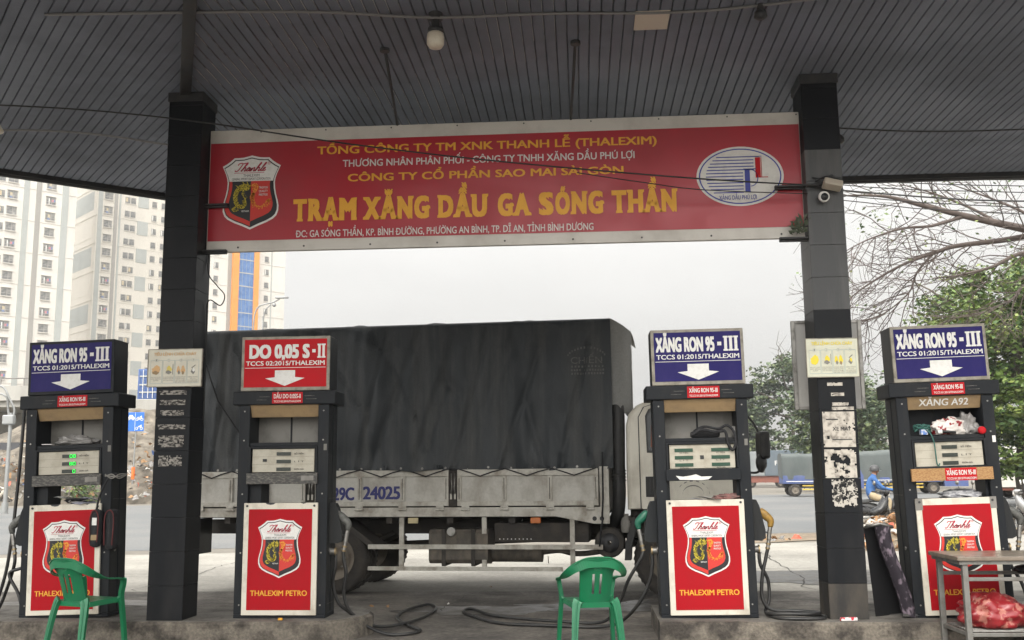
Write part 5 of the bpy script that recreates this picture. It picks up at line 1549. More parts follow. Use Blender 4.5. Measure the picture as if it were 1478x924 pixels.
# folded camp bed leaning by the dusty pillar
M_pattern = mat("purple_patterned_cloth", (0.018, 0.013, 0.02), 0.8, 0, (0.24, 0.19, 0.23), 0.8, 15, 1.6, 0.2, 60, lo=0.52, hi=0.64, detail=2)
fb = thing("folded_camp_bed", (2.72, 9.68, .2), "folded camp bed in dark patterned cloth standing against the dusty pillar", "camp bed")
b = MB()
b.grid(lambda u, v: (-.13 + .17 * u + .06 * (1 - v), .02 + .10 * u, .012 + v * .79 - .05 * (1 - v) * (1 - u)), 6, 10, M_blackbag)
b.grid(lambda u, v: (-.13 + .26 * u + .10 * (1 - v), .05 + .12 * u, .012 + v * .79), 6, 10, M_blackbag)
b.build("canvas", fb)
b = MB()
def strip(u, v, d=0):
    x = -.01 + .12 * u + .17 * (1 - v) ** 1.5 + .02 * math.sin(v * 5)
    y = -.02 - .05 * math.sin(u * 2.8) - .03 * (1 - v) + d
    z = .012 + (v * .79) - .04 * (1 - v) * u + .015 * math.sin(u * 3)
    return (x, y, max(z, .008))
b.grid(strip, 10, 26, M_pattern); b.grid(lambda u, v: strip(u, v, .05), 10, 26, M_pattern)
for u in (0, 1): b.grid(lambda w, v: strip(u, v, .05 * w), 2, 26, M_pattern)
b.build("patterned_cover", fb)
b = MB(); b.tube([(-.13, .0, .80), (.0, -.03, .835), (.12, -.02, .805)], .014, M_steel, 8); b.tube([(-.10, .05, .815), (.14, .03, .80)], .012, M_darksteel, 8); b.cyl((.14, -.07, .02), (.27, -.075, .02), .018, M_darksteel, 10); b.build("frame_tube", fb)
b = MB()
Mx = Matrix.Translation((2.33, 9.40, .203)) @ Matrix.Rotation(R(8), 4, 'Z')
b.box(-.075, .075, -.02, .02, 0, .03, mat("white_red_pack", (0.66, 0.63, 0.61), .4, 0, (.5, .03, .05), 1.0, 18, lo=.52, hi=.54), .006, Mx)
tag(b.build("crushed_packet"), "crushed white packet with red print at the foot of the dusty pillar", "packet")
b = MB(); b.box(-2.83, -2.79, 9.40, 9.43, .203, .222, M_yellow, .004); tag(b.build("yellow_bottle_top"), "small yellow bottle top on the kerb below the diesel dispenser", "litter")  # yellow bottle top lying on the kerb

# ------------------------------------------------------------------ fire boards, back board
def fire_board(cx, z0, z1, w, y, label, accent, fade, title_m):
    t = thing("fire_instruction_board", (cx, y, z0), label, "sign", "fire instruction boards on the tiled pillars")
    h = z1 - z0
    Mb = mat("board_sheet_" + fade, (0.60, 0.57, 0.47) if fade == "warm" else (0.58, 0.58, 0.46), 0.45, 0, (0.42, 0.39, 0.31), 0.5, 5)
    b = MB(); b.box(-w / 2, w / 2, 0, .02, 0, h, Mb, .003)
    b.box(-w / 2 - .006, -w / 2 - .0005, -.004, .02, -.004, h + .004, M_frame); b.box(w / 2 + .0005, w / 2 + .006, -.004, .02, -.004, h + .004, M_frame)
    b.box(-w / 2, w / 2, -.004, .02, -.006, -.0005, M_frame); b.box(-w / 2, w / 2, -.004, .02, h + .0005, h + .006, M_frame)
    b.build("panel", t)
    tf = lambda x, yy: (x, -.002, yy)
    b = MB(); b.text("TIÊU LỆNH CHỮA CHÁY", 0, h * .835, w * .80, h * .082, title_m, tf, .04)
    lines = (("KHI XẢY CHÁY", "BÁO ĐỘNG", "GẤP"), ("CÚP CẦU DAO", "ĐIỆN NƠI", "XẢY RA CHÁY"), ("DÙNG BÌNH", "CHỮA CHÁY", "CÁT VÀ NƯỚC", "ĐỂ DẬP TẮT"), ("ĐIỆN THOẠI", "SỐ 114", "ĐỘI CHỮA CHÁY", "CHUYÊN NGHIỆP"))
    Mgrey = mat("board_text", (0.16, 0.15, 0.14), .6)
    for k, ls in enumerate(lines):
        cx_ = (-.375 + .25 * k) * w * .92
        for q, s_ in enumerate(ls):
            b.text(s_, cx_, h * (.235 - .045 * q), w * (.19 if len(s_) > 6 else .10), h * .028, Mgrey, tf)
        b.text(str(k + 1), cx_, h * .685, w * .018, h * .05, Mgrey, tf)
    b.build("lettering", t)
    b = MB()
    Ml = mat("board_lines", (0.30, 0.38, 0.40), .6)
    r_ = random.Random(len(label))
    for k in range(4):
        cx_ = (-.375 + .25 * k) * w * .92; hw = w * .108
        y0, y1 = h * .08, h * .70
        for (a, c, e, f) in ((-hw, hw, y0, y0 + .003), (-hw, -hw * .3, y1, y1 + .003), (hw * .3, hw, y1, y1 + .003), (-hw, -hw + .002, y0, y1), (hw - .002, hw, y0, y1)):
            b.box(cx_ + a, cx_ + c, -.0022, -.0008, e, f, Ml)
        n = 20
        for i in range(n):
            a0, a1 = 2 * math.pi * i / n, 2 * math.pi * (i + 1) / n
            q = lambda a, r_: (cx_ + w * .030 * r_ * math.cos(a), -.002, h * .705 + h * .042 * r_ * math.sin(a))
            b.raw([q(a0, 1), q(a1, 1), q(a1, .85), q(a0, .85)], [(0, 1, 2, 3)], Ml)
        # pictogram: a small shape per step
        m1 = accent[k % len(accent)]
        base = h * .34
        def blob(px, pz, rw, rh, m_, lay=0, n=14, wob=.2):
            b.raw([(cx_ + px * hw + rw * hw * (1 + wob * math.sin(i * 2.4 + k)) * math.cos(2 * math.pi * i / n), -.0022 - .0006 * lay, base + pz * h + rh * h * (1 + wob * math.cos(i * 1.7)) * math.sin(2 * math.pi * i / n)) for i in range(n)], [tuple(range(n))], m_)
        if k == 0: blob(-.05, .10, .75, .10, m1); blob(.1, .17, .5, .06, m1, 1); blob(-.1, .03, .6, .05, M_tan if fade == "warm" else m1, 2)
        if k == 1: blob(.1, .12, .45, .09, m1); blob(.0, .04, .5, .05, M_panelgrey, 1); b.box(cx_ + hw * .72, cx_ + hw * .80, -.003, -.0008, base - h * .02, base + h * .26, Mgrey)
        if k == 2: blob(-.4, .10, .3, .10, m1); blob(.4, .10, .35, .11, m1); blob(.4, .02, .2, .05, M_tan, 1); blob(-.3, .03, .2, .05, M_panelgrey, 1)
        if k == 3: blob(.0, .06, .35, .07, M_panelgrey); blob(.1, .10, .22, .05, m1 if fade != "warm" else M_signwhite, 1); b.raw([(cx_ - hw * .3, -.0022, base + h * .16), (cx_ + hw * .4, -.0022, base + h * .24), (cx_ + hw * .45, -.0022, base + h * .22), (cx_ - hw * .2, -.0022, base + h * .14)], [(0, 1, 2, 3)], Mgrey)
    b.build("pictograms", t)
M_pico = mat("picto_orange", (0.60, 0.36, 0.16), .6, 0, (.5, .42, .3), .7, 30); M_picy = mat("picto_yellow", (0.62, 0.50, 0.10), .6, 0, (.55, .5, .25), .7, 30)
M_picy2 = mat("picto_bright_yellow", (0.72, 0.58, 0.04), .6)
fire_board(-3.892, 2.378, 2.733, .525, 9.365, "fire instruction board with a faded orange title, on the plain black pillar", (M_pico, M_picy), "warm", M_pico)
fire_board(2.338, 2.383, 2.738, .47, 9.47, "fire instruction board with a bright yellow title, on the dusty pillar with torn notices", (M_picy2, M_picy2, M_picy2, M_picy2), "cool", M_picy2)
bb_ = thing("back_board", (2.405, 9.93, 2.54), "large pale grey framed board behind the dusty pillar, seen from its back", "board")
M_boardback = mat("pale_board_back", (0.42, 0.41, 0.39), 0.6, 0, (0.30, 0.285, 0.26), 0.6, 3, 2)
b = MB(); b.box(-.31, .31, .002, .025, -.41, .42, M_boardback); b.build("sheet", bb_)
b = MB()
for x0, x1, z0, z1 in ((-.335, -.30, -.43, .44), (.30, .335, -.43, .44), (-.299, .299, -.43, -.40), (-.299, .299, .41, .44)):
    b.box(x0, x1, -.012, .04, z0, z1, M_steel, .003)
b.box(-.15, -.12, -.04, .0, -.40, .41, M_darksteel); b.box(.10, .13, -.04, .0, -.40, .41, M_darksteel)
b.build("frame", bb_)

# ------------------------------------------------------------------ lamps, camera, cables, weeds
lt = thing("jar_lamp", (-1.16, 7.9, ZS), "white jar lamp hanging from the slatted roof, in front of the banner", "lamp")
b = MB(); b.cyl((0, 0, -.001), (0, 0, -.05), .06, M_darksteel, 16); b.cyl((0, 0, -.05), (0, 0, -.14), .035, M_darksteel, 14); b.lathe([(.05, -.13), (.066, -.135), (.066, -.165), (.05, -.17)], (0, 0, 0), (0, 0, 1), M_darksteel, 18); b.build("lamp_holder", lt)
M_milk = mat("milky_glass", (0.62, 0.56, 0.46), 0.3, 0, (0.45, 0.38, 0.29), 0.7, 10)
b = MB(); b.lathe([(.045, -.165), (.068, -.18), (.074, -.22), (.072, -.27), (.055, -.30), (.001, -.305)], (0, 0, 0), (0, 0, 1), M_milk, 20); b.build("glass_jar", lt)
for a in range(3):
    pass
lt = thing("pendant_lamp", (1.545, 7.97, ZS), "small dark pendant fitting under the slatted roof, near the pale roof patch", "lamp")
b = MB(); b.cyl((0, 0, -.001), (0, 0, -.05), .03, M_darksteel, 12); b.lathe([(.02, -.04), (.05, -.07), (.055, -.11), (.03, -.13), (.001, -.13)], (0, 0, 0), (0, 0, 1), M_darksteel, 16); b.build("lamp_body", lt)
b = MB(); b.box(.52, .81, 8.0, 8.36, ZS - .006, ZS - .001, mat("pale_patch_sheet", (0.60, 0.53, 0.44), .7), .001); tag(b.build("roof_patch"), "pale square sheet patched onto the underside of the slatted roof", "patch")
lt = thing("bulkhead_lamp", (-5.02, 7.95, 4.49), "white lamp hanging on a thin drop from the slatted roof, at its chamfered end", "lamp")
b = MB(); b.tube([(0, 0, ZS - 4.49), (.0, 0, .1)], .008, M_darksteel, 6); b.lathe([(.02, .12), (.03, .10), (.10, .0), (.105, -.02), (.001, -.03)], (0, 0, 0), (0, 0, 1), M_milk, 18); b.build("lamp_body", lt)
fl_ = thing("floodlight", (2.40, 9.40, 4.20), "small beige floodlight with black arm near the top of the dusty pillar", "floodlight")
b = MB(); Mx = Matrix.Translation((0, 0, 0)) @ Matrix.Rotation(R(14), 4, 'Y') @ Matrix.Rotation(R(-18), 4, 'X')
b.box(-.075, .10, -.06, .05, -.035, .035, mat("beige_plastic", (0.40, 0.35, 0.28), .5), .012, Mx); b.build("lamp_body", fl_)
b = MB(); b.tube([(-.20, .09, .02), (-.06, .02, .02)], .014, M_darksteel, 8); b.tube([(.0, .02, .03), (.12, .09, .045)], .012, M_darksteel, 8); b.tube(spline([(-.12, .08, .06), (-.04, -.02, .08), (.06, .02, .07), (.12, .09, .09)], 5), .008, M_darksteel, 6); b.tube(spline([(-.15, .085, .10), (-.05, .04, .075), (.02, .04, .11), (.10, .09, .06)], 5), .006, M_darksteel, 6); b.build("bracket", fl_)
cc = thing("security_camera", (2.335, 9.44, 4.09), "white ringed dome camera fixed below the beige floodlight", "camera")
b = MB(); b.lathe([(.001, -.02), (.04, -.02), (.052, -.005), (.052, .02), (.03, .05), (.03, .062)], (0, -.02, 0), (0, 1, .25), M_signwhite, 20); b.build("housing", cc)
b = MB(); b.lathe([(.001, -.04), (.022, -.034), (.036, -.0205)], (0, -.02, 0), (0, 1, .25), M_glass, 16); b.build("lens", cc)
M_leafdark = mat("dusty_leaf", (0.045, 0.06, 0.03), 0.6, 0, (0.08, 0.085, 0.05), 0.6, 30)
b = MB(); r_ = random.Random(5)
for k in range(46):
    a = r_.uniform(0, 6.28); e = r_.uniform(-.3, 1.2); L_ = r_.uniform(.05, .13)
    d = Vector((math.cos(a) * math.cos(e), math.sin(a) * math.cos(e) * .4 - .2, math.sin(e)))
    st = Vector((2.11 + r_.uniform(-.06, .05), 9.54 + r_.uniform(-.02, .02), 3.755 + r_.uniform(0, .14)))
    sd = d.cross(Vector((0, 1, 0))).normalized() * .012
    b.raw([st, st + d * L_ * .5 + sd, st + d * L_, st + d * L_ * .5 - sd], [(0, 1, 2, 3)], M_leafdark)
tag(b.build("weed"), "small weed sprouting from the bracket at the banner's corner beside the dusty pillar", "plant")
def cable(pts, r, label, m_=None, n=8, name="cable", group="cables under the canopy"):
    b = MB(); b.tube(spline(pts, n), r, m_ or M_rubber, 6); return tag(b.build(name), label, "cable", group)
M_conduit = mat("grey_conduit", (0.19, 0.185, 0.185), 0.5)
cable([(-8.5, 9.0, 5.30), (-5.60, 9.0, 5.12), (-3.93, 9.0, 4.934), (-2.17, 9.05, 4.634), (-.72, 9.1, 4.43), (1.06, 9.2, 4.245), (2.37, 9.44, 4.20)], .0075, "thin black cable sagging from the chamfered roof end across the banner to the floodlight")
cable([(.0, 9.3, 4.36), (.6, 9.3, 4.25), (1.2, 9.35, 4.17), (2.2, 9.48, 4.14)], .005, "fine black wire crossing the lower half of the banner to the dusty pillar")
cable([(-9, 9.38, 5.0), (-5.59, 9.38, 5.0), (-4.07, 9.385, 4.80)], .011, "grey conduit running into the plain black pillar below the sagging cable", M_conduit)
cable([(-4.4, 7.6, ZS - .014), (-2.3, 7.72, ZS - .02), (-1.2, 7.86, ZS - .05), (-.2, 7.94, ZS - .02), (.8, 8.02, ZS - .014), (1.6, 7.95, ZS - .012), (3.4, 7.6, ZS - .012)], .012, "pale conduit along the underside of the slatted roof, past the jar lamp", M_conduit)
cable([(2.55, 9.8, 4.90), (3.4, 9.9, 4.87), (4.6, 10.0, 4.89), (7.5, 10.2, 5.0)], .008, "black wire strung away from the dusty pillar under the slatted roof")
b = MB(); b.tube([(2.62, 9.82, 4.90), (2.62, 9.82, 4.82)], .006, M_rubber, 6); b.lathe([(.015, .03), (.04, .0), (.045, -.04), (.02, -.06), (.001, -.06)], (2.62, 9.82, 4.80), (0, 0, 1), M_rubber, 14); tag(b.build("bulb_socket"), "black bulb socket hanging on the wire right beside the dusty pillar", "socket")
cable([(-3.74, 9.70, 4.6), (-3.725, 9.70, 3.9), (-3.71, 9.66, 3.55), (-3.60, 9.62, 3.40), (-3.52, 9.62, 3.3), (-3.56, 9.62, 3.2), (-3.70, 9.66, 3.25), (-3.72, 9.70, 2.9), (-3.72, 9.7, 2.0)], .006, "loose cable hanging down the plain black pillar beside the banner's end", M_rubber)
# ------------------------------------------------------------------ apartment towers
M_tw = mat("tower_white", (0.62, 0.59, 0.54), 0.85, 0, (0.50, 0.475, 0.43), 0.7, 0.12, 3)
M_tw2 = mat("tower_cream", (0.60, 0.565, 0.50), 0.85, 0, (0.50, 0.47, 0.42), 0.7, 0.12, 3)
M_tgrey = mat("tower_sage_panel", (0.36, 0.375, 0.355), 0.8, 0, (0.30, 0.31, 0.30), 0.6, 0.3)
M_twin = mat("tower_window_glass", (0.10, 0.105, 0.105), 0.3, 0, (0.25, 0.24, 0.22), 0.9, 0.55, 1, lo=0.45, hi=0.55)
M_trec = mat("tower_recess", (0.30, 0.285, 0.26), 0.9)
M_trail = mat("tower_railing", (0.40, 0.385, 0.36), 0.6)
M_torange = mat("tower_orange", (0.72, 0.27, 0.04), 0.7, 0, (0.62, 0.23, 0.05), 0.6, 0.3)
M_tblue = mat("tower_blue_glass", (0.06, 0.15, 0.36), 0.25, 0, (0.09, 0.20, 0.42), 0.8, 0.5)
FH = 3.44
_wm = {}
M_laundry = [mat("laundry_blue", (.12, .2, .42), .8), mat("laundry_pink", (.5, .2, .22), .8), mat("curtain_cream", (.5, .42, .28), .8)]
def window_mesh(kind, var=0):
    key = kind + str(var)
    if key in _wm: return None
    b = MB()
    if kind == "balcony":
        b.box(-1.0, 1.0, -.02, .0, -.05, 1.75, M_trec); b.box(-.85, .1, -.05, -.021, .1, 1.6, M_twin); b.box(.3, .85, -.05, -.021, .1, 1.6, M_twin)
        b.box(-1.05, 1.05, -.30, -.051, -.12, .02, M_tw); b.box(-1.05, 1.05, -.30, -.27, .55, .62, M_trail)
        for k in range(9): b.box(-1.0 + k * .24, -.96 + k * .24, -.29, -.275, .021, .549, M_trail)
        b.box(-1.05, 1.05, -.22, -.021, 1.76, 1.9, M_tw)
    elif kind == "window":
        b.box(-.62, .62, -.03, 0, -.04, 1.5, M_trec); b.box(-.55, -.03, -.06, -.031, .04, 1.42, M_twin); b.box(.03, .55, -.06, -.031, .04, 1.42, M_twin)
        b.box(-.70, .70, -.16, -.031, -.14, -.045, M_tw)
    else:
        b.box(-.42, .42, -.05, 0, .0, 2.3, M_trec); b.box(-.34, .34, -.08, -.051, .1, 1.5, M_twin)
    if var == 1:
        b.box(.25, .55, -.34, -.161 if kind == "window" else -.301, .05 if kind != "balcony" else .1, .45, M_trail)      # air-conditioner
    if var == 2:
        b.box(-.5, .0, -.075, -.062, .3, 1.3, M_laundry[2]); b.box(-.6, -.1, -.24, -.22, .1, .5, M_laundry[0]) if kind == "balcony" else None
    if var == 3 and kind == "balcony":
        b.box(.1, .5, -.24, -.22, .62, 1.1, M_laundry[1]); b.box(.55, .8, -.24, -.22, .62, 1.15, M_laundry[0])
    if var == 3:
        b.box(-.5, -.28, -.075, -.062, .1, 1.4, M_signwhite)
    o = b.build("window"); _wm[key] = o.data; bpy.data.objects.remove(o)
def tower(P0, L, D, H, label, m_wall, cols, strips, z_first, nfl, ledges=True):
    t = thing("apartment_tower", (P0[0], P0[1], 0), label, "apartment tower", "apartment towers beyond the road", R(47))
    b = MB(); b.box(0, L, .0, D, 0, H, m_wall); b.box(.5, L - .5, .5, D - .5, H, H + 1.2, m_wall); b.build("wall", t)
    b = MB()
    for (x0, x1, every, m_) in strips:
        if every == 0:
            b.box(x0, x1, -.10, -.001, 0, H, m_)
        else:
            for f in range(nfl):
                if f % 2 == every % 2:
                    b.box(x0, x1, -.10, -.001, z_first + f * FH - .6, z_first + (f + 1) * FH - .6, m_)
    if strips: b.build("facade_panel", t)
    if ledges:
        b = MB()
        for f in range(0, nfl, 2):
            z = z_first + f * FH - .7
            b.box(-.08, L + .08, -.09, -.001, z, z + .14, m_wall); b.box(-.09, -.001, 0, D, z, z + .22, m_wall)
            b.box(-.03, -.002, 2, D - 2, z + 1.6, z + 6.2, M_tgrey if f % 4 == 0 else m_wall)
        b.build("ledge", t)
    for x, kind in cols:
        for q in range(4): window_mesh(kind, q)
        for f in range(nfl):
            o = bpy.data.objects.new("window", _wm[kind + str(rnd.choice((0, 0, 1, 2, 3)))]); COL.objects.link(o); o.parent = t; o.location = (x, -.002, z_first + f * FH)
    return t
tower((-149.63, 161.12), 60, 22, 84, "white apartment tower with sage strips, standing nearest the elevated road", M_tw,
      [(44.9, "window"), (47.0, "balcony"), (54.7, "balcony"), (42.5, "window")], [(49.2, 50.3, 0, M_tgrey), (51.7, 52.7, 0, M_trec), (57.0, 58.3, 0, M_tgrey), (40.2, 41.3, 0, M_tgrey)], 8.0, 21)
tower((-114.18, 225.0), 34, 16, 92, "cream apartment tower with checkered sage panels, rising behind the plain black pillar", M_tw2,
      [(2.7, "balcony"), (7.3, "window"), (8.7, "window"), (14.0, "window"), (16.4, "window")], [(.3, 1.3, 0, M_tgrey), (4.1, 4.9, 0, M_trec), (9.9, 12.5, 1, M_tgrey), (5.3, 5.7, 0, M_tgrey), (18.5, 20.5, 1, M_tgrey)], 9.5, 20)
t3 = tower((-96.78, 235.0), 28.3, 18, 88, "pale apartment tower with an orange framed blue glass shaft, rising above the dark tarpaulin", M_tw,
      [(8.8, "window"), (22.9, "window"), (2.6, "window")], [(12.0, 12.9, 0, M_trec), (24.2, 24.5, 0, M_tgrey), (5.4, 5.7, 0, M_tgrey)], 9.0, 20)
b = MB(); b.box(13.0, 14.6, -1.1, -.12, 0, 88.5, M_torange); b.box(18.8, 20.2, -1.1, -.12, 0, 88.5, M_torange); b.build("orange_fin", t3)
b = MB(); b.box(14.6, 18.8, -.8, -.12, 0, 88, M_tblue)
for f in range(24): b.box(14.61, 18.79, -.86, -.801, 5 + f * FH, 5.25 + f * FH, M_trail)
for k in range(1, 4): b.box(14.6 + k * 1.05 - .03, 14.6 + k * 1.05 + .03, -.84, -.801, 0, 88, M_tgrey)
b.build("blue_glazing", t3)

# ------------------------------------------------------------------ elevated road, embankment, fence
M_ovp = mat("bridge_concrete", (0.36, 0.35, 0.32), 0.9, 0, (0.24, 0.23, 0.21), 0.7, 0.5, 2)
ov = thing("overpass", (-60, 80, 0), "grey concrete elevated road with a rail, crossing in front of the white tower", "overpass")
b = MB(); b.box(-60, 17, 0, 12, 7.5, 8.3, M_ovp); b.box(-60, 17, -.4, .2, 8.0, 9.2, M_ovp); b.box(-60, 17, 11.6, 12.2, 8.3, 9.2, M_ovp); b.build("deck", ov)
b = MB(); b.tube([(-60, -.1, 9.85), (17, -.1, 9.85)], .06, M_steel, 6)
for k in range(39): b.box(-60 + k * 2, -59.9 + k * 2, -.14, -.06, 9.2, 9.85, M_steel)
b.build("railing", ov)
for x in (-40, -15, 8):
    b = MB(); b.box(x - .9, x + .9, 2, 10, 0, 7.49, M_ovp, .1); b.build("pier", ov)
M_slope = mat("littered_earth_slope", (0.17, 0.148, 0.118), 1.0, 0, (0.075, 0.064, 0.05), 0.9, 1.0, 1, 0.6, 3, lo=0.4, hi=0.6, fine=0.3)
b = MB()
b.grid(lambda u, v: (-47 + u * 40 + 1.2 * math.sin(v * 2), 60.0 + .55 * (u * 40 - 20) * .45 + v * 9 + .5 * fbm(u * 20, v * 5), -.05 + 6.3 * v ** .85 * min(1, u * 3.2 + .2) + .35 * fbm(u * 30, v * 8) * v), 60, 16, M_slope)
b.grid(lambda u, v: (-47 + u * 40 + 1.1, 69 + .55 * (u * 40 - 20) * .45 + v * 40, 6.25 * min(1, u * 3.2 + .2)), 10, 4, M_slope)
tag(b.build("embankment"), kind='structure')
def slope_pt(u, v): return Vector((-47 + u * 40 + 1.2 * math.sin(v * 2), 60.0 + .55 * (u * 40 - 20) * .45 + v * 9, 6.3 * v ** .85 * min(1, u * 3.2 + .2)))
M_scr = [mat("scrap_white", (0.45, 0.43, 0.39), .8), mat("scrap_brown", (0.30, 0.18, 0.09), .9), mat("scrap_blue", (0.10, 0.18, 0.42), .7), mat("scrap_red", (0.42, 0.09, 0.05), .7), mat("scrap_grey", (0.22, 0.21, 0.20), .9), mat("scrap_orange", (0.36, 0.20, 0.10), .8)]
def scraps(b, pts, smin, smax, r_, weights=(5, 6, 1, 2, 4, 3)):
    pool = [m_ for m_, w in zip(M_scr, weights) for _ in range(w)]
    for p in pts:
        e = Euler((r_.uniform(-.9, .9), r_.uniform(-.9, .9), r_.uniform(0, 6.3))).to_matrix().to_4x4()
        s = r_.uniform(smin, smax); a = r_.uniform(.35, 1)
        M_ = Matrix.Translation(p) @ e
        b.grid(lambda u, v: ((u - .5) * s, (v - .5) * s * a, .25 * s * math.sin(u * 3 + v * 2)), 2, 2, r_.choice(pool), False, M_)
r_ = random.Random(11)
b = MB(); scraps(b, [slope_pt(r_.uniform(.25, .8), min(.95, abs(r_.gauss(.15, .3)))) + Vector((0, -.25, .3)) for _ in range(900)], .08, .38, r_, (4, 8, 1, 1, 8, 1))
tag(b.build("litter"), "rubbish scattered over the earth slope", "litter", kind="stuff")
b = MB(); b.box(0, 30, -.2, .2, 0, .9, M_ovp, .05)
bw = b.build("barrier_wall", None, (-37.0, 68.0, 6.2), (0, 0, R(12))); tag(bw, "low concrete wall along the top of the littered slope", "wall")
M_hoard = mat("red_print_hoarding", (0.45, 0.10, 0.06), 0.7, 0, (0.6, 0.55, 0.45), 1.0, 1.6, 1, lo=0.48, hi=0.55)
b = MB(); b.box(0, 6, -.1, .1, 0, .75, M_hoard, .03); tag(b.build("tarp_roll", None, (-34.6, 70.0, 6.3), (0, 0, R(4))), "red and white hoarding strip along the slope's top wall", "hoarding")
M_cblue = mat("blue_container_paint", (0.05, 0.10, 0.26), 0.6, 0, (0.10, 0.16, 0.30), 0.7, 1.0, 2)
ct = thing("shipping_container", (-41.3, 91, 6.25), "blue shipping container standing above the littered slope beside the plain black pillar", "container")
b = MB(); b.box(0, 2.5, 0, 6, 2.6, 5.45, M_cblue, .05); b.box(.2, 2.3, .2, 5.8, .0, 2.59, M_under)
for k in range(9): b.box(.15 + k * .26, .22 + k * .26, -.06, -.001, 2.75, 5.3, M_cblue)
b.build("shell", ct)
b = MB()
for x in (.55, 1.05, 1.5, 2.0): b.cyl((x, -.1, 2.7), (x, -.1, 5.35), .03, M_signwhite, 6)
for z in (3.2, 3.9, 4.7): b.box(.2, 2.3, -.09, -.062, z, z + .12, M_tgrey)
b.build("door_rods", ct)
M_fence = mat("rust_yellow_sheet_fence", (0.38, 0.30, 0.19), 0.8, 0, (0.24, 0.18, 0.11), 0.8, 1.0, 4)
fn = thing("sheet_fence", (-52, 61.8, 0), "rusty yellow sheet metal fence under the elevated road", "fence", None, R(2))
b = MB(); b.grid(lambda u, v: (u * 21, .06 * math.sin(u * 21 * 8), .1 + v * 2.9), 420, 1, M_fence, False); b.build("sheet", fn)
b = MB(); b.box(0, 21, .1, .2, 2.9, 3.9, mat("dark_shade_cloth", (0.06, 0.06, 0.065), .9)); b.box(0, 21, .1, .16, .9, 1.0, M_steel); b.build("upper_cloth", fn)
for k in range(8):
    b = MB(); b.box(k * 2.95, k * 2.95 + .12, -.16, -.07, 0, 3.4, M_ovp); b.build("post", fn)

# ------------------------------------------------------------------ leaves and trees
M_leafs = {"mid": [mat("leaf_mid", (0.055, 0.10, 0.025), .55), mat("leaf_mid_dark", (0.030, 0.060, 0.018), .6), mat("leaf_mid_light", (0.11, 0.15, 0.040), .5)],
           "far": [mat("leaf_far", (0.070, 0.105, 0.045), .6), mat("leaf_far_dark", (0.040, 0.065, 0.032), .6), mat("leaf_far_light", (0.12, 0.15, 0.06), .6)],
           "bright": [mat("leaf_bright", (0.11, 0.17, 0.038), .5), mat("leaf_bright_dark", (0.050, 0.095, 0.024), .5), mat("leaf_bright_light", (0.18, 0.225, 0.055), .5)]}
M_bark = mat("grey_bark", (0.12, 0.10, 0.082), 0.9, 0, (0.06, 0.05, 0.042), 0.8, 5, 3, 0.4, 20)
def leafy(b, clumps, n, size, ms, r_, flat=.6):
    for (c, rad) in clumps:
        mm = r_.choices(ms, (5, 4, 3))[0]
        for k in range(n):
            d = Vector((r_.gauss(0, 1), r_.gauss(0, 1), r_.gauss(0, flat)))
            p = Vector(c) + d * rad * .5
            nn = Vector((r_.gauss(0, .7), r_.gauss(0, .7), 1.0 + r_.gauss(0, .5))).normalized()
            a = Vector((r_.gauss(0, 1), r_.gauss(0, 1), 0)).normalized()
            u = (a - nn * a.dot(nn)).normalized(); w = nn.cross(u)
            s = size * r_.uniform(.6, 1.3)
            m_ = mm if r_.random() < .7 else r_.choice(ms)
            b.raw([p - u * s * .5, p + w * s * .28, p + u * s * .5, p - w * s * .28], [(0, 1, 2, 3)], m_)
def limb(b, p, d, length, r, depth, r_, tips, spread=.6, up=.15, seg=5, bend=.22, m_=None, shrink=.72, minr=.006, kids_=(2, 3), sides=6):
    pts = [Vector(p)]; d = Vector(d).normalized()
    for i in range(seg):
        d = (d + Vector((r_.gauss(0, bend), r_.gauss(0, bend), r_.gauss(0, bend) + up * .3)) * .5).normalized()
        pts.append(pts[-1] + d * length / seg)
    r1 = max(minr, r * .62)
    b.tube(pts, [r + (r1 - r) * i / seg for i in range(seg + 1)], m_ or M_bark, sides if r > .03 else 4, caps=False)
    if depth == 0:
        tips.append(pts[-1]); return
    for k in range(r_.randint(*kids_)):
        f = r_.uniform(.35, 1.0) if k else 1.0
        i = min(seg, max(1, round(f * seg)))
        nd = (d + Vector((r_.gauss(0, spread), r_.gauss(0, spread), r_.gauss(0, spread * .7) + up))).normalized()
        limb(b, pts[i], nd, length * r_.uniform(.6, .85) * shrink / .72, max(minr, r1 * (.95 if k == 0 else .72)), depth - 1, r_, tips, spread, up, max(3, seg - 1), bend, m_, shrink, minr, kids_, sides)
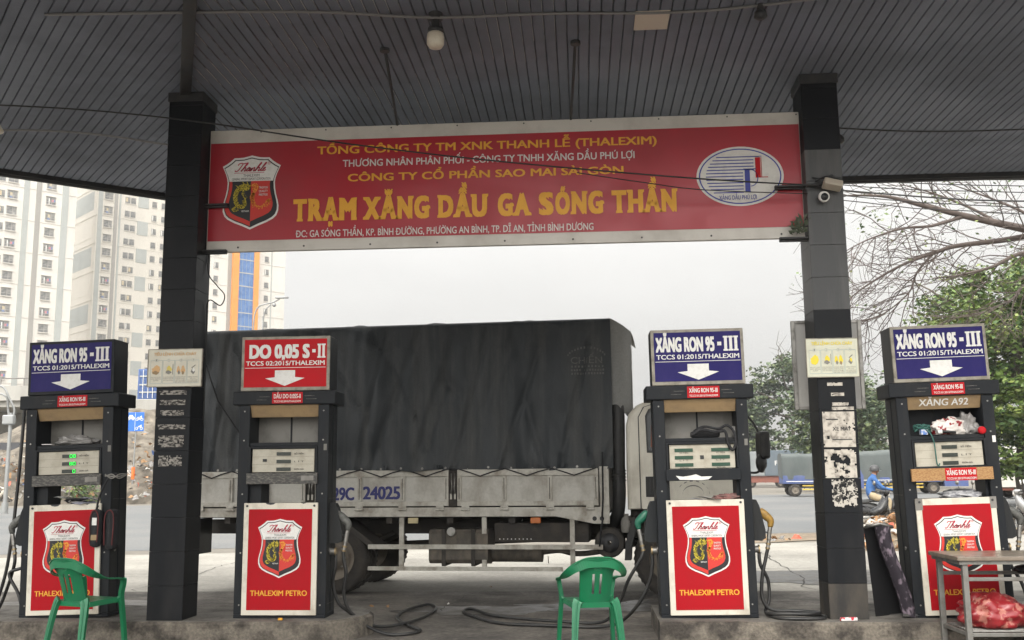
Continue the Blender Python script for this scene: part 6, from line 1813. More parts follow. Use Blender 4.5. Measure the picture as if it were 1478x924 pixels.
def tree(loc, h, rad, label, seed, pal, leaf, per, depth=4, trunk_r=.2, layered=False, group="leafy trees beyond the road", crown_z=None, extra=0):
    t = thing("leafy_tree", loc, label, "tree", group)
    r_ = random.Random(seed); tips = []
    b = MB()
    th = h * .34
    pts = [(0, 0, 0), (.1 * rad * r_.uniform(-1, 1), .1 * r_.uniform(-1, 1), th * .5), (.12 * rad * r_.uniform(-1, 1), .1, th)]
    b.tube(pts, [trunk_r * 1.25, trunk_r, trunk_r * .85], M_bark, 10)
    for k in range(6):
        a = k * 1.05 + r_.uniform(-.3, .3)
        e = .35 if layered else r_.uniform(.5, 1.1)
        st = Vector(pts[2]) + Vector((0, 0, (h * .10 * k) if layered else 0))
        limb(b, st, (math.cos(a), math.sin(a), e), h * .26, trunk_r * .5, depth - 1, r_, tips, .55, .10 if layered else .2)
    limb(b, pts[2], (0, 0, 1), h * .30, trunk_r * .8, depth, r_, tips, .5, .25)
    b.build("trunk", t)
    ctr = Vector((0, 0, h * .66))
    clumps = []
    for p in tips:
        q = p.copy()
        dd = q - ctr
        k = math.sqrt((dd.x / rad) ** 2 + (dd.y / rad) ** 2 + (dd.z / (h * .42)) ** 2)
        if k > 1: q = ctr + dd / k * r_.uniform(.85, 1.0)
        clumps.append((q, rad * r_.uniform(.14, .26)))
    for k in range(extra):
        d = Vector((r_.gauss(0, 1), r_.gauss(0, 1), r_.gauss(0, 1))).normalized() * r_.uniform(.55, 1.0)
        clumps.append((ctr - Vector((0, 0, h * .1)) + Vector((d.x * rad, d.y * rad, d.z * h * .46)), rad * r_.uniform(.12, .24)))
    b = MB(); leafy(b, clumps, per, leaf, M_leafs[pal], r_, .35 if layered else .6)
    b.build("crown", t)
    return t
tree((25.2, 124, 0), 15.0, 5.4, "layered green tree behind the blue tarped truck, its top tier beside the back board", 21, "far", .58, 26, 4, .3, True, extra=150)
tree((18.2, 126, 0), 11.2, 4.8, "pale green tree beyond the container trailer, beside the dispenser with green screens", 22, "far", .56, 26, 4, .2, extra=210)
tree((20.8, 84, 0), 9.0, 4.2, "bushy green tree above the grey tarped lorry, just past the dusty pillar", 23, "far", .42, 26, 4, .22, extra=230)
tree((25.5, 88, 0), 8.0, 3.8, "low rounded tree behind the lorry, half hidden by the A92 dispenser", 24, "far", .42, 26, 4, .2, extra=70)
tree((19.3, 46, 0), 10.4, 4.5, "big bright green tree over the white box truck", 25, "bright", .25, 95, 4, .26, True, extra=480)
tree((31, 100, 0), 11, 5, "far dark green tree behind the big bright one", 26, "far", .5, 30, 4, .25, extra=90)
# bushes behind the lit dispenser
b = MB(); r_ = random.Random(3)
leafy(b, [((-29.9 + r_.uniform(-.8, .8), 59.2 + r_.uniform(-.4, .4), r_.uniform(.2, 1.5)), .6) for _ in range(16)], 26, .24, M_leafs["bright"], r_)
tag(b.build("roadside_bush"), "small green bush by the road, farther along from the white scooter", "bush", "bushes by the yellow fence")
b = MB()
leafy(b, [((-32.6 + r_.uniform(-.6, .6), 59.6 + r_.uniform(-.4, .4), r_.uniform(.2, 1.3)), .5) for _ in range(12)], 26, .22, M_leafs["bright"], r_)
tag(b.build("roadside_bush"), "small green bush against the yellow fence, nearer the white scooter", "bush", "bushes by the yellow fence")
# bare spreading tree, trunk outside the picture
M_twig = mat("reddish_bark", (0.10, 0.078, 0.068), 0.9, 0, (0.055, 0.045, 0.04), 0.7, 4, 2)
bt = thing("bare_tree", (17.5, 27, 0), "nearly leafless tree whose reddish boughs spread under the overhead wires", "tree")
r_ = random.Random(31); b = MB(); tips = []
def wp(x, y, z): return Vector((x - 17.5, y - 27, z))
b.tube(spline([wp(17.5, 27, 0), wp(17.3, 27, 3), wp(16.4, 26.8, 5.6), wp(14.8, 26.5, 6.9)], 4), [.42 - .018 * i for i in range(13)], M_twig, 10)
mains = [([wp(14.8, 26.5, 6.9), wp(12.6, 26.2, 7.45), wp(11.43, 26, 7.66), wp(10.1, 25.9, 7.97), wp(8.91, 25.8, 8.28), wp(7.9, 25.6, 8.5), wp(6.9, 25.4, 8.5)], .15, .02),
         ([wp(11.9, 26.1, 7.55), wp(11.0, 26.3, 7.44), wp(9.9, 26.5, 7.36), wp(9.36, 26.5, 7.2), wp(8.5, 26.6, 6.9), wp(7.6, 26.7, 6.4), wp(7.0, 26.7, 5.95)], .085, .012),
         ([wp(9.9, 25.9, 8.0), wp(9.0, 25.6, 7.7), wp(8.2, 25.4, 7.6), wp(7.3, 25.2, 7.3), wp(6.7, 25.1, 7.0)], .05, .010),
         ([wp(9.3, 26.5, 7.18), wp(8.9, 26.7, 6.7), wp(8.7, 26.8, 6.2), wp(8.1, 26.9, 5.7), wp(7.6, 26.9, 5.5)], .035, .008),
         ([wp(15.0, 26.5, 6.7), wp(13.2, 26, 6.9), wp(11.4, 25.8, 7.0), wp(10.4, 25.6, 6.6), wp(9.6, 25.5, 6.4), wp(8.9, 25.4, 6.3)], .085, .010),
         ([wp(13.5, 26.2, 6.8), wp(12, 26, 6.6), wp(11.2, 25.9, 6.1), wp(10.9, 25.8, 5.8), wp(10.2, 25.7, 5.5)], .06, .010),
         ([wp(10.9, 26, 7.75), wp(10.3, 26.3, 8.3), wp(9.4, 26.5, 8.8), wp(8.6, 26.6, 9.1)], .05, .010),
         ([wp(12.5, 26.2, 7.5), wp(11.8, 26.6, 8.2), wp(11.0, 26.8, 8.7), wp(10.0, 27, 9.2)], .06, .010)]
for pts, ra, rb_ in mains:
    sp = spline(pts, 5); n = len(sp)
    b.tube(sp, [ra + (rb_ - ra) * i / (n - 1) for i in range(n)], M_twig, 7)
    for i in range(6, n, 2):
        d = (sp[min(i + 1, n - 1)] - sp[i - 1]).normalized()
        for q in range(2 if i < n - 1 else 3):
            nd = (d + Vector((r_.gauss(0, .45), r_.gauss(0, .5), r_.gauss(-.05, .55)))).normalized()
            limb(b, sp[i], nd, r_.uniform(.7, 1.25), max(.008, .022 * (1 - .5 * i / n)), 2, r_, tips, .55, -.02, 4, .3, M_twig, .72, .0055, (2, 3), 5)
b.build("trunk", bt)
b = MB(); leafy(b, [(p, .3) for p in tips if r_.random() < .30 and p.z > 7.6], 5, .12, M_leafs["bright"], r_); leafy(b, [(p, .3) for p in tips if r_.random() < .10], 3, .11, M_leafs["bright"], r_); b.build("leaf_sprays", bt)

# overhead wires
r_ = random.Random(8)
wl = [("topmost", 8.6, 8.25), ("second", 8.55, 8.05), ("third", 8.5, 7.9), ("fourth", 8.45, 7.75), ("fifth", 8.42, 7.6), ("sixth", 8.35, 7.45), ("seventh", 8.30, 7.25), ("eighth", 8.25, 7.1), ("ninth", 8.2, 6.95)]
for k, (nm, za, zb) in enumerate(wl):
    pts = [(2.0 + (13 - 2.0) * i / 10 + 0, 21.5 + .1 * k, za + (zb - za) * i / 10 - .25 * math.sin(math.pi * i / 10) + .03 * fbm(i * .7, k)) for i in range(11)]
    b = MB(); b.tube([(-8, 20.5, za + 1.0)] + pts + [(26, 23, zb - 1.1 + .05 * k)], .011 if k % 3 else .018, M_rubber, 6)
    tag(b.build("overhead_wire"), "%s of the black overhead wires fanning out past the canopy edge, counted from above" % nm, "wire", "overhead wires past the canopy")
for (x, y, lab) in ((28.0, 95, "thin grey post beyond the low rounded tree"), (24.2, 92, "thin grey post above the tarped lorry")):
    t = thing("utility_pole", (x, y, 0), lab, "pole", "utility poles far beyond the road")
    b = MB(); b.cyl((0, 0, 0), (0, 0, 8.0), .13, M_ovp, 8, .09); b.build("shaft", t)
    b = MB(); b.box(-.9, .9, -.05, .05, 7.3, 7.42, M_ovp); b.build("cross_arm", t)

# ------------------------------------------------------------------ street furniture
M_galv = mat("galvanised_grey", (0.30, 0.305, 0.30), 0.5, 0.5, (0.22, 0.22, 0.21), 0.6, 3)
t = thing("street_lamp", (-26.4, 45, 0), "grey lamp post with two hooked arms, under the elevated road", "street lamp")
b = MB(); b.cyl((0, 0, 0), (0, 0, 4.6), .10, M_galv, 10, .075); b.cyl((0, 0, 0), (0, 0, .5), .15, M_galv, 10); b.build("post", t)
for s in (-1, 1):
    b = MB(); b.tube(spline([(0, 0, 4.1), (s * .15, 0, 4.7), (s * .05 - .15, -.1, 5.3), (-.5 + s * .1, -.15, 5.65 + .15 * s), (-1.1, -.2, 5.6 + .3 * s), (-1.4, -.2, 5.2 + .3 * s)], 5), .05, M_galv, 8); b.build("arm", t)
b = MB(); b.box(-.35, .2, -.15, .12, 4.05, 4.5, M_galv, .06); b.lathe([(.02, .1), (.1, .05), (.16, -.12), (.001, -.14)], (-1.42, -.2, 5.35), (0, 0, 1), M_galv, 12); b.build("lamp_head", t)
t = thing("street_lamp", (-14.6, 45, 0), "thin curved street lamp rising behind the dark tarpaulin", "street lamp")
b = MB(); b.cyl((0, 0, 0), (0, 0, 8.9), .075, M_galv, 8, .04); b.cyl((-.45, 0, 0), (-.45, 0, 8.2), .05, M_galv, 8, .04); b.build("post", t)
b = MB(); b.tube(spline([(-.45, 0, 8.2), (-.42, 0, 8.9), (-.28, 0, 9.3), (.0, 0, 9.45), (.45, 0, 9.55), (.75, 0, 9.7)], 5), .035, M_galv, 6); b.tube(spline([(0, 0, 8.8), (.1, 0, 9.2), (.35, 0, 9.45)], 4), .03, M_galv, 6); b.build("arm", t)
b = MB(); b.box(.55, 1.15, -.08, .08, 9.72, 9.80, M_galv, .02, Matrix.Rotation(R(0), 4, 'Y')); b.lathe([(.001, -.10), (.08, -.06), (.10, 0), (.06, .08), (.02, .1)], (.50, 0, 9.42), (0, 0, 1), M_galv, 12); b.build("lamp_head", t)
M_bluesign = mat("blue_road_sign", (0.02, 0.13, 0.50), 0.4)
t = thing("road_sign", (-27.75, 61.0, 0), "blue road sign with white car, motorbike and bicycle on a thin pole", "road sign")
b = MB(); b.cyl((.0, 0, 0), (.12, 0, 5.6), .045, M_galv, 8); b.build("pole", t)
b = MB(); b.box(-.50, .62, -.09, -.06, 4.45, 5.62, M_bluesign, .01); b.build("plate", t)
b = MB()
yy = -.097
b.box(.045, .065, yy, yy + .004, 4.47, 5.6, M_signwhite)
def disc(cx, cz, r, hole=.55, n=14):
    for i in range(n):
        a0, a1 = 2 * math.pi * i / n, 2 * math.pi * (i + 1) / n
        b.raw([(cx + r * math.cos(a0), yy, cz + r * math.sin(a0)), (cx + r * math.cos(a1), yy, cz + r * math.sin(a1)), (cx + r * hole * math.cos(a1), yy, cz + r * hole * math.sin(a1)), (cx + r * hole * math.cos(a0), yy, cz + r * hole * math.sin(a0))], [(0, 1, 2, 3)], M_signwhite)
b.raw([(x, yy, z) for x, z in ((-.46, 5.20), (-.46, 5.30), (-.36, 5.33), (-.30, 5.45), (-.12, 5.45), (-.05, 5.33), (.02, 5.30), (.02, 5.20))], [tuple(range(8))], M_signwhite); disc(-.36, 5.19, .06, .3); disc(-.08, 5.19, .06, .3)
for zc in (5.18, 4.62):
    disc(.18, zc, .09, .7); disc(.48, zc, .09, .7)
    b.raw([(.18, yy, zc), (.20, yy, zc - .02), (.33, yy, zc + .12), (.31, yy, zc + .15)], [(0, 1, 2, 3)], M_signwhite)
    b.raw([(.31, yy, zc + .12), (.33, yy, zc + .10), (.49, yy, zc + .0), (.47, yy, zc + .24)], [(0, 1, 2, 3)], M_signwhite)
b.raw([(x, yy, z) for x, z in ((.16, 5.28), (.24, 5.33), (.40, 5.30), (.44, 5.20), (.30, 5.16))], [tuple(range(5))], M_signwhite)
b.build("pictograms", t)
b = MB(); b.cyl((.035, 0, 1.5), (.05, 0, 2.25), .10, mat("orange_sleeve", (.75, .16, .03), .6), 10); b.build("orange_sleeve", t)

# ------------------------------------------------------------------ trucks beyond the road
M_tarpg = mat("green_grey_tarp", (0.075, 0.088, 0.085), 0.8, 0, (0.12, 0.13, 0.125), 0.7, 1.0, 3, 0.3, 8)
M_tblue2 = mat("faded_blue_paint", (0.055, 0.085, 0.22), 0.6, 0, (0.12, 0.13, 0.2), 0.7, 2)
M_redox = mat("red_oxide_chassis", (0.22, 0.075, 0.05), 0.8, 0, (0.12, 0.06, 0.05), 0.7, 3)
M_yelbar = mat("yellow_bar", (0.55, 0.38, 0.06), .7)
def small_wheels(t, xs, rad, w0, wid=.25):
    for x in xs:
        for y in (w0, w0 + 1.9):
            b = MB(); b.lathe([(rad * .55, 0), (rad * .85, -.01), (rad, .04), (rad, wid - .04), (rad * .85, wid), (rad * .55, wid)], (x, y, rad), (0, 1, 0), M_tyre, 20)
            w = b.build("wheel", t)
            b = MB(); b.lathe([(rad * .57, .0), (rad * .4, .06), (rad * .2, .02), (.001, .02)], (x, y, rad), (0, 1, 0), M_rim, 16); b.build("rim", w)
def far_truck(loc, rz, label, L, hbed, htop, m_bed, m_tarp, m_cab, cab_at, rise=0.0):
    t = thing("tarped_truck", loc, label, "truck", None, rz)
    b = MB(); b.box(.1, L, .7, 1.5, .55, .8, M_under); b.build("chassis", t)
    b = MB(); b.box(0, L, 0, 2.2, .82, hbed, m_bed, .02)
    for k in range(int(L / .8) + 1): b.box(min(k * .8, L - .08), min(k * .8, L - .08) + .07, -.03, -.001, .84, hbed, m_bed)
    b.box(.2, L - .2, -.031, -.002, .95, .99, M_signwhite)
    b.build("cargo_bed", t)
    b = MB(); n = 40
    def tp(u, v):
        x = -.03 + u * (L + .06)
        ph = (u * L / 1.1) % 1
        prof_ = [(0, hbed - .25), (-.02, hbed + .5 * (htop - hbed)), (.04, htop - .12), (.35, htop), (1.1, htop + .06), (1.85, htop), (2.16, htop - .12), (2.22, hbed)]
        f = v * 7; k = min(6, int(f)); q = f - k
        y = prof_[k][0] + (prof_[k + 1][0] - prof_[k][0]) * q; z = prof_[k][1] + (prof_[k + 1][1] - prof_[k][1]) * q
        z += rise * u * (z - hbed) / (htop - hbed) - .05 * math.sin(math.pi * ph) * (1 if z > htop - .2 else 0)
        y += .05 * fbm(x * 2, z * .6, 3) + .02 * math.cos(2 * math.pi * ph)
        return (x, y, z)
    b.grid(tp, n, 28, m_tarp)
    for u in (0, 1): b.raw([tp(u, v / 28) for v in range(29)], [tuple(range(29))], m_tarp)
    b.build("tarpaulin", t)
    b = MB()
    c0 = L + .15 if cab_at > 0 else -1.75
    pr = [(c0, .5), (c0, 2.25), (c0 + .15, 2.4), (c0 + 1.15, 2.4), (c0 + 1.5, 1.5), (c0 + 1.6, 1.3), (c0 + 1.6, .5)]
    if cab_at < 0: pr = [(2 * c0 + 1.6 - x, z) for x, z in pr]
    b.prism(pr, lambda p: (p[0], .05, p[1]), lambda p: (p[0], 2.15, p[1]), m_cab)
    cb = b.build("cab", t)
    b = MB(); xx = [c0 + .35, c0 + .4, c0 + 1.05, c0 + 1.3]
    if cab_at < 0: xx = [2 * c0 + 1.6 - x for x in xx]
    b.raw([(xx[0], .044, 1.5), (xx[1], .044, 2.2), (xx[2], .044, 2.2), (xx[3], .044, 1.5)], [(0, 1, 2, 3)], M_glass); b.build("window", cb)
    b = MB(); b.box(1.2, L - 1.3, -.02, .03, .42, .50, M_yelbar); b.box(1.2, L - 1.3, -.02, .03, .66, .72, M_yelbar)
    for x in (1.3, L / 2, L - 1.4): b.box(x, x + .06, .031, .07, .40, .82, M_under)
    b.build("side_guard", t)
    small_wheels(t, (.75, L - .5) if L < 5 else (.9, 2.0, L - .6), .42, .04)
    return t
far_truck((12.95, 67, .01), R(-4), "blue truck with ribbed grey tarpaulin, parked between the green-screened dispenser and the dusty pillar", 3.3, 1.35, 2.75, M_tblue2, M_tarpg, M_tblue2, 1)
far_truck((16.9, 73.5, .01), R(-3), "long lorry under a smooth grey tarpaulin, parked behind the motorbike rider", 8.2, 1.15, 2.75, M_tblue2, M_tarpg, M_tblue2, 1, .55)
M_cgrey = mat("grey_container", (0.22, 0.24, 0.245), 0.7, 0, (0.30, 0.31, 0.31), 0.7, 0.8, 3); M_cslate = mat("slate_container", (0.10, 0.13, 0.155), 0.7, 0, (0.15, 0.17, 0.19), 0.7, 0.8, 3)
t = thing("container_trailer", (16.5, 111, .01), "grey and slate containers on a red trailer far down the road", "trailer", None, R(-8))
b = MB(); b.box(0, 3.0, 0, 2.4, 1.25, 3.85, M_cgrey, .04)
for k in range(11): b.box(.1 + k * .27, .22 + k * .27, -.05, -.001, 1.35, 3.75, M_cgrey)
b.build("container", t)
b = MB(); b.box(3.05, 7.4, 0, 2.4, 1.25, 3.95, M_cslate, .04)
for k in range(16): b.box(3.15 + k * .265, 3.27 + k * .265, -.05, -.001, 1.35, 3.85, M_cslate)
b.text("FEN", 4.6, 2.35, 1.0, .5, M_signwhite, lambda x, y: (x, -.07, y), .02); b.build("container", t)
b = MB(); b.box(-.2, 7.4, .2, 2.2, .95, 1.24, M_redox); b.box(1.2, 7, -.02, .02, .55, .95, M_redox)
for k in range(7): b.box(1.2 + k * .9, 1.3 + k * .9, -.05, -.021, .5, 1.2, M_redox)
b.build("trailer_frame", t)
small_wheels(t, (.6, 1.6, 4.6, 5.6), .48, .1)
t = thing("box_truck", (22.95, 58, .01), "white box truck with blue letters parked under the big bright green tree", "truck", None, R(-2))
M_boxwhite = mat("white_box_body", (0.64, 0.61, 0.55), 0.6, 0, (0.52, 0.49, 0.44), 0.6, 1.0, 3)
b = MB(); b.box(0, 5.2, 0, 2.2, .62, 2.85, M_boxwhite, .03); b.box(-.04, .05, -.03, 2.2, .6, 2.87, M_boxwhite); bx = b.build("box_body", t)
b = MB(); tfx = lambda x, y: (x, -.006, y)
b.text("ADX", .52, 2.12, .52, .24, M_bluebar, tfx, .03, .15); b.box(.25, .82, -.006, -.003, 2.02, 2.05, M_bluebar)
for k in range(10):
    a0, a1 = math.pi * (.6 + .09 * k), math.pi * (.6 + .09 * (k + 1))
    b.raw([(.5 + .38 * math.cos(a0), -.006, 2.25 + .24 * math.sin(a0)), (.5 + .38 * math.cos(a1), -.006, 2.25 + .24 * math.sin(a1)), (.5 + .35 * math.cos(a1), -.006, 2.25 + .22 * math.sin(a1)), (.5 + .35 * math.cos(a0), -.006, 2.25 + .22 * math.sin(a0))], [(0, 1, 2, 3)], M_bluebar)
b.text("Á", 1.25, 1.98, .36, .36, M_blueletter, tfx, .05); b.text("CHUYÊN V", .95, 1.56, 1.45, .20, mat("grey_print", (.2, .19, .18), .6), tfx, .02); b.build("lettering", bx)
b = MB(); b.box(0, 5.2, .1, 2.1, .45, .61, M_redox); b.box(5.3, 6.9, .05, 2.15, .5, 2.3, M_boxwhite, .12); b.build("chassis", t)
small_wheels(t, (1.2, 5.9), .42, .04)

# ------------------------------------------------------------------ motorbikes and people
def motorbike(loc, rz, label, m_body, m_seat, m_extra=None, group="motorbikes", big=True):
    t = thing("motorbike", loc, label, "motorbike", group, rz)
    for x, n_ in ((-.60, "rear"), (.62, "front")):
        b = MB(); b.tube([(x + .25 * math.cos(a * math.pi / 12), 0, .29 + .25 * math.sin(a * math.pi / 12)) for a in range(24)], .042, M_tyre, 8, closed=True); w = b.build("wheel", t)
        b = MB(); b.tube([(x + .205 * math.cos(a * math.pi / 10), 0, .29 + .205 * math.sin(a * math.pi / 10)) for a in range(20)], .014, M_steel, 6, closed=True)
        for k in range(5):
            a = 2 * math.pi * k / 5; b.box(-.012, .012, -.012, .012, .02, .2, M_steel, 0, Matrix.Translation((x, 0, .29)) @ Matrix.Rotation(a, 4, 'Y'))
        b.cyl((x, -.05, .29), (x, .05, .29), .035, M_steel, 10); b.build("rim", w)
    b = MB()
    b.tube([(-.60, -.09, .29), (-.15, -.08, .36), (.05, -.06, .45)], .03, M_darksteel, 6); b.tube([(-.60, .09, .29), (-.15, .08, .36)], .03, M_darksteel, 6)
    b.box(-.18, .16, -.10, .10, .24, .46, M_steel, .05); b.cyl((.0, -.13, .33), (.0, .13, .33), .085, M_steel, 12)
    b.tube([(-.10, -.12, .26), (-.45, -.14, .27), (-.80, -.15, .38)], [.022, .04, .045], M_steel, 8)
    for s in (-1, 1): b.tube([(.62, s * .07, .29), (.52, s * .065, .62), (.42, s * .05, .92)], .022, M_steel, 6)
    for s in (-1, 1): b.tube([(-.58, s * .11, .34), (-.45, s * .12, .62)], .025, M_steel, 6)
    b.build("engine_frame", t)
    b = MB()
    sec = [(-.88, .07, .60, .72), (-.70, .13, .50, .76), (-.40, .15, .45, .75), (-.12, .13, .42, .70), (.10, .10, .42, .60), (.28, .13, .45, .68), (.40, .17, .48, .88), (.50, .12, .58, 1.0), (.54, .05, .70, 1.02)]
    vs = []
    for x, hw, z0, z1 in sec:
        for k in range(10):
            a = 2 * math.pi * k / 10
            vs.append((x, hw * math.cos(a), (z0 + z1) / 2 + (z1 - z0) / 2 * math.sin(a)))
    fs = [(i * 10 + k, i * 10 + (k + 1) % 10, (i + 1) * 10 + (k + 1) % 10, (i + 1) * 10 + k) for i in range(len(sec) - 1) for k in range(10)] + [tuple(range(10)), tuple(range(80, 90))]
    b.raw(vs, fs, m_body, True)
    b.grid(lambda u, v: (.62 + .31 * math.cos(math.pi * (.15 + .75 * u)), (v - .5) * .12, .29 + .31 * math.sin(math.pi * (.15 + .75 * u))), 10, 2, m_body)
    b.grid(lambda u, v: (-.60 + .33 * math.cos(math.pi * (.35 + .6 * u)), (v - .5) * .12, .29 + .33 * math.sin(math.pi * (.35 + .6 * u))), 10, 2, M_rubber)
    b.build("body_panel", t)
    b = MB(); b.box(-.66, .06, -.125, .125, .735, .815, m_seat, .035, Matrix.Rotation(R(-3), 4, 'Y')); b.build("seat", t)
    b = MB(); b.tube(spline([(.34, -.36, 1.02), (.42, -.2, 1.0), (.45, 0, .98), (.42, .2, 1.0), (.34, .36, 1.02)], 4), .014, M_darksteel, 6)
    for s in (-1, 1): b.cyl((.37, s * .25, 1.012), (.335, s * .37, 1.022), .020, M_rubber, 8)
    b.box(.38, .56, -.12, .12, .95, 1.06, m_body, .04); b.build("handlebar", t)
    b = MB(); b.lathe([(.001, .03), (.06, .02), (.075, -.02), (.05, -.05)], (.56, 0, .97), (1, 0, .1), M_signwhite, 14); b.build("headlight", t)
    for s in (-1, 1):
        b = MB(); b.tube([(.38, s * .22, 1.02), (.36, s * .27, 1.2)], .007, M_darksteel, 5); b.lathe([(.001, -.012), (.055, -.01), (.06, .01), (.001, .02)], (.36, s * .28, 1.23), (-1, 0, .1), M_signwhite if m_extra else M_steel, 12); b.build("mirror", t)
    b = MB(); b.box(-.93, -.87, -.06, .06, .60, .66, M_redsign, .01); b.build("tail_light", t)
    if m_extra:
        b = MB(); b.box(-.98, -.50, -.20, .20, .83, 1.16, m_extra, .05); b.build("carry_box", t)
    return t
M_skin = mat("skin", (0.36, 0.19, 0.12), 0.5)
M_hair = mat("hair_black", (0.012, 0.010, 0.009), 0.6)
def person(loc, rz, label, m_top, m_legs, m_helmet, m_shoe=None):
    """seated rider: one skinned body; +x is forward"""
    V_ = []; E2 = []; Rr = []; Lb = []
    def add(p, r, parent=None, lab=None):
        V_.append(p); Rr.append(r)
        if parent is not None: E2.append((parent, len(V_) - 1)); Lb.append(lab)
        return len(V_) - 1
    pel = add((-.22, 0, .87), .135)
    belly = add((-.22, 0, 1.02), .125, pel, "top"); chest = add((-.17, 0, 1.20), .145, belly, "top"); neck0 = add((-.12, 0, 1.36), .075, chest, "top")
    neck = add((-.09, 0, 1.43), .052, neck0, "skin"); head = add((-.06, 0, 1.52), .088, neck, "skin"); crown = add((-.065, 0, 1.60), .080, head, "skin")
    nose = add((.035, 0, 1.515), .016, head, "skin")
    for s in (-1, 1):
        sh = add((-.13, s * .175, 1.31), .066, neck0, "top"); el = add((.04, s * .26, 1.10), .047, sh, "top"); wr = add((.27, s * .28, 1.045), .031, el, "top")
        pm = add((.33, s * .285, 1.045), .030, wr, "skin")
        for k, (dy, ln) in enumerate(((-.034, .040), (-.012, .046), (.010, .044), (.030, .036))):
            f1 = add((.365, s * .285 + dy, 1.055), .0095, pm, "skin"); f2 = add((.365 + ln * .6, s * .285 + dy, 1.038), .009, f1, "skin"); f3 = add((.362 + ln * .3, s * .285 + dy, 1.008), .008, f2, "skin")
        th = add((.335, s * .285 - s * .035, 1.028), .010, pm, "skin"); add((.365, s * .285 - s * .04, 1.006), .009, th, "skin")
        hp = add((-.17, s * .11, .86), .10, pel, "legs"); kn = add((.24, s * .19, .78), .066, hp, "legs"); an = add((.16, s * .20, .40), .042, kn, "legs")
        hl = add((.14, s * .20, .325), .036, an, "skin"); add((.27, s * .21, .305), .030, hl, "shoe")
    me = bpy.data.meshes.new("person_skeleton"); me.from_pydata(V_, E2, [])
    o = bpy.data.objects.new("person_skeleton", me); COL.objects.link(o)
    sk = o.modifiers.new("skin", 'SKIN')
    lay = me.skin_vertices[0] if len(me.skin_vertices) else None
    if lay is None:
        bm = bmesh.new(); bm.from_mesh(me); bm.verts.layers.skin.verify(); bm.to_mesh(me); bm.free(); lay = me.skin_vertices[0]
    for i, r in enumerate(Rr):
        lay.data[i].radius = (r, r); lay.data[i].use_root = (i == 0)
    ss = o.modifiers.new("sub", 'SUBSURF'); ss.levels = 2; ss.render_levels = 2
    dg = bpy.context.evaluated_depsgraph_get(); dg.update()
    res = bpy.data.meshes.new_from_object(o.evaluated_get(dg))
    bpy.data.objects.remove(o)
    ml = {"top": 0, "legs": 1, "skin": 2, "shoe": 3}
    res.materials.clear()
    for m_ in (m_top, m_legs, M_skin, m_shoe or M_redsign, M_hair): res.materials.append(m_)
    segs = [(Vector(V_[a]), Vector(V_[c]), ml[l], (Rr[a] + Rr[c]) / 2) for (a, c), l in zip(E2, Lb)]
    for p in res.polygons:
        best = None
        for a, c, k, r in segs:
            t_ = max(0, min(1, (p.center - a).dot(c - a) / max(1e-9, (c - a).length_squared)))
            d = (p.center - (a + (c - a) * t_)).length - r
            if best is None or d < best[0]: best = (d, k)
        p.material_index = best[1]; p.use_smooth = True
    res.name = "person"
    po = bpy.data.objects.new("person", res); COL.objects.link(po)
    po.location = loc; po.rotation_euler = (0, 0, rz)
    tag(po, label, "person")
    b = MB()
    b.lathe([(.128, -.005), (.131, .03), (.122, .08), (.095, .125), (.05, .150), (.001, .156)], (-.065, 0, 1.535), (-.12, 0, 1), m_helmet, 20)
    b.grid(lambda u, v: (-.065 + (.126 + .06 * v) * math.cos((u - .5) * 2.0), (.126 + .03 * v) * math.sin((u - .5) * 2.0), 1.55 - .012 * v), 10, 3, m_helmet)
    for s in (-1, 1): b.tube([(-.06, s * .118, 1.54), (-.045, s * .098, 1.47), (-.02, s * .03, 1.425)], .007, M_ink, 5)
    b.build("helmet", po)
    b = MB()
    for s in (-1, 1):
        b.lathe([(.001, .004), (.011, .0)], (.022, s * .034, 1.535), (1, s * .3, 0), M_ink, 8)
        b.box(.0, .028, s * .022 - .012 if s > 0 else -.034, s * .022 + .012 if s > 0 else -.010, 1.549, 1.553, M_hair)
        b.lathe([(.001, -.006), (.020, -.004), (.018, .008), (.001, .01)], (-.06, s * .092, 1.52), (0, s, 0), M_skin, 8)
    b.box(.024, .030, -.022, .022, 1.474, 1.480, M_scriptred)
    b.build("face_features", po)
    return po
M_denim = mat("blue_shirt", (0.05, 0.13, 0.32), 0.85, 0, (0.035, 0.09, 0.24), 0.7, 7, 1, 0.3, 30); M_khaki = mat("khaki_trousers", (0.42, 0.34, 0.22), 0.85, 0, (0.32, 0.25, 0.16), 0.6, 8)
M_helm = mat("grey_helmet", (0.055, 0.055, 0.058), 0.3); M_bkbody = mat("black_bike_panel", (0.014, 0.014, 0.016), 0.25, 0, (0.06, 0.058, 0.05), 0.5, 6)
M_whitecloth = mat("white_jacket", (0.55, 0.53, 0.50), 0.85); M_whitebody = mat("cream_bike_panel", (0.52, 0.48, 0.40), 0.35); M_teal = mat("teal_carton", (0.03, 0.24, 0.24), 0.6); M_greyb = mat("silver_bike_panel", (0.30, 0.30, 0.30), 0.35, 0.4)
GB = "motorbikes around the forecourt"
motorbike((7.72, 27.3, .012), R(0), "black motorbike ridden by a person in a blue shirt", M_bkbody, M_rubber, None, GB)
person((7.72, 27.3, .012), R(0), "person in a blue shirt, khaki trousers and dark helmet riding a black motorbike", M_denim, M_khaki, M_helm)
motorbike((6.95, 25.6, .012), R(12), "parked black motorbike in front of the blue shirted rider, beside the dusty pillar", M_bkbody, M_rubber, None, GB)
motorbike((-35.0, 58.6, .012), R(0), "cream scooter ridden by a person in white near the yellow fence", M_whitebody, M_rubber, None, GB)
person((-35.0, 58.6, .012), R(0), "person in white with a white helmet riding a cream scooter by the yellow fence", M_whitecloth, mat("dark_trousers", (.05, .05, .055), .85), M_whitecloth)
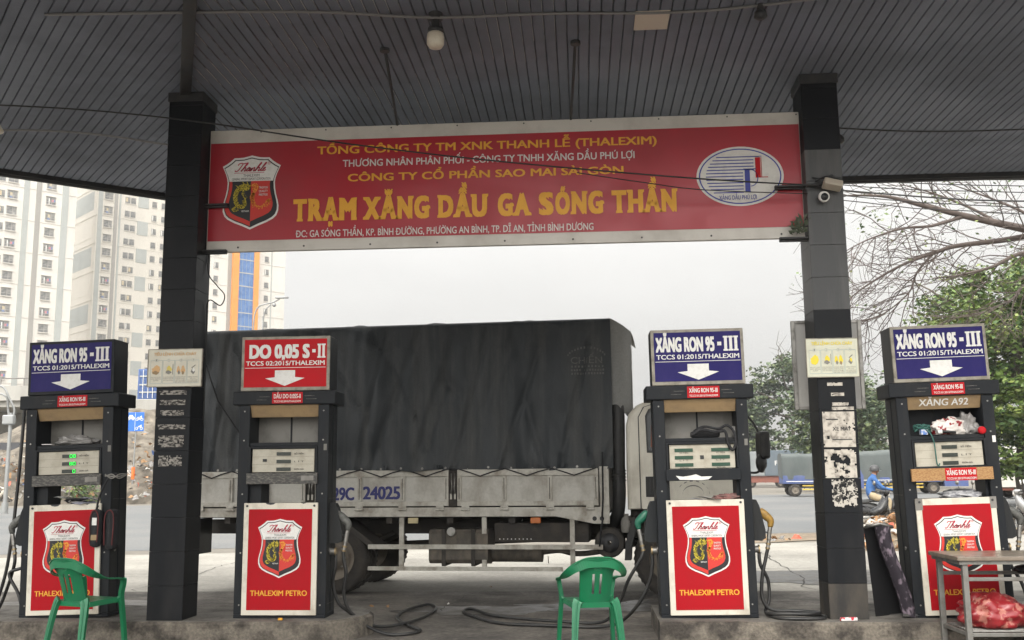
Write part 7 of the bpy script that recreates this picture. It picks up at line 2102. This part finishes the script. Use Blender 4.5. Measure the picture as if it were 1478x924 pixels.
motorbike((10.9, 25.2, .012), R(150), "parked motorbike with a teal box behind its saddle, beside the A92 dispenser", M_greyb, M_rubber, M_teal, GB)
motorbike((11.9, 26.6, .012), R(165), "parked motorbike with a white box, half outside the picture", M_bkbody, M_rubber, M_boxwhite, GB)
motorbike((9.1, 25.8, .012), R(20), "parked silver motorbike seen through the gap of the A92 dispenser", M_greyb, M_rubber, None, GB)
# heap of rubbish at the road edge
b = MB(); r_ = random.Random(19)
b.grid(lambda u, v: (6.2 + (u - .5) * 2.4, 21.2 + (v - .5) * 2.0, .005 + .55 * max(0, 1 - ((u - .5) / .5) ** 2) * max(0, 1 - ((v - .5) / .5) ** 2) + .06 * fbm(u * 6, v * 6)), 20, 16, M_dirt)
def hp():
    u, v = r_.random(), r_.random()
    return Vector((6.2 + (u - .5) * 2.3, 21.2 + (v - .5) * 1.9, .04 + .55 * max(0, 1 - ((u - .5) / .5) ** 2) * max(0, 1 - ((v - .5) / .5) ** 2)))
scraps(b, [hp() for _ in range(620)], .05, .2, r_, (6, 4, 0, 1, 2, 8))
tag(b.build("rubbish_heap"), "heap of torn cardboard and plastic at the road edge below the rider", "rubbish", kind="stuff")
b = MB(); r_ = random.Random(29)
scraps(b, [Vector((r_.uniform(1.8, 6.0), 0, .03)) + Vector((0, 22.6 + r_.uniform(0, 3), 0)) for _ in range(26)], .05, .2, r_)
scraps(b, [Vector((r_.uniform(-5, 6), r_.uniform(10.8, 16), .022)) for _ in range(16)], .02, .06, r_)
tag(b.build("litter"), "small scraps of litter on the ground and dirt strip", "litter", kind="stuff")
# ------------------------------------------------------------------ pale town haze
b = MB(); b.box(-320, 320, -14, 420, -1.0, 110, mat("haze_shell", (1, 1, 1)))
hz = b.build("haze"); hz.data.materials.clear()
mh = bpy.data.materials.new("haze_air"); mh.use_nodes = True
nt = mh.node_tree
for n in list(nt.nodes): nt.nodes.remove(n)
out = nt.nodes.new("ShaderNodeOutputMaterial"); vol = nt.nodes.new("ShaderNodeVolumePrincipled")
vol.inputs["Color"].default_value = (0.92, 0.93, 0.95, 1); vol.inputs["Density"].default_value = 0.0006; vol.inputs["Anisotropy"].default_value = 0.3
nt.links.new(vol.outputs[0], out.inputs["Volume"])
hz.data.materials.append(mh)
tag(hz, kind="stuff")
